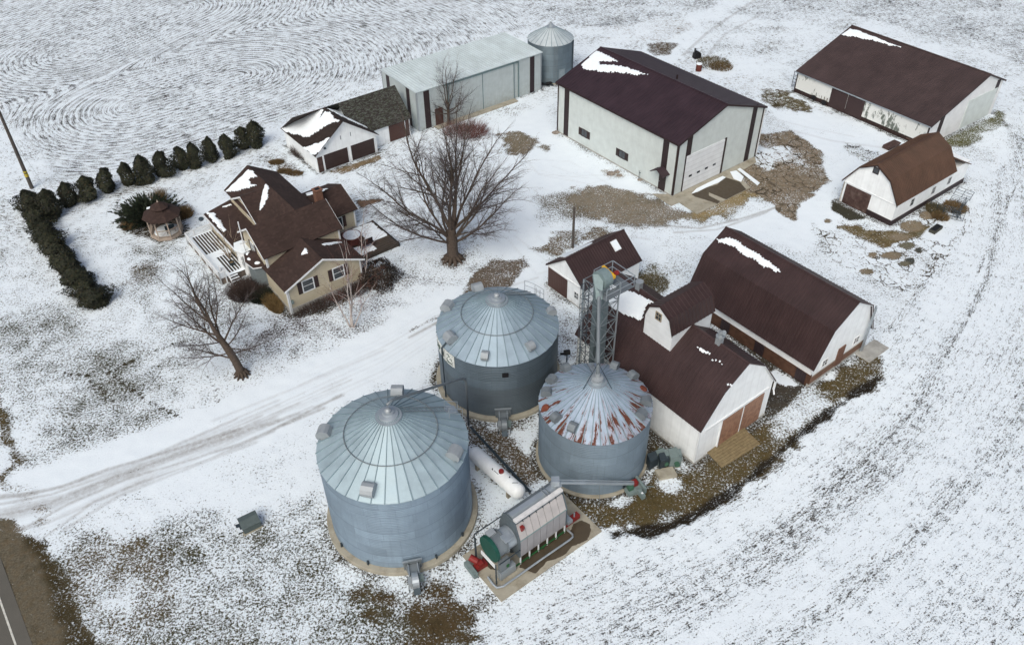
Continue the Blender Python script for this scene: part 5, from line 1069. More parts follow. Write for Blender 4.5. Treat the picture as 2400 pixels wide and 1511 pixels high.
b2, z2 = make_bin('grain_bin', -1.19, 51.76, 5.05, 5.87, 8.92, 'galvanised grain bin with darker lower wall and white sign, behind the largest bin', 36, W2, R2, .3, .34, .7,
    [(.84, -148, 'big'), (.86, -102, 'n'), (.83, -53, 'n'), (.88, 12, 'n'), (.86, 158, 'big'), (.84, 113, 'big')], mid=.58)
b3, z3 = make_bin('grain_bin', 6.09, 42.93, 4.22, 5.76, 8.23, 'grain bin with rust-streaked roof ringed by many vents', 40, W3, R3, .15, .16, .5,
    [(.86, 123, 'n'), (.84, 150, 'n'), (.84, 172, 'n'), (.9, -168, 'lid'), (.84, -146, 'n'), (.82, -122, 'n'), (.83, -31, 'n'), (.84, -9, 'n'), (.85, 36, 'n'), (.84, 62, 'n'), (.9, 16, 'lid')], ventm=GALVD, mid=0, rib=.035)
b4, z4 = make_bin('grain_bin', 5.94, 113.72, 3.24, 5.41, 7.27, 'small far grain bin with pale cone roof behind the grey steel shed', 24, W4, R4, .1, .12, .42, (), mid=0, rib=.03)
# ring 3: darker upper ladder steps, inner ladder rungs on the far side
def ladder(parent, p, q, w, side, step=.33, m=GALVD, name='ladder', r_=.022):
    p, q, side = Vector(p), Vector(q), Vector(side).normalized(); M = MB()
    for s_ in (-1, 1): M.tube([p + side * s_ * w / 2, q + side * s_ * w / 2], r_, 5)
    n = int((q - p).length / step)
    for i in range(1, n): c = p.lerp(q, i / n); M.tube([c - side * w / 2, c + side * w / 2], r_ * .8, 4)
    return M.build(name, m, parent)
def cone_ladder(root, z, Rr, a, r0_, r1_, w=.45, name='roof_ladder', up_=.12): ladder(root, pol(r0_, a, z(r0_) + up_), pol(r1_, a, z(r1_) + up_), w, (-math.sin(R(a)), math.cos(R(a)), 0), name=name)
cone_ladder(b1, z1, 5.15, 35, 5.0, 1.0); cone_ladder(b2, z2, 5.05, 52, 4.9, 1.0); cone_ladder(b3, z3, 4.22, 92, 4.1, .8)
def hoop_rail(root, z, Rr, a, side=1, hh=1.0, name='eave_railing'):
    M = MB(); s_ = Vector((-math.sin(R(a)), math.cos(R(a)), 0)); c = [pol(Rr * .99, a, z(Rr * .99)), pol(Rr * .80, a, z(Rr * .8))]; U = Vector((0, 0, hh))
    for sg_ in (-1, 1):
        A, B = c[0] + s_ * .4 * sg_, c[1] + s_ * .4 * sg_
        M.tube([A, A + U], .025, 6); M.tube([B, B + U], .025, 6); M.tube([A + U, B + U], .025, 6); M.tube([A + U / 2, B + U / 2], .02, 6)
    return M.build(name, GALV, root)
hoop_rail(b1, z1, 5.15, 28); 
M = MB(); a = 50; s_ = Vector((-math.sin(R(a)), math.cos(R(a)), 0)); pts = [pol(4.95, 38, z2(4.95)), pol(4.95, 50, z2(4.95)), pol(4.95, 62, z2(4.95))]; U = Vector((0, 0, 1.1))
for p in pts: M.tube([p, p + U], .025, 6)
for k_ in (1., .55): M.tube([p + U * k_ for p in pts], .022, 6)
M.build('eave_railing', GALV, b2)
q = pol(4.6, 34, z1(4.6)); M = MB(); M.obox(q + Vector((0, 0, .1)), (.75, .4, -.3), (-.35, .65, 0), (0, 0, .12)); M.build('eave_hatch', GALV, b1)
def wall_ladder(root, Rr, a, z0, z1_, cage=False, m=GALVD):
    s_ = (-math.sin(R(a)), math.cos(R(a)), 0); ladder(root, pol(Rr + .16, a, z0), pol(Rr + .16, a, z1_), .42, s_, m=m, name='wall_ladder')
wall_ladder(b1, 5.1, 35, .6, 8.0); wall_ladder(b2, 5.0, 48, .6, 6.5); wall_ladder(b4, 3.2, -80, .6, 5.5)
def wbox(root, Rr, a, z0, z1_, w, d, m, name):
    c = pol(Rr + d / 2 - .02, a, (z0 + z1_) / 2); M = MB(); M.obox(c, pol(d, a), Vector((-math.sin(R(a)), math.cos(R(a)), 0)) * w, (0, 0, z1_ - z0)); return M.build(name, m, root)
for a in (-140, -112, -58, -30): wbox(b1, 5.15, a, .38, .78, .10, .12, STEELB, 'anchor_bracket')
wbox(b2, 5.0, -83, 4.75, 5.1, .5, .12, BLACK, 'wall_hatch'); wbox(b3, 4.15, -60, .2, .5, .12, .1, STEELB, 'anchor_bracket')
wbox(b4, 3.2, -62, .4, 2.0, .9, .08, mat('bin_door', (.22, .27, .30), .5), 'bin_door'); wbox(b4, 3.2, -15, .0, 5.3, .35, .12, STEELB, 'downpipe')
# white sign on the second bin: curved panel with tall dark green ornamental lettering
M = MB(); a0, a1, zt, zb = -171, -133, 5.72, 4.5; n = 18; vs = []
for i in range(n + 1):
    a = a0 + (a1 - a0) * i / n; vs += [pol(5.03, a, zb), pol(5.03, a, zt), pol(5.0, a, zb), pol(5.0, a, zt)]
fs = []
for i in range(n): k_ = 4 * i; fs += [(k_, k_ + 4, k_ + 5, k_ + 1), (k_ + 1, k_ + 5, k_ + 7, k_ + 3), (k_, k_ + 2, k_ + 6, k_ + 4)]
M.add(vs, fs + [(0, 1, 3, 2), (4 * n, 4 * n + 2, 4 * n + 3, 4 * n + 1)]); sg_ = M.build('sign', mat('sign_white', (.68, .71, .68), .5), b2)
M = MB(); SGN = mat('sign_green', (.012, .05, .035), .5)
def wstroke(pts, w=.05):
    P = [pol(5.045, a0 + (a1 - a0) * x, zb + (zt - zb) * y) for x, y in pts]
    for p, q in zip(P, P[1:]): M.bar(p, q, w, .02)
wstroke([(.03, .93), (.97, .93)], .03); wstroke([(.03, .80), (.55, .80)], .02)
for i, sh in enumerate(([(0, .7), (0, .3), (.5, .2), (.9, .35)], [(0, .3), (.4, .75), (.8, .3)], [(0, .25), (0, .7), (.8, .7), (.8, .5), (0, .5)], [(.4, .25), (.4, .75)], [(0, .25), (0, .72), (.8, .25), (.8, .72)])):
    wstroke([(.10 + i * .105 + px_ * .08, y) for px_, y in sh])
wstroke([(.72, .75), (.78, .85), (.84, .7), (.76, .55), (.72, .35), (.80, .2), (.92, .25), (.95, .4)], .06); wstroke([(.70, .12), (.95, .15)], .05); wstroke([(.84, .55), (.9, .6), (.92, .45)], .05)
M.build('lettering', SGN, sg_)
# cross pipes: long spout from the nearest bin's cap, down between the bins
pr_ = empty('transfer_pipe', (0, 0, 0), 0, 'thin steel pipe from the largest bin cap bending down between the bins', 'pipe')
bb = gp(1099, 1004); ht = rise(1099, 1004, 1092, 886); p0 = Vector((-8.21, 37.75, 11.1)); pr_.location = (bb.x, bb.y, 0); lo = Vector((bb.x, bb.y, 0)); tp = Vector((bb.x, bb.y, ht))
dirn = (p0 - tp); M = MB(); M.tube([p0 - lo, p0 - lo - dirn * .06 + Vector((0, 0, .28)), tp - lo + dirn * .06 + Vector((0, 0, .12)), tp - lo + Vector((0, 0, -.05)) + dirn * .01, tp - lo + Vector((0, 0, -.5)), Vector((0, 0, .4))], .10, 10, True); M.build('pipe', GALVD, pr_, smooth=True)
M = MB()
for t in np.linspace(.1, .9, 6): c = (p0 - lo).lerp(tp - lo, t); M.tube([c + Vector((0, 0, .1)), c + Vector((0, 0, .45))], .015, 4)
M.tube([p0 - lo + Vector((0, 0, .5)), tp - lo + Vector((0, 0, .5))], .012, 4); M.build('truss_rod', GALVD, pr_)
p2_ = empty('downpipe', b2.location, 0, 'thin dark vertical pipe clamped to the left side of the signed bin', 'pipe'); M = MB(); M.tube([pol(4.2, -148, z2(4.2) + .3), pol(5.18, -148, 5.9), pol(5.22, -148, 5.4), pol(5.22, -148, .4)], .07, 8); p2_.location = b2.location; M.build('pipe', STEELB, p2_)
# auger trough lying beside the tank
qa, qb = gp(1103, 1000, .35), gp(1243, 1152, .35); au = empty('auger', qa, 0, 'dark tube auger lying on the ground along the propane tank', 'auger'); M = MB(); M.tube([(0, 0, 0), tuple(qb - qa)], .10, 10); M.build('auger_tube', STEELB, au)
for t in (.05, .35, .65, .95): M = MB(); c = (qb - qa) * t; M.box(c.x - .16, c.x + .16, c.y - .05, c.y + .05, -.35, -.05); M.build('stand', GALVD, au)

# ---- bin fans and unload units
def bin_fan(b, Rr, a, label, bright):
    rt_ = empty('aeration_fan', b.location + pol(Rr + .0, a), R(a), label, 'fan', 'fans at the bin bases')
    M = MB(); M.prism([(-.1, -.62, .35), (-.1, .62, .35), (-.1, .62, 1.25), (-.1, -.62, 1.25)], (.06, 0, 0)); M.prism([(0, -.5, .4), (0, .5, .4), (.75, .3, .4), (.75, -.3, .4)], (0, 0, .55)); M.build('transition_duct', GALVD, rt_)
    M = MB(); M.box(-.08, 0, -.68, .68, 1.25, 1.37)
    for y in (-.32, .32): M.box(-.02, .9, y - .03, y + .03, .95, 1.1)
    M.build('bracket', GALV, rt_); n = 18; vs = [(1.15 + .56 * math.cos(t), -.22, .72 + .56 * math.sin(t)) for t in np.linspace(0, 2 * math.pi, n + 1)[:-1]]
    M = MB(); M.prism(vs, (0, .44, 0)); M.build('fan_housing', bright, rt_, smooth=False); M = MB(); M.box(.8, 1.2, .24, .58, .45, .85); M.build('motor', GREYP, rt_)
    M = MB(); M.box(.95, 1.5, -.5, -.24, .55, 1.0); M.build('control_box', GALVW, rt_)
    for y in (-.5, .5):
        for x in (.7, 1.5): M = MB(); M.box(x - .03, x + .03, y - .03, y + .03, -.02, .55); M.build('leg', STEELB, rt_)
    M = MB(); M.obox((1.72, 0, .5), (.5, 0, -.5), (0, .45, 0), (.03, 0, .03)); M.build('intake_guard', STEELB, rt_)
bin_fan(b1, 5.35, -77, 'bright galvanised fan and duct at the foot of the largest bin', GALV); bin_fan(b2, 5.2, -86, 'dark galvanised fan and duct at the foot of the signed bin', GALVD)
def blower(px_, py_, rz, label, tall):
    rt_ = empty('blower', gp(px_, py_), rz, label, 'blower', 'blowers beside the rusty-roofed bin')
    M = MB(); M.prism([(-.45, -.5, .15), (.45, -.5, .15), (.5, -.5, 1.0 * tall), (.2, -.5, 1.25 * tall), (-.4, -.5, 1.1 * tall)], (0, 1.0, 0)); M.build('housing', GREYP, rt_)
    M = MB(); M.prism([(-.45, -.4, .3), (-1.25, -.75, .15), (-1.25, -.75, 1.25), (-.45, -.4, 1.0)], (0, .8, 0)); M.build('transition_duct', STEELB, rt_)
    M = MB(); M.tube([(.1, -.75, .6), (.1, -.5, .6)], .2, 12); M.tube([(.1, .5, .6), (.1, .78, .6)], .2, 12); M.build('motor', mat('green_motor', (.05, .12, .08), .5), rt_)
    M = MB(); M.box(.15, .5, -.3, .3, 1.0 * tall, 1.0 * tall + .25); M.build('hood', GREYP, rt_); M = MB(); M.box(.42, .53, -.2, .05, .7, .95); M.box(.42, .53, .12, .3, .75, .9); M.build('warning_label', TRIM, rt_)
    M = MB(); M.box(-.4, .5, -.45, .45, -.05, .16); M.build('base', CONC, rt_); return rt_
blower(1550, 1083, R(10), 'smaller grey blower with open duct against the rusty-roofed bin', .85); blower(1577, 1085, R(5), 'larger grey blower on a concrete block beside the main barn corner', 1.05)
cb = MB(); c = gp(1560, 1112); cb.obox(c + Vector((0, 0, .15)), (1.4, .3, 0), (-.25, .8, 0), (0, 0, .36)); tag(cb.build('concrete_block', CONC), 'weathered concrete block under the two grey blowers', 'concrete block')
uq = gp(1492, 1150); un = empty('unload_motor', uq, R(25), 'green and red unloading motor unit at the foot of the rusty-roofed bin', 'machine')
for nm, mt, bx in (('frame', GREYP, (-.9, .5, -.35, .35, .15, .45)), ('gearbox', REDP, (-.25, .15, .1, .5, .45, .85)), ('motor', mat('green_motor', (.05, .12, .08), .5), (-.75, -.35, -.1, .3, .4, .8)), ('belt_guard', GREYP, (.25, .45, -.6, .75, .2, .75)), ('cover_plate', GREYP, (-.2, .1, -1.0, -.3, .2, .6))): M = MB(); M.box(*bx); M.build(nm, mt, un)
M = MB(); M.tube([(-.1, .4, .5), (-.5, 1.6, .7)], .12, 8); M.tube([(.3, 0, .4), (1.3, -.25, .1)], .04, 6); M.build('tube', GREYP, un); M = MB(); M.box(.43, .47, -.4, -.2, .5, .7); M.box(-.1, .05, -.8, -.65, .6, .62); M.build('warning_label', TRIM, un)

# ---- feed auger from the bin foot to the dryer hopper
DF = Frame('grain_dryer', .28, 32.78, 38.5, 1, 'grey steel continuous grain dryer on green base frame, standing on a concrete pad', 'grain dryer'); dd = lambda x, y: (1080 + x / 4.722, 1100 + y / 4.722)
hb = DF.wld(4.1, 1.1, 4.9); fa = empty('feed_auger', (uq.x, uq.y, 0), 0, 'inclined galvanised auger tube passing in front of the rusty bin to the dryer', 'auger'); lo = Vector((uq.x, uq.y, 0))
M = MB(); e_ = uq + Vector((-.3, .1, .75)) - lo; t_ = hb - lo; M.tube([e_, t_], .13, 10); M.tube([e_ + Vector((0, 0, .28)), t_ + Vector((0, 0, .28))], .04, 6)
for t in np.linspace(.08, .92, 7): c = e_.lerp(t_, t); M.bar(c, c + Vector((0, 0, .28)), .05)
M.build('auger_tube', GALV, fa); M = MB(); M.obox(t_ + Vector((0, 0, .1)), (.55, 0, 0), (0, .5, 0), (0, 0, .5)); M.build('drive_head', GALV, fa); M = MB(); M.lathe([(.12, -.75), (.38, -.1)], 4, tuple(t_)); M.build('hopper', GALVW, fa)
M = MB(); c = e_.lerp(t_, .45); M.tube([c, (c.x + .1, c.y - .1, 0)], .02, 5); M.build('support_rod', GALVD, fa)

# ---- concrete pad and dryer
pa, pb = gp(*dd(450, 1465)), gp(*dd(1560, 685)); pe = (pb - pa); pl_ = pe.length; pe.normalize(); pn = Vector((-pe.y, pe.x, 0))
M = MB(); M.prism([pa, pb, pb + pn * 4.5, pa + pn * 4.5], (0, 0, .12)); pad = M.build('concrete_pad', CONC); tag(pad, 'tan concrete slab with a dark wet stain under the grain dryer', 'concrete pad')
m, nt, b = newmat('wet_concrete'); g = NT(nt); n_ = g.noise(g.obj(), 2.5, 5); g.set(b.inputs['Base Color'], g.mix(n_, (.045, .034, .020), (.09, .07, .045))); g.set(b.inputs['Roughness'], g.mapr(n_, .3, .7, .35, .75)); WET = m
def flat_poly(pts, h, m, name, parent=None, wob=.0, th=.004):
    P = [gp(*p, h) for p in pts]; out = []
    for p, q in zip(P, P[1:] + P[:1]):
        k_ = max(1, int((q - p).length / .15))
        for i in range(k_): c = p.lerp(q, i / k_); out.append(c + Vector((random.uniform(-wob, wob), random.uniform(-wob, wob), 0)))
    return MB().prism(out, (0, 0, th)).build(name, m, parent)
flat_poly([dd(*p) for p in ((650, 1080), (830, 1150), (960, 1010), (1050, 990), (1150, 940), (1230, 850), (1400, 780), (1440, 680), (1430, 600), (1340, 560), (1250, 600), (1200, 700), (1140, 640), (900, 800), (660, 960))], .122, WET, 'wet_stain', pad, .03)
flat_poly([dd(*p) for p in ((230, 1000), (270, 900), (330, 980), (370, 1060), (380, 1110), (330, 1100), (280, 1060))], .122, WET, 'wet_stain', pad, .03)
DL_, DW_ = 4.27, 2.8; prof = [(0, 1.15), (0, 3.0), (.5, 4.32), (.9, 4.52), (1.3, 4.52), (1.7, 4.32), (2.1, 3.0), (2.1, 1.15)]
M = MB(); M.prism([DF.P(.06, v, h) for v, h in prof], DF.P(DL_ - .12, 0, 0)); M.build('body', GALVD, DF.root)
for a in (0, DL_ - .07):
    M = MB(); M.prism([DF.P(a, v + (.04 if v > 1.1 else -.04), h + (.05 if h > 2 else 0)) for v, h in prof], DF.P(.07, 0, 0)); M.build('end_plate', mat('slate_end_plate', (.12, .15, .17), .5, metal=.3), DF.root)
PAN = mat_galv('dryer_panel', (.36, .35, .36), metal=.35, rough=.5)
PANB = mat_galv('dryer_roof_panel', (.50, .47, .46), metal=.2, rough=.5)
for i in range(7):
    a0, a1 = .09 + i * .585, .09 + (i + 1) * .585 - .03; M = MB(); DF.box(M, a0, a1, -.045, 0, 1.2, 2.95); M.build('wall_panel', PAN, DF.root)
    if i < 7: M = MB(); M.prism([DF.P(a0, .0, 3.03), DF.P(a1, .0, 3.03), DF.P(a1, .46, 4.24), DF.P(a0, .46, 4.24)], DF.P(0, -.04, .02)); M.build('roof_panel', PANB, DF.root)
    M = MB(); M.bar(DF.P(a1 + .015, .40, 4.2), DF.P(a1 + .015, .58, 4.48), .06); M.build('bracket', STEELB, DF.root)
M = MB(); DF.box(M, .05, DL_ - .05, .42, .72, 4.48, 4.66); M.build('top_rail', mat('pale_beam', (.62, .62, .62), .5), DF.root); M = MB(); DF.box(M, .05, DL_ - .05, -.06, .02, 2.93, 3.03); M.build('eave_rail', mat('teal_grey_trim', (.20, .28, .28), .5), DF.root)
M = MB(); M.prism([DF.P(.1, .78, 4.5), DF.P(.1, .92, 4.72), DF.P(.1, 1.25, 4.72), DF.P(.1, 1.4, 4.5)], DF.P(DL_ + .1, 0, 0)); M.build('top_auger_hood', GALV, DF.root)
for a in (3.0, 3.25): M = MB(); DF.box(M, a, a + .05, .7, 1.5, 4.68, 4.78); M.build('hood_band', GALVD, DF.root)
M = MB(); DF.box(M, .3, .55, .1, .35, 3.7, 4.05); M.build('exhaust_cap', REDP, DF.root)
for a in np.linspace(.1, DL_ - .12, 6): M = MB(); DF.box(M, a - .04, a + .04, -.02, .06, .3, 1.2); M.build('leg', TRIM if int(a * 10) % 2 else GALV, DF.root)
for v in (.02, 2.05): M = MB(); M.bar(DF.P(-.6, v, .42), DF.P(DL_, v, .42), .09); M.build('base_rail', GREENP, DF.root)
for a in (-.5, .9, 2.2, 3.5): M = MB(); M.bar(DF.P(a, .02, .12), DF.P(a, .02, .4), .06); M.build('jack', GREENP, DF.root)
M = MB(); M.prism([DF.P(.1, .5, 1.15), DF.P(.1, 1.1, .35), DF.P(.1, 1.8, 1.15)], DF.P(DL_ - .2, 0, 0)); M.build('discharge_trough', STEELB, DF.root)
vc, hc = .98, 2.7; M = MB(); M.tube([DF.P(-.02, vc, hc), DF.P(-.9, vc, hc)], .78, 28); M.build('burner_duct', GALV, DF.root); M = MB(); M.tube([DF.P(-.75, vc, hc), DF.P(-.85, vc, hc)], .92, 28); M.tube([DF.P(-.8, vc, hc), DF.P(-1.6, vc, hc)], .84, 28); M.build('fan_housing', GALVD, DF.root)
M = MB(); M.tube([DF.P(-1.6, vc, hc), DF.P(-1.85, vc, hc)], [.98, .98], 32); M.build('fan_cover', TEAL, DF.root)
M = MB(); DF.box(M, -1.95, -1.88, .25, 1.75, 1.45, 1.8); M.build('name_plate', TRIM, DF.root)
for bx, mt, nm in (((-1.75, -.45, -.15, .25, .25, 1.05), GALV, 'cabinet'), ((-1.7, -.9, -.1, .22, 1.1, 2.1), GALVD, 'control_box'), ((-1.0, -.3, .2, .8, 3.45, 3.62), GALV, 'access_hatch'), ((-1.6, -1.0, 1.2, 1.7, 3.35, 3.65), GALVW, 'motor_box')): M = MB(); DF.box(M, *bx); M.build(nm, mt, DF.root)
M = MB(); DF.box(M, -1.2, -1.0, -.16, -.09, 1.3, 1.55); M.build('gauge', GREENP, DF.root); M = MB()
M.bar(DF.P(-1.8, -.1, 2.15), DF.P(0, -.1, 2.15), .06); M.bar(DF.P(-2.1, -.1, .2), DF.P(-2.1, -.1, 2.4), .07); M.bar(DF.P(-2.1, 2.1, .2), DF.P(-2.1, 2.1, 3.0), .07); M.bar(DF.P(-2.1, 2.2, 3.3), DF.P(.2, 2.2, 3.3), .06); M.bar(DF.P(-2.1, 2.2, .3), DF.P(-2.1, 2.2, 3.3), .06); M.build('frame', STEELB, DF.root)
M = MB(); M.tube([gp(*dd(*p), .3) - DF.o for p in ((300, 1185), (360, 1270), (400, 1305), (470, 1290), (900, 985), (1205, 775), (1238, 745), (1235, 715), (1180, 665))], .075, 8); M.v = [tuple(Matrix.Rotation(-DF.th, 4, 'Z') @ Vector(v)) for v in M.v]; M.build('discharge_pipe', GALV, DF.root)
def red_motor(px_, py_, rz, label):
    r_ = empty('red_auger_drive', gp(px_, py_), rz, label, 'machine'); M = MB(); M.box(-.5, .4, -.25, .25, .1, .45); M.box(-.3, .1, -.2, .2, .45, .75); M.build('gearbox', REDP, r_); M = MB(); M.tube([(-.2, .1, .75), (-.5, .6, .95)], .24, 12); M.build('motor', REDP, r_)
    M = MB(); M.box(-.95, -.62, -.6, .7, .15, .6); M.build('belt_guard', GREYP, r_)
red_motor(*dd(225, 1080), R(35), 'red auger drive with grey belt guard at the left corner of the concrete pad')
r_ = empty('red_auger_end', DF.wld(DL_ + .1, .3, 0), DF.th, 'red discharge auger housing sticking out of the right end of the dryer', 'machine'); M = MB(); M.box(0, 1.35, -.2, .2, .55, .95); M.build('housing', REDP, r_); M = MB(); M.tube([(.9, -.05, .9), (.9, -.05, 1.35)], .06, 8); M.box(.05, .5, -.35, .5, .95, 1.25); M.build('gearbox', GALV, r_)

# ---- propane tank
ta, tb_ = Vector((-2.95, 42.18, 0)), Vector((.22, 38.62, 0)); dz = (tb_ - ta); tl = dz.length; tk = empty('propane_tank', ta, math.atan2(dz.y, dz.x), 'long white propane tank with red dome lid between the bins', 'tank')
M = MB(); path = [(-.58 + .0, 0, .95)]; rad = [.02]
for t in np.linspace(5, 90, 8): path.append((-.58 * math.cos(R(t)), 0, .95)); rad.append(.6 * math.sin(R(t)))
for t in np.linspace(90, 175, 8): path.append((tl - .58 * math.cos(R(t)), 0, .95)); rad.append(.6 * math.sin(R(t)))
path.append((tl + .58, 0, .95)); rad.append(.02); M.tube(path, rad, 32); M.build('tank_shell', mat('tank_white', (.84, .88, .90), .5, var=.04, dirt=((.45, .45, .42), .2)), tk, smooth=True)
M = MB(); M.lathe([(.2, 1.5), (.2, 1.68), (.16, 1.74), (.02, 1.76)], 20, (tl * .63, 0, 0)); M.build('dome_lid', REDP, tk)
for x in (.6, tl - .6): M = MB(); M.box(x - .12, x + .12, -.5, .5, -.05, .55); M.build('saddle', CONC, tk)
M = MB(); x = tl * .47; M.prism([(x, -.30, 1.475), (x + .17, -.34, 1.445), (x + .06, -.20, 1.52)], (0, -.01, .02)); M.build('emblem', BLACK, tk)
M = MB()
for i in range(6): x = tl * .47 + .24 + i * .09; M.box(x, x + .055, -.31, -.25, 1.47, 1.49); 
M.build('lettering', STEELB, tk); M = MB(); M.tube([(tl * .8, .1, 1.56), (tl * .8, .1, 1.62)], .05, 8); M.tube([(tl * .9, -.1, 1.5), (tl * .92, -.1, 1.62), (tl * .96, .2, 1.55), (tl * .98, .45, 1.2)], .02, 6); M.build('valve', STEELB, tk)

# ================================================================== ELEVATOR TOWER
TX, TY, TH_ = 6.75, 49.1, 12.3
tw = empty('elevator_tower', (TX, TY, 0), R(37), 'tall lattice bucket-elevator tower with yellow and red drive head between bin and barn', 'elevator')
hw = .95; M = MB()
cs = [(-hw, -hw), (hw, -hw), (hw, hw), (-hw, hw)]
for x, y in cs: M2 = MB(); M2.bar((x, y, 0), (x, y, TH_), .09); M2.build('corner_post', GALV, tw)
for i, ((ax, ay), (bx, by)) in enumerate(zip(cs, cs[1:] + cs[:1])):
    M2 = MB(); n = 7; hz = TH_ / n
    for k_ in range(n):
        z0, z1_ = k_ * hz, (k_ + 1) * hz; M2.bar((ax, ay, z1_), (bx, by, z1_), .045)
        M2.bar((ax, ay, z0), (bx, by, z1_), .04) ; M2.bar((bx, by, z0), (ax, ay, z1_), .04)
    M2.build('bracing', mat_galv('tower_steel', (.24, .28, .30), metal=.4, rough=.5) if 'tower_steel' not in MATS else MATS['tower_steel'], tw)
LG = mat_galv('leg_casing', (.17, .22, .24), metal=.35, rough=.5)
for y0, y1 in ((-.62, -.17), (.17, .62)): M2 = MB(); M2.box(-.22, .28, y0, y1, 0, TH_ - .3); M2.build('leg_casing', LG, tw)
M = MB(); n = 16; vs = [(-.3 + 0, .75 * math.cos(t), TH_ + .15 + .75 * math.sin(t)) for t in np.linspace(-.5, math.pi + .5, n)]; M.prism(vs, (.75, 0, 0)); M.build('head_housing', mat('pale_grey_green_steel', (.20, .265, .275), .45, metal=.2), tw)
M = MB(); M.prism([(.46, -.7, TH_ + .3), (.46, .6, TH_ + .55), (.46, .6, TH_ + .78), (.46, -.7, TH_ + .55)], (.24, 0, 0)); M.build('belt_guard', YELP, tw)
M = MB(); M.tube([(.78, -.45, TH_ + .5), (1.15, -.45, TH_ + .5)], .19, 14); M.build('drive_motor', REDP, tw)
M = MB(); M.box(-.9, 1.9, -1.5, -.7, TH_ - .62, TH_ - .56); M.build('platform', GALVD, tw); M = MB()
pf = [(-.9, -1.5), (1.9, -1.5), (1.9, .9), (-.0, .9)]; M.box(.9, 1.9, -1.5, .9, TH_ - .63, TH_ - .57)
M.build('platform_deck', GALVD, tw); M = MB()
for hh in (.5, 1.05):
    for p, q in zip(pf, pf[1:]): M.bar((*p, TH_ - .6 + hh), (*q, TH_ - .6 + hh), .05)
for p in pf + [(.5, -1.5)]: M.bar((*p, TH_ - .6), (*p, TH_ + .45), .05)
M.build('guard_rail', GALV, tw)
ladder(tw, (-1.25, .2, .3), (-1.25, .2, TH_ + .4), .42, (0, 1, 0), m=STEELB); M = MB()
for z in np.arange(2.4, TH_ + .6, .9): M.tube([(-1.25 - .62 * math.sin(t), .2 + .36 * math.cos(t), z) for t in np.linspace(0, math.pi, 9)], .022, 5)
for t in np.linspace(.3, math.pi - .3, 5): M.tube([(-1.25 - .62 * math.sin(t), .2 + .36 * math.cos(t), 2.4), (-1.25 - .62 * math.sin(t), .2 + .36 * math.cos(t), TH_ + .5)], .018, 4)
M.build('ladder_cage', STEELB, tw)
sp_ = empty('spout', (6.09, 42.93, 0), 0, 'galvanised downspout from the elevator head to the rusty bin cap', 'spout'); hd_ = Vector((TX, TY, TH_ - .2)) + Vector((math.cos(R(37)) * -.0 + .0, 0, 0)) - Vector((6.09, 42.93, 0)); hd_ = Vector((.35, 5.0, TH_ - .5))
M = MB(); M.tube([(0, 0, 8.6), (0, .02, 9.3), tuple(hd_)], [.14, .14, .14], 14); M.build('pipe', GALVD, sp_); M = MB(); M.lathe([(.45, 8.2), (.45, 8.3), (.2, 8.38), (.18, 8.7)], 20); M.build('collar', GALVW, sp_); M = MB(); M.prism([tuple(hd_ + Vector(v)) for v in ((-.25, -.25, -.15), (.25, -.25, -.15), (.4, .9, .7), (-.4, .9, .7))], (0, .2, .45)); M.build('head_chute', mat('pale_grey_green_steel', (.26, .34, .35), .45), sp_)
for a in (205, 335): M = MB(); M.tube([(0, .1, 9.6), tuple(pol(1.15, a, 7.55))], .03, 5); M.build('brace', STEELB, sp_)
wh = empty('black_motor', gp(1328, 848) , 0, 'black motor on a post beside the signed bin', 'motor'); M = MB(); M.box(-.05, .05, -.05, .05, 0, .9); M.build('post', STEELB, wh); M = MB(); M.tube([(-.25, 0, 1.1), (.25, .1, 1.1)], .25, 10); M.box(-.6, -.2, -.08, .08, .9, 1.05); M.build('housing', BLACK, wh)
# fan tail

# ================================================================== BARE TREES
def branch(M, p, d, L, r, depth, rnd, opt, tw):
    n = max(3, int(L / opt['seg'])) if depth < opt['max'] else 3; pts = [p.copy()]; rads = [r]; dd_ = d.copy(); step = L / n; r1 = r * opt['taper'] if depth < opt['max'] else .003
    for i in range(n):
        dd_ = (dd_ + Vector((rnd.gauss(0, 1), rnd.gauss(0, 1), rnd.gauss(0, .6))) * opt['wob'] * (1 + .4 * depth) + Vector((0, 0, opt['lift'][min(depth, len(opt['lift']) - 1)])) * .1).normalized()
        p = p + dd_ * step; pts.append(p.copy()); rads.append(r + (r1 - r) * (i + 1) / n)
    (M if r > .02 else tw).tube(pts, rads, 7 if depth < 2 else (5 if depth == 2 else 3), cap=depth < 2)
    if depth >= opt['max']: return
    k = opt['kids'][depth]
    for j in range(k):
        t = opt['start'][depth] + (1 - opt['start'][depth]) * (j + rnd.random() * .8) / k; t = min(t, .97); i = int(t * n); q = pts[i].lerp(pts[min(i + 1, n)], t * n - i); base_d = (pts[min(i + 1, n)] - pts[i]).normalized()
        ax = base_d.cross(Vector((rnd.gauss(0, 1), rnd.gauss(0, 1), rnd.gauss(0, 1)))).normalized(); a = opt['ang'][depth] * (.75 + .5 * rnd.random()); nd = (base_d * math.cos(a) + ax * math.sin(a)).normalized()
        branch(M, q, nd, L * opt['len'][depth] * (1 - .55 * t) * (.8 + .4 * rnd.random()), max(.004, (r + (r1 - r) * t) * opt['rad'][depth]), depth + 1, rnd, opt, tw)
    # leader goes on
    if depth < opt['max']: branch(M, pts[-1], dd_, L * .45, r1, depth + 1, rnd, opt, tw)
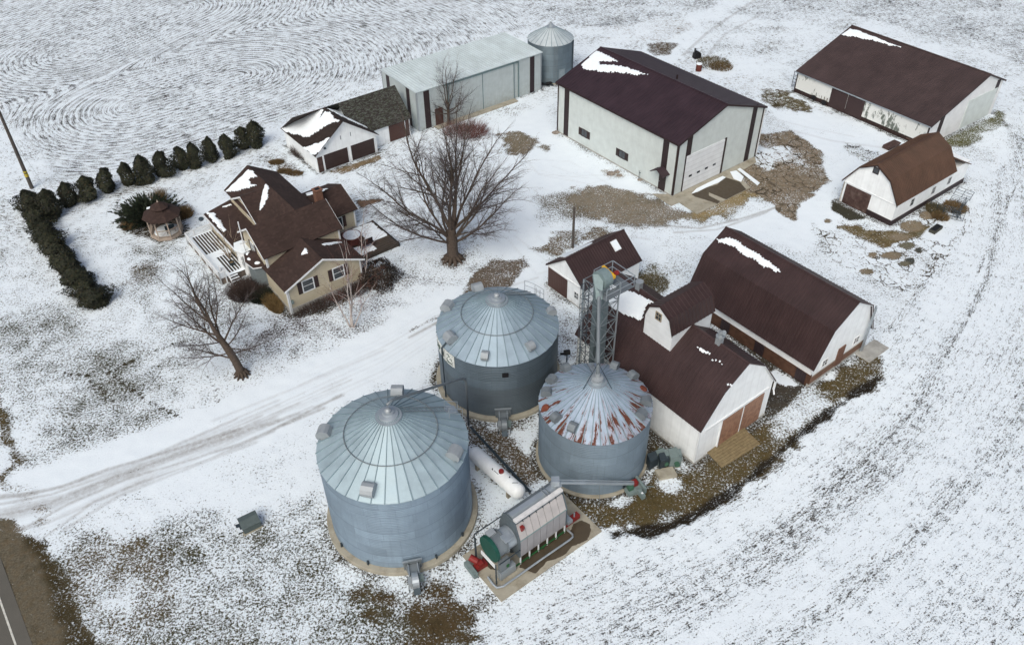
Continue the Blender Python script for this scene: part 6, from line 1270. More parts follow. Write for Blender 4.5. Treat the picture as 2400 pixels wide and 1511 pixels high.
def bare_tree(name, loc, label, trunk, limbs, opt, seed, bark=BARK, twig=TWIG, group=None):
    rnd = random.Random(seed); root = empty(name, loc, 0, label, 'tree', group); M = MB(); B_ = MB(); T_ = MB()
    path, rad = trunk; M.tube([Vector(p) for p in path], rad, 12)
    n = 10     # root flare
    for i in range(n):
        a = 2 * math.pi * i / n; r_ = rad[0]; M.tube([(math.cos(a) * r_ * .6, math.sin(a) * r_ * .6, .55), (math.cos(a) * r_ * 1.1, math.sin(a) * r_ * 1.1, .18), (math.cos(a) * r_ * 1.7, math.sin(a) * r_ * 1.7, -.08)], [r_ * .3, r_ * .28, r_ * .12], 5)
    M.build('trunk', bark, root, smooth=True)
    for p, d, L, r in limbs: branch(B_, Vector(p), Vector(d).normalized(), L, r, 0, rnd, opt, T_)
    B_.build('branches', bark, root, smooth=True, recalc=False); T_.build('twigs', twig, root, recalc=False)
    return root
OPT = dict(seg=.45, wob=.06, lift=(.26, .2, .08, 0.), taper=.40, max=4, kids=(8, 6, 5, 4), start=(.28, .15, .1, .1), ang=(.55, .65, .7, .8), len=(.62, .6, .55, .55), rad=(.55, .55, .55, .6))
# big spreading maple in the yard
mp = gp(1062, 608); limbs = []; rnd = random.Random(5)
for i, (a, el, L, r) in enumerate(((178, 18, 6.6, .13), (165, 42, 7.0, .17), (200, 30, 5.0, .11), (140, 62, 7.4, .20), (110, 72, 7.2, .19), (80, 66, 7.0, .18), (60, 52, 7.0, .17), (30, 42, 7.2, .17), (8, 32, 6.2, .15), (350, 46, 5.6, .14), (-20, 20, 4.4, .09), (280, 62, 4.6, .12), (230, 45, 4.6, .11), (130, 45, 6.6, .15), (45, 68, 7.6, .16), (95, 50, 6.8, .15), (20, 58, 6.8, .14), (155, 55, 6.8, .14))):
    a_, e_ = R(a), R(el); z = 2.0 + .5 * (i % 4) + (.4 if el > 55 else 0); limbs.append(((math.cos(a_) * .25, math.sin(a_) * .25, z), (math.cos(a_) * math.cos(e_), math.sin(a_) * math.cos(e_), math.sin(e_)), L * (1.02 + .16 * max(0, (el - 40) / 35)), r * .95))
bare_tree('maple_tree', mp, 'largest bare tree, wide spreading crown, in the snowy yard right of the farmhouse', ([(0, 0, -.1), (.02, 0, .5), (0, .02, 1.5), (0, .05, 2.4), (.05, .1, 3.4), (.1, .2, 4.6)], [.74, .6, .55, .58, .42, .24]), limbs, OPT, 5)
# leaning tree on the lawn
O2 = dict(OPT, kids=(7, 5, 5, 4), lift=(.15, .1, .1, .0), wob=.08, ang=(.75, .75, .8, .8))
lt = gp(568, 878); limbs = []
for a, el, L, r, z in ((175, 5, 3.0, .10, 1.8), (200, -2, 2.8, .08, 2.4), (20, 8, 2.6, .09, 2.2), (160, 30, 3.6, .14, 3.2), (60, 45, 3.0, .12, 3.4), (110, 50, 3.4, .13, 4.0), (150, 48, 3.8, .16, 4.6), (135, 60, 3.6, .15, 5.2), (190, 25, 3.4, .11, 4.2), (90, 30, 3.0, .10, 4.8), (230, 15, 2.6, .08, 3.6), (30, 35, 2.2, .09, 3.0), (170, 40, 3.6, .1, 5.4), (330, 10, 2.4, .07, 3.0)):
    a_, e_ = R(a), R(el); t = z / 6.; limbs.append(((-.25 * z - .02 * z * z * .3, .10 * z, z), (math.cos(a_) * math.cos(e_), math.sin(a_) * math.cos(e_), math.sin(e_)), L * 1.1, r * .8))
bare_tree('leaning_tree', lt, 'leaning bare tree with thick grey-brown trunk on the lawn below the farmhouse', ([(0, 0, -.1), (-.1, .05, .6), (-.3, .12, 1.6), (-.62, .25, 2.6), (-1.0, .36, 3.6), (-1.35, .46, 4.6), (-1.6, .56, 5.4)], [.46, .36, .33, .33, .26, .2, .13]), limbs, O2, 9)
# white-barked birches at the front corner of the house
O3 = dict(OPT, kids=(7, 5, 4), max=3, lift=(.5, .0, -.4), wob=.06, ang=(.6, .7, .8), len=(.5, .5, .5), rad=(.42, .5, .5), start=(.3, .2, .1), taper=.3, seg=.4)
def birch(px_, py_, label, stems, seed):
    root_l = gp(px_, py_); rnd = random.Random(seed); root = empty('birch_tree', root_l, 0, label, 'tree', 'pale-barked birches'); B_ = MB(); T_ = MB()
    for a, el, L, r in stems: a_, e_ = R(a), R(el); branch(B_, Vector((math.cos(a_) * .15, math.sin(a_) * .15, -.1)), Vector((math.cos(a_) * math.cos(e_), math.sin(a_) * math.cos(e_), math.sin(e_))), L, r, 0, rnd, O3, T_)
    B_.build('branches', BARKW, root, smooth=True, recalc=False); T_.build('twigs', REDTWIG, root, recalc=False); return root
birch(825, 768, 'pale-barked birch clump with reddish twigs at the front corner of the farmhouse', ((105, 78, 7.0, .12), (70, 82, 6.2, .10), (150, 66, 4.6, .08), (20, 68, 4.4, .08)), 3)
birch(846, 668, 'white-stemmed birch rising beside the dark round shrub at the house corner', ((80, 82, 6.0, .10), (140, 72, 4.6, .07), (20, 70, 4.4, .07)), 8)
# small tree and red shrub in front of the grey shed
O4 = dict(OPT, kids=(7, 6, 4), max=3, lift=(.5, .3, .1), wob=.1, ang=(.7, .8, .9), len=(.6, .55, .5), rad=(.5, .5, .5), seg=.35)
st = gp(1052, 292); bare_tree('small_tree', st, 'smaller bare dark tree standing against the doors of the grey steel shed', ([(0, 0, -.1), (.03, 0, 1.), (0, .05, 2.0), (.1, .1, 3.0)], [.22, .18, .16, .09]), [((math.cos(R(a)) * .05, math.sin(R(a)) * .05, z), (math.cos(R(a)) * math.cos(R(el)), math.sin(R(a)) * math.cos(R(el)), math.sin(R(el))), L * 1.4, .07) for a, el, L, z in ((0, 25, 2.4, 1.6), (60, 45, 2.6, 2.), (120, 50, 2.6, 2.4), (180, 30, 2.4, 1.8), (240, 40, 2.2, 2.2), (300, 30, 2.5, 1.9), (20, 60, 3., 2.6), (150, 65, 3., 2.8), (330, 15, 2.2, 1.4), (200, 10, 2., 1.5), (90, 75, 3, 2.9))], O4, 12)

# ================================================================== SHRUBS, EVERGREENS, DRY PLANTS
def leaves(n, fn, size, rnd, asp=1.6):
    """many small leaf faces; fn(i) -> (position, outward direction)"""
    V = np.empty((n, 4, 3)); 
    for i in range(n):
        p, o_ = fn(rnd); s_ = size * (.6 + .8 * rnd.random()); o_ = Vector(o_) + Vector((rnd.gauss(0, .45), rnd.gauss(0, .45), rnd.gauss(0, .45))); o_.normalize(); a = o_.orthogonal().normalized(); a = Matrix.Rotation(rnd.random() * 6.28, 3, o_) @ a; b_ = o_.cross(a)
        p = Vector(p); V[i] = (p - a * s_ * .5 - b_ * s_ * .5 / asp, p + a * s_ * .5 - b_ * s_ * .2 / asp, p + a * s_ * .4 + b_ * s_ * .5 / asp, p - a * s_ * .5 + b_ * s_ * .4 / asp)
    return V
def leaf_mesh(V, name, m, parent):
    me = bpy.data.meshes.new(name); n = len(V); me.vertices.add(n * 4); me.vertices.foreach_set('co', V.astype(np.float32).ravel()); me.loops.add(n * 4); me.loops.foreach_set('vertex_index', np.arange(n * 4, dtype=np.int32))
    me.polygons.add(n); me.polygons.foreach_set('loop_start', np.arange(0, n * 4, 4, dtype=np.int32)); me.update(calc_edges=True); me.materials.append(m); o = bpy.data.objects.new(name, me); C.objects.link(o); o.parent = parent; return o
def evergreen(h, r, seed, n=3000):
    rnd = random.Random(seed); root = empty('arborvitae', (0, 0, 0)); root['category'] = 'tree'
    lob = [(rnd.random() * 6.28, rnd.random() * h, .12 + .2 * rnd.random()) for _ in range(26)]
    def fn(q):
        z = h * (q.random() ** 1.05) ; t = z / h; rr_ = r * 1.08 * (1 - t ** 2.2) ** .75 * (.78 + .22 * min(1, t * 4)); a = q.random() * 6.28
        k_ = 1.
        for la, lz, ls in lob:
            dz = (z - lz) / .5; da = math.atan2(math.sin(a - la), math.cos(a - la)) / .6; k_ += ls * math.exp(-dz * dz - da * da)
        k_ = .66 + (k_ - 1) * 1.9; rho = rr_ * k_ * (.55 + .5 * q.random() ** .5) * (1.16 if q.random() < .07 else 1); return (rho * math.cos(a), rho * math.sin(a), z + .05), (math.cos(a), math.sin(a), .55)
    leaf_mesh(leaves(n, fn, .27, rnd, 2.6), 'crown', CEDAR, root); M = MB(); M.tube([(0, 0, -.1), (0, 0, h * .8)], [.09, .03], 6); 
    for i in range(14): a = rnd.random() * 6.28; z = rnd.random() * h * .7; M.tube([(0, 0, z), (math.cos(a) * r * .6, math.sin(a) * r * .6, z + .35)], [.025, .008], 4)
    M.build('trunk', BARK, root); return root
protos = [evergreen(3.1, 1.0, s_) for s_ in (1, 2, 3, 4)]
used = set()
def place_tree(i, loc, h, r, rz, label, group):
    k_ = i % 4; o = protos[k_] if k_ not in used else copy_tree(protos[k_]); used.add(k_); o.location = loc; o.rotation_euler = (0, 0, rz); o.scale = (r, r, h / 3.1); o['label'] = label; o['category'] = 'tree'; o['group'] = group; return o
ROWT = [(603, 352, 3.3, 1.15), (574, 357, 2.8, 1.0), (538, 378, 3.0, 1.0), (499, 384, 3.0, .95), (462, 402, 3.2, 1.0), (430, 406, 2.9, .95), (387, 421, 3.1, 1.15), (344, 436, 3.4, 1.2), (303, 442, 2.8, 1.0), (256, 458, 2.9, 1.15), (212, 474, 2.8, 1.15), (166, 489, 2.8, 1.1), (128, 518, 3.4, 1.3)]
onames = ['first', 'second', 'third', 'fourth', 'fifth', 'sixth', 'seventh', 'eighth', 'ninth', 'tenth', 'eleventh', 'twelfth', 'thirteenth']
for i, (x, y, h, r) in enumerate(ROWT): place_tree(i, gp(x, y - 10), h, r * .80, i * 1.3, 'rounded dark evergreen, %s from the garage end of the diagonal row' % onames[i], 'evergreens in the diagonal row behind the farmhouse')
HED = [(78, 478), (88, 510), (108, 545), (122, 574), (140, 604), (158, 632), (176, 660), (198, 686), (214, 712)]; hn = ['top', 'second', 'third', 'fourth', 'fifth', 'sixth', 'seventh', 'eighth', 'lowest']
HB_ = [(76, 500), (92, 535), (110, 565), (128, 592), (146, 618), (164, 645), (184, 672), (205, 700), (228, 722)]
for i, (x, y) in enumerate(HB_): place_tree(i + 1, gp(x, y - 8), 2.4 - .06 * i, 1.08, i * 2.1, 'dense dark evergreen, %s of the merged hedge at the far left lawn' % hn[i], 'evergreens merged into the left hedge')
def juniper(loc, rad, h, seed):
    rnd = random.Random(seed); root = empty('juniper_bush', loc, 0, 'wide dark spiky juniper bush with brown grass clumps, behind the gazebo', 'bush'); Vs = []; M = MB()
    for i in range(520):
        a = rnd.random() * 6.28; el = R(8 + 62 * rnd.random() ** 1.2); L = rad * (.55 + .5 * rnd.random()) * (1 - .35 * math.sin(el)); d = Vector((math.cos(a) * math.cos(el), math.sin(a) * math.cos(el) * .8, math.sin(el) * h / rad * 1.6)); o0 = Vector((rnd.gauss(0, .5), rnd.gauss(0, .4), .1)); end = o0 + d * L
        if i % 4 == 0: M.tube([o0, end], [.03, .006], 3, cap=False)
        for j in range(26):
            t = .25 + .78 * rnd.random(); c = o0.lerp(end, t); s_ = .26 * (1.15 - t) + .05; c = c + Vector((rnd.gauss(0, 1), rnd.gauss(0, 1), rnd.gauss(0, 1))) * s_ * .5
            b_ = d.normalized() * (.24 + .1 * rnd.random()); w = d.cross(Vector((rnd.gauss(0, 1), rnd.gauss(0, 1), rnd.gauss(0, 1)))).normalized() * .075; Vs.append((c - b_ * .4 - w, c - b_ * .4 + w, c + b_ * .6 + w * .2, c + b_ * .6 - w * .2))
    leaf_mesh(np.array([[tuple(q) for q in v] for v in Vs]), 'needles', JUNI, root); M.build('stems', BARK, root)
    return root
jl = gp(352, 515); juniper(jl, 4.0, 2.6, 4)
def tuft(name, loc, r, h, n, m, label, cat, seed, squash=1., w=.02, group=None, rz=0, lean=.5):
    """clump of thin blades or twigs"""
    rnd = random.Random(seed); root = empty(name, loc, rz, label, cat, group); Vs = []
    for i in range(n):
        a = rnd.random() * 6.28; q = r * math.sqrt(rnd.random()); b_ = Vector((math.cos(a) * q, math.sin(a) * q * squash, 0)); d = Vector((math.cos(a) * lean * (q / r) + rnd.gauss(0, .25), math.sin(a) * lean * (q / r) + rnd.gauss(0, .25), 1)).normalized(); L = h * (.45 + .6 * rnd.random()) * (1 - .35 * q / r); s_ = d.cross(Vector((rnd.gauss(0, 1), rnd.gauss(0, 1), .01))).normalized() * w
        m_ = b_ + d * L * .6; e = m_ + (d + Vector((rnd.gauss(0, .3), rnd.gauss(0, .3), -.2))).normalized() * L * .45
        Vs.append((b_ - s_, b_ + s_, m_ + s_ * .8, m_ - s_ * .8)); Vs.append((m_ - s_ * .8, m_ + s_ * .8, e + s_ * .15, e - s_ * .15))
    leaf_mesh(np.array([[tuple(q) for q in v] for v in Vs]), 'stems', m, root); return root
def bush(name, loc, r, h, n, m, label, cat, seed, squash=1., size=.16, rz=0):
    rnd = random.Random(seed); root = empty(name, loc, rz, label, cat)
    def fn(q):
        a = q.random() * 6.28; u = q.random(); z = h * u; rr_ = r * math.sqrt(max(.02, 1 - (u * .95) ** 2)) * (.6 + .45 * q.random()) * (1 + .14 * math.sin(a * 5 + seed) + .1 * math.sin(u * 9 + a * 3)); return (rr_ * math.cos(a), rr_ * math.sin(a) * squash, z), (math.cos(a), math.sin(a), .7)
    leaf_mesh(leaves(n, fn, size, rnd), 'foliage', m, root); M = MB()
    for i in range(30): a = rnd.random() * 6.28; e = R(35 + 50 * rnd.random()); M.tube([(0, 0, 0), (math.cos(a) * r * .8 * math.cos(e), math.sin(a) * r * .8 * math.cos(e) * squash, h * .85 * math.sin(e))], [.025, .006], 3)
    M.build('stems', BARK, root); return root
tuft('ornamental_grass', gp(305, 532), .8, 1.1, 700, DRYG, 'brown dry grass clump at the left foot of the juniper', 'grass clump', 1)
tuft('ornamental_grass', gp(432, 505), .9, 1.3, 800, DRYG, 'brown dry grass clump between juniper and gazebo', 'grass clump', 2)
tuft('ornamental_grass', gp(375, 470), .7, 1.9, 450, DRYG, 'tall dry grass clump sticking out of the middle of the juniper', 'grass clump', 3)
bush('round_shrub', HO.wld(-.6, 9.3, 0), 2.1, 2.0, 3800, mat_leaf('dark_shrub_leaves', (.016, .010, .007), (.034, .020, .013), (.02, .024, .010)), 'large dark rounded shrub at the right front corner of the farmhouse', 'shrub', 4, size=.14, rz=.6)
tuft('brown_shrub', HO.wld(5.6, -2.0, 0), 1.5, 1.7, 3200, SHRUBB, 'brown twiggy shrub beside the deck steps', 'shrub', 5, w=.012, lean=.9); tuft('dark_shrub', HO.wld(3.9, -1.1, 0), 1.0, 1.1, 1600, JUNI, 'low dark shrub at the left wall of the front wing', 'shrub', 15, w=.02, lean=.9)
tuft('ornamental_grass', HO.wld(2.3, -.8, 0), 1.7, .95, 2600, mat_leaf('gold_grass', (.17, .11, .04), (.32, .22, .10), (.07, .05, .02)), 'golden-brown grass strip along the left wall of the front wing', 'grass clump', 6, squash=.35, rz=HO.th, w=.02)
tuft('twiggy_hedge', HO.wld(-.75, 2.6, 0), 2.6, 1.0, 1500, SHRUBB, 'low brown twiggy hedge under the left front window', 'hedge', 7, squash=.26, rz=HO.th + math.pi / 2, w=.010); tuft('twiggy_shrub', HO.wld(-.9, 6.6, 0), 2.2, 1.3, 1300, SHRUBB, 'brown twiggy shrub under the right front window', 'shrub', 17, squash=.4, rz=HO.th + math.pi / 2, w=.010)
tuft('red_shrub', gp(1092, 312), 2.6, 2.3, 900, REDTWIG, 'reddish twiggy shrub between the large tree and the grey shed', 'shrub', 8, squash=.7, w=.014, lean=.8)
for i, (x, y, lb) in enumerate(((648, 382, 'left dry perennial clump in the bed between house and garage'), (668, 403, 'lower dry perennial clump in the bed between house and garage'), (692, 408, 'right dry perennial clump in the bed between house and garage'))): tuft('dry_perennials', gp(x, y), .9, .55, 650, DRYG, lb, 'plant clump', 20 + i, squash=.6)
tuft('dry_perennials', gp(340, 640), 1.1, .3, 420, WEED, 'low dry plant clump on the open lawn left of the deck', 'plant clump', 25)
tuft('bare_twigs', gp(700, 365), 1.6, 1.5, 500, SHRUBB, 'thin bare twigs along the side wall of the garage', 'shrub', 26, squash=.25, rz=HO.th, w=.012)
for i, (x, y, r_, lb) in enumerate(((1672, 150, 2.4, 'tangled olive weed heap beside the burn barrel'), (1690, 158, 1.6, 'pale dry weeds on the near side of the weed heap'), (2192, 492, 1.0, 'brown weed clump at the left of the steel gate panels'), (2238, 488, 1.2, 'tan weed clump among the steel gate panels'), (2203, 510, .8, 'reddish-brown weed clump at the lower left of the steel gate panels'), (1530, 665, 1.5, 'olive weed patch between the small barn and the long gambrel barn'), (1290, 735, .01, ''))):
    if lb: tuft('weeds', gp(x, y), r_, .75 if i != 5 else .4, int((420 if i < 2 else 800) * r_), (WEED, DRYG, WEED, DRYG, DRYG, WEED)[i], lb, 'weeds', 30 + i, lean=.7, w=.025)
tuft('young_shrub', gp(560, 520), .01, .01, 2, DRYG, '', 'x', 1) if False else None
sv = HO.wld(10.6, -1.0, .68); O5 = dict(O4, kids=(5, 3), max=2, wob=.05, lift=(.3, .2), ang=(.5, .5), len=(.4, .5), taper=.3)
rt5 = empty('climbing_shrub', HO.wld(11.2, -1.2, 0), 0, 'pale bare arching stems rising over the porch wing roof', 'shrub'); B_ = MB(); T_ = MB(); rn5 = random.Random(2)
for a in (60, 150, 200, 240, 110, 20): branch(B_, Vector((0, 0, .6)), Vector((math.cos(R(a)) * .4, math.sin(R(a)) * .4, 1)).normalized(), 2.9, .05, 0, rn5, O5, T_)
B_.build('stems', mat('pale_stems', (.30, .24, .18), .9), rt5, recalc=False); T_.build('twigs', mat('pale_stems', (0, 0, 0)), rt5, recalc=False)

# ================================================================== GAZEBO
gz = empty('gazebo', gp(393, 545), R(10), 'small octagonal wooden gazebo with two-tier brown shingle roof', 'gazebo'); GR = 1.62; n8 = [pol(GR, 22.5 + 45 * i) for i in range(8)]; GW = mat('weathered_gazebo_wood', (.36, .30, .25), .85, var=.2)
M = MB(); M.lathe([(GR + .1, .0), (GR + .1, .32)], 8); M.v = [tuple(Matrix.Rotation(R(22.5), 3, 'Z') @ Vector(v)) for v in M.v]; M.build('floor', GW, gz); M = MB(); M.lathe([(1.3, .32), (1.1, .37), (.02, .38)], 20); M.build('snow_patch', SNOW, gz)
for p in n8: M = MB(); M.bar(p + Vector((0, 0, .3)), p + Vector((0, 0, 2.45)), .11); M.build('post', GW, gz)
for i, (p, q) in enumerate(zip(n8, n8[1:] + n8[:1])):
    if i != 4:
        M = MB(); z = Vector((0, 0, 1)); M.bar(p + z * 1.15, q + z * 1.15, .08, .06); M.bar(p + z * .45, q + z * .45, .06)
        for k_ in range(1, 9): c = p.lerp(q, k_ / 9); M.bar(c + z * .45, c + z * 1.15, .035)
        M.build('railing', GW, gz)
    M = MB(); z = Vector((0, 0, 1)); M.bar(p + z * 2.4, q + z * 2.4, .08, .12)
    for a, b_ in ((p, q), (q, p)): M.tube([a + z * 1.8, a.lerp(b_, .12) + z * 2.15, a.lerp(b_, .42) + z * 2.36], .035, 5)
    M.build('arch_brace', GW, gz)
def oct_roof(r0_, z0, r1_, z1_, nm, par):
    M = MB(); a = [pol(r0_, 22.5 + 45 * i, z0) for i in range(8)]; b_ = [pol(r1_, 22.5 + 45 * i, z1_) for i in range(8)]
    for i in range(8): j = (i + 1) % 8; M.prism([a[i], a[j], b_[j], b_[i]], (0, 0, -.08))
    return M.build(nm, RSHING, par)
oct_roof(GR + .42, 2.42, .75, 3.15, 'roof', gz); M = MB(); M.lathe([(.72, 3.0), (.72, 3.32)], 8); M.build('cupola', GW, gz); oct_roof(.98, 3.3, .12, 3.85, 'cupola_roof', gz); M = MB(); M.lathe([(.1, 3.8), (.06, 4.0), (.02, 4.1)], 8); M.build('finial', GW, gz)
M = MB(); M.obox(pol(1.35, 150, 2.86), (.6, .0, .1), (0, .35, 0), (0, 0, .06)); M.build('snow_patch', SNOW, gz)
gb_ = empty('gazebo_bench', gp(395, 545) + Vector((.55, -.45, .32)), R(35), 'dark bench inside the gazebo', 'bench'); M = MB(); M.box(-.5, .5, -.18, .18, .4, .45); M.build('seat', STEELB, gb_); M = MB(); M.box(-.5, .5, .15, .19, .45, .85); M.build('backrest', STEELB, gb_); M = MB(); M.box(-.45, -.4, -.15, .15, 0, .4); M.build('leg', STEELB, gb_); M = MB(); M.box(.4, .45, -.15, .15, 0, .4); M.build('leg', STEELB, gb_)

# ================================================================== POLES AND YARD THINGS
pz = gp(75, 441); hp = rise(75, 441, 3, 262) + .2; pt_ = gp(2, 255, hp); up_pole = empty('utility_pole', pz, 0, 'tall weathered utility pole with yellow marker bands at the left edge', 'utility pole')
tpv = Vector(pt_ - pz); tpv = Vector((tpv.x * .55, tpv.y * .25, tpv.z)); M = MB(); M.tube([(0, 0, -.2), tuple(tpv * .5), tuple(tpv)], [.22, .19, .15], 12); M.build('pole', POLEW, up_pole)
for a, b_, c_ in ((.16, .20, 'tag_yellow'), (.215, .235, 'tag_yellow')): M = MB(); M.tube([tuple(tpv * a), tuple(tpv * b_)], .225, 12); M.build('marker_band', mat(c_, (.42, .33, .03), .6), up_pole)
M = MB(); M.tube([tuple(tpv * .8), (1.7, -.2, 0)], .012, 4); M.build('guy_wire', STEELB, up_pole); M = MB(); M.tube([(-.2, 0, 0), tuple(tpv * .6 + Vector((-.17, 0, 0)))], .03, 5); M.build('ground_conduit', STEELB, up_pole)
po = empty('wooden_post', gp(1342, 580), 0, 'plain leaning-free wooden pole behind the small barn', 'pole'); M = MB(); M.tube([(0, 0, -.2), (0, 0, 4.9)], [.15, .12], 10); M.build('pole', POLEW, po); M = MB(); M.box(-.17, -.05, -.08, .08, 1.1, 1.5); M.build('meter_box', GREYP, po)
po['label'] = 'plain brown wooden pole standing behind the small barn roof'
ubx = empty('utility_box', gp(588, 1232), R(33), 'low dark green-grey utility box with open side flap on the snowy lawn', 'utility box'); UG = mat('green_grey_box', (.085, .11, .11), .5, var=.12)
M = MB(); M.prism([(-.62, -.5, 0), (.62, -.5, 0), (.62, -.5, .62), (-.62, -.5, .62)], (0, 1.0, 0)); M.build('cabinet', UG, ubx); M = MB(); M.prism([(-.68, -.56, .62), (.68, -.56, .62), (.68, .1, .80), (-.68, .1, .80)], (0, 0, .05)); M.prism([(-.68, .1, .80), (.68, .1, .80), (.68, .56, .72), (-.68, .56, .72)], (0, 0, .05)); M.build('lid', UG, ubx)
M = MB(); M.box(-.95, -.66, -.3, .3, .1, .5); M.build('meter', STEELB, ubx); M = MB(); M.prism([(-.98, -.5, .5), (-.66, -.5, .42), (-.66, -.05, .42), (-.98, -.05, .5)], (0, 0, .05)); M.build('snow_patch', SNOW, ubx); M = MB(); M.box(-.7, .7, -.58, .58, -.05, .06); M.build('base', CONC, ubx)
hy = empty('yard_hydrant', gp(1497, 419), 0, 'thin grey yard hydrant by the wall of the tall shed', 'hydrant'); M = MB(); M.tube([(0, 0, 0), (0, 0, .9)], .035, 8); M.build('pipe', STEELB, hy); M = MB(); M.tube([(0, 0, .85), (.15, 0, .8)], .04, 6); M.tube([(0, 0, .9), (-.1, 0, 1.05), (.12, 0, 1.1)], .02, 5); M.build('spout', STEELB, hy)
# ramp of planks before the barn doors
R0, R1, R2, R3 = gp(1652, 1062), gp(1692, 1096), gp(1782, 1040), gp(1742, 1008); rmp = empty('wooden_ramp', R0, 0, 'weathered plank ramp below the barn sliding doors', 'ramp'); M = MB(); nb = 8
for i in range(nb):
    t0, t1 = i / nb + .006, (i + 1) / nb - .006; a, b_ = R0.lerp(R1, t0), R3.lerp(R2, t0); c, d_ = R0.lerp(R1, t1), R3.lerp(R2, t1); z0, z1_ = .30 * (1 - t0) + .03, .30 * (1 - t1) + .03
    M.prism([a - R0 + Vector((0, 0, z0)), b_ - R0 + Vector((0, 0, z0)), d_ - R0 + Vector((0, 0, z1_)), c - R0 + Vector((0, 0, z1_))], (0, 0, -.05))
M.build('planks', mat('ramp_wood', (.20, .155, .085), .9, var=.25, vscale=4), rmp); M = MB(); M.prism([Vector((0, 0, 0)), R3 - R0, R3 - R0 + Vector((0, 0, .26)), Vector((0, 0, .26))], (R1 - R0) * .06); M.build('ramp_base', mat('ramp_base_wood', (.07, .05, .03), .9), rmp)
# burn barrel, black figure-like stove
bl = empty('burn_barrel', gp(1637, 166), 0, 'rusty red-brown barrel with snow on its lid by the weed heap', 'barrel'); M = MB(); M.lathe([(.42, 0), (.44, .05), (.42, .1), (.42, .5), (.44, .54), (.42, .58), (.42, 1.0)], 20); M.build('barrel', mat('barrel_rust', (.10, .028, .02), .8, var=.3), bl); M = MB(); M.lathe([(.42, 1.0), (.36, 1.1), (.02, 1.12)], 16); M.build('snow_patch', SNOW, bl)
sv_ = empty('old_stove', gp(1632, 136), R(20), 'black iron stove with a short upright pipe above the rusty barrel', 'stove'); M = MB(); M.prism([(-.5, -.4, 0), (.6, -.4, 0), (.5, -.4, .75), (.1, -.4, 1.0), (-.45, -.4, .7)], (0, .8, 0)); M.build('body', BLACK, sv_); M = MB(); M.tube([(-.35, 0, .6), (-.4, 0, 1.5)], .12, 8); M.build('pipe', BLACK, sv_)
# steel gate panels by the small gambrel barn
def gate(p, q, h, label, tilt=.0, rows=4, col=STEELB):
    p, q = gp(*p), gp(*q); d = q - p; L_ = d.length; rt_ = empty('gate_panel', p, math.atan2(d.y, d.x), label, 'gate panel', 'steel gate panels by the small gambrel barn'); M = MB(); U = Vector((0, math.sin(tilt), math.cos(tilt)))
    for i in range(rows + 1): M.tube([U * h * i / rows + Vector((0, 0, .08)), Vector((L_, 0, .08)) + U * h * i / rows], .022, 5)
    for t in (0, .5, 1): M.tube([Vector((L_ * t, 0, 0.02)), Vector((L_ * t, 0, .08)) + U * h], .028, 5)
    M.build('frame', col, rt_)
gate((2178, 486), (2208, 504), 1.0, 'steel gate panel nearest the barn wall'); gate((2206, 508), (2255, 520), 1.2, 'lowest steel gate panel, running towards the field edge', .3); gate((2242, 516), (2262, 484), 1.1, 'steel gate panel standing along the field side', .2)
gate((2252, 515), (2232, 500), 1.0, 'short steel gate panel across the weeds', .5); gate((2234, 456), (2272, 470), 1.0, 'topmost steel gate panel, half under snow', .9, 3); gate((2222, 476), (2258, 488), 1.0, 'middle steel gate panel lying over brown weeds', 1.1, 5)
tk_ = empty('stock_tank', gp(2192, 540), R(40), 'dark sunken trough on the snowy slab near the gate panels', 'trough'); M = MB(); M.box(-.8, .8, -.35, .35, 0, .35); M.build('trough', mat('dark_trough', (.05, .05, .04), .8), tk_); M = MB(); M.box(-.7, .7, -.26, .26, .33, .36); M.build('water', BLACK, tk_)
lf_ = empty('feed_bunk', gp(2088, 345), R(35), 'dark low feed bunk behind the small gambrel barn', 'feed bunk'); M = MB(); M.prism([(-1, -.4, 0), (1, -.4, 0), (1.1, -.55, .5), (-1.1, -.55, .5)], (0, 1, 0)); M.build('bunk', OLDDOOR, lf_)
# clutter along the long shed front
def wagon(px_, py_, rz, label):
    r_ = empty('hay_rack', gp(px_, py_), rz, label, 'wagon', 'old implements along the long shed'); M = MB(); M.box(-1.3, 1.3, -.5, .5, .5, .6)
    for i in range(6): x = -1.2 + i * .48; M.box(x - .03, x + .03, -.5, -.44, .6, 1.05); M.box(x - .03, x + .03, .44, .5, .6, 1.05)
    M.box(-1.3, 1.3, -.5, -.45, 1.0, 1.07); M.build('rack', mat('old_rack_wood', (.10, .085, .06), .9, var=.3), r_)
    for x in (-.9, .9):
        for y in (-.6, .6): M = MB(); M.tube([(x, y - .08, .35), (x, y + .08, .35)], .35, 14); M.build('wheel', BLACK, r_)
wagon(2098, 302, R(125), 'old wooden rack wagon parked against the peeling wall'); wagon(2133, 322, R(127), 'second old rack wagon, next to the corner of the long shed'); wagon(1925, 238, R(120), 'dark broken implement near the left end of the long shed')
tuft('bare_twigs', gp(2140, 325), .8, 1.5, 120, BARKW, 'pale bare sapling twigs at the corner of the long shed', 'shrub', 44, w=.02)
gt_ = empty('farm_gate', gp(1874, 212), R(128), 'thin steel gate hinged at the left corner of the long shed', 'gate'); M = MB()
for z in (.3, .8, 1.3, 1.8, 2.3): M.tube([(-.2, 0, z), (1.3, .1, z)], .03, 5)
M.tube([(-.2, 0, 0), (-.2, 0, 2.5)], .05, 6); M.tube([(1.3, .1, .2), (1.3, .1, 2.4)], .04, 6); M.build('frame', STEELB, gt_)
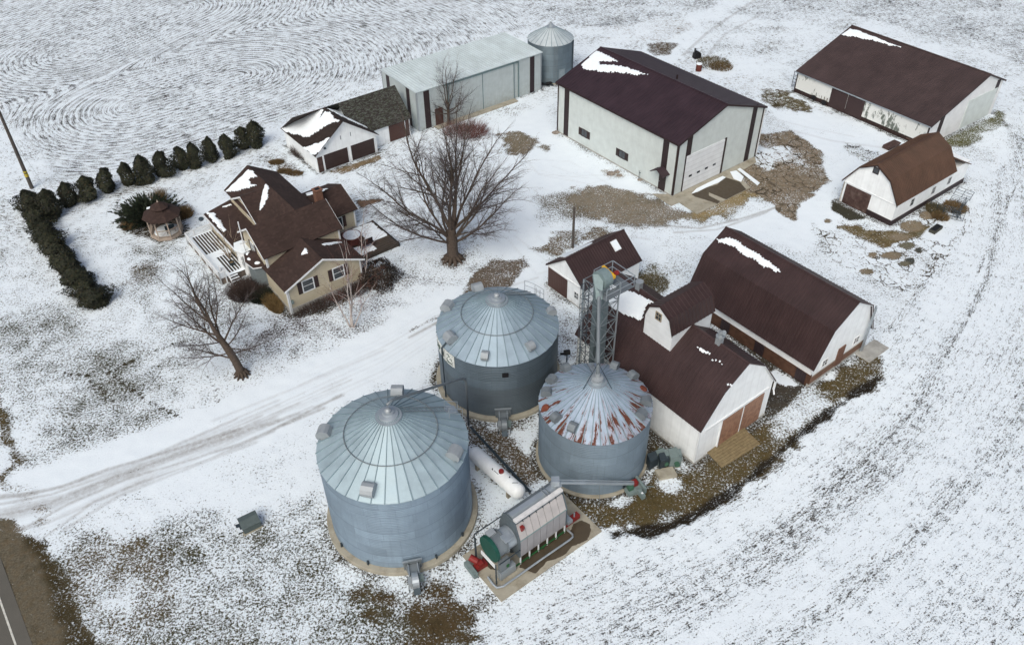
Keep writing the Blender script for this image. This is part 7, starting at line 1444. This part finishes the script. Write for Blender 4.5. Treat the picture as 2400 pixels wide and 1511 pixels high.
# concrete at the tall shed
k2 = lambda x, y: (1280 + x / 3.434, 80 + y / 3.434)
M = MB(); M.prism([gp(*k2(*p)) for p in ((855, 1288), (1005, 1385), (1070, 1357), (1215, 1452), (1645, 1238), (1530, 1130), (1690, 1035), (1680, 980), (1003, 1290))], (0, 0, .06)); ap_ = M.build('concrete_apron', CONC); tag(ap_, 'concrete apron with melt water and snow bars before the tall shed', 'concrete apron')
k2 = lambda x, y: (1280 + x / 3.434, 80 + y / 3.434)
flat_poly([k2(*p) for p in ((1170, 1290), (1240, 1250), (1380, 1210), (1430, 1150), (1500, 1170), (1560, 1190), (1610, 1250), (1450, 1330), (1420, 1320), (1310, 1275), (1310, 1300), (1400, 1345), (1380, 1365), (1270, 1330), (1200, 1310))], .062, WET, 'wet_stain', ap_, .02)
for i, pp in enumerate((((1170, 1285), (1210, 1245), (1300, 1200), (1420, 1145), (1445, 1155), (1390, 1195), (1300, 1230), (1220, 1270)), ((1480, 1110), (1530, 1100), (1590, 1150), (1570, 1190), (1510, 1165)), ((1540, 1090), (1560, 1080), (1720, 1200), (1700, 1220)))):
    P = [gp(*k2(*p), .066) for p in pp]; M = MB(); M.prism(P, (0, 0, .05)); M.build('snow_patch', SNOW, ap_)
for i, (x, y, s_) in enumerate(((1432, 408, .5), (1446, 404, .4), (1452, 412, .35), (1302, 312, .5), (1500, 422, .3))): 
    M = MB(); rn = random.Random(i); M.lathe([(s_ * .9, -.05), (s_, s_ * .25), (s_ * .6, s_ * .5), (.02, s_ * .55)], 9); M.v = [(v[0] * (.8 + .4 * rn.random()), v[1] * (.6 + .3 * rn.random()), v[2] * (.7 + .5 * rn.random())) for v in M.v]
    o = M.build('stone', mat('field_stone', (.24, .21, .18), .9, var=.3)); o.location = gp(x, y); tag(o, ('flat tan stone, left of the small group by the tall shed wall', 'flat tan stone, upper of the group by the tall shed wall', 'flat tan stone, lower right of the group by the tall shed wall', 'grey stone at the left corner of the tall shed', 'small stone just below the yard hydrant')[i], 'stone')
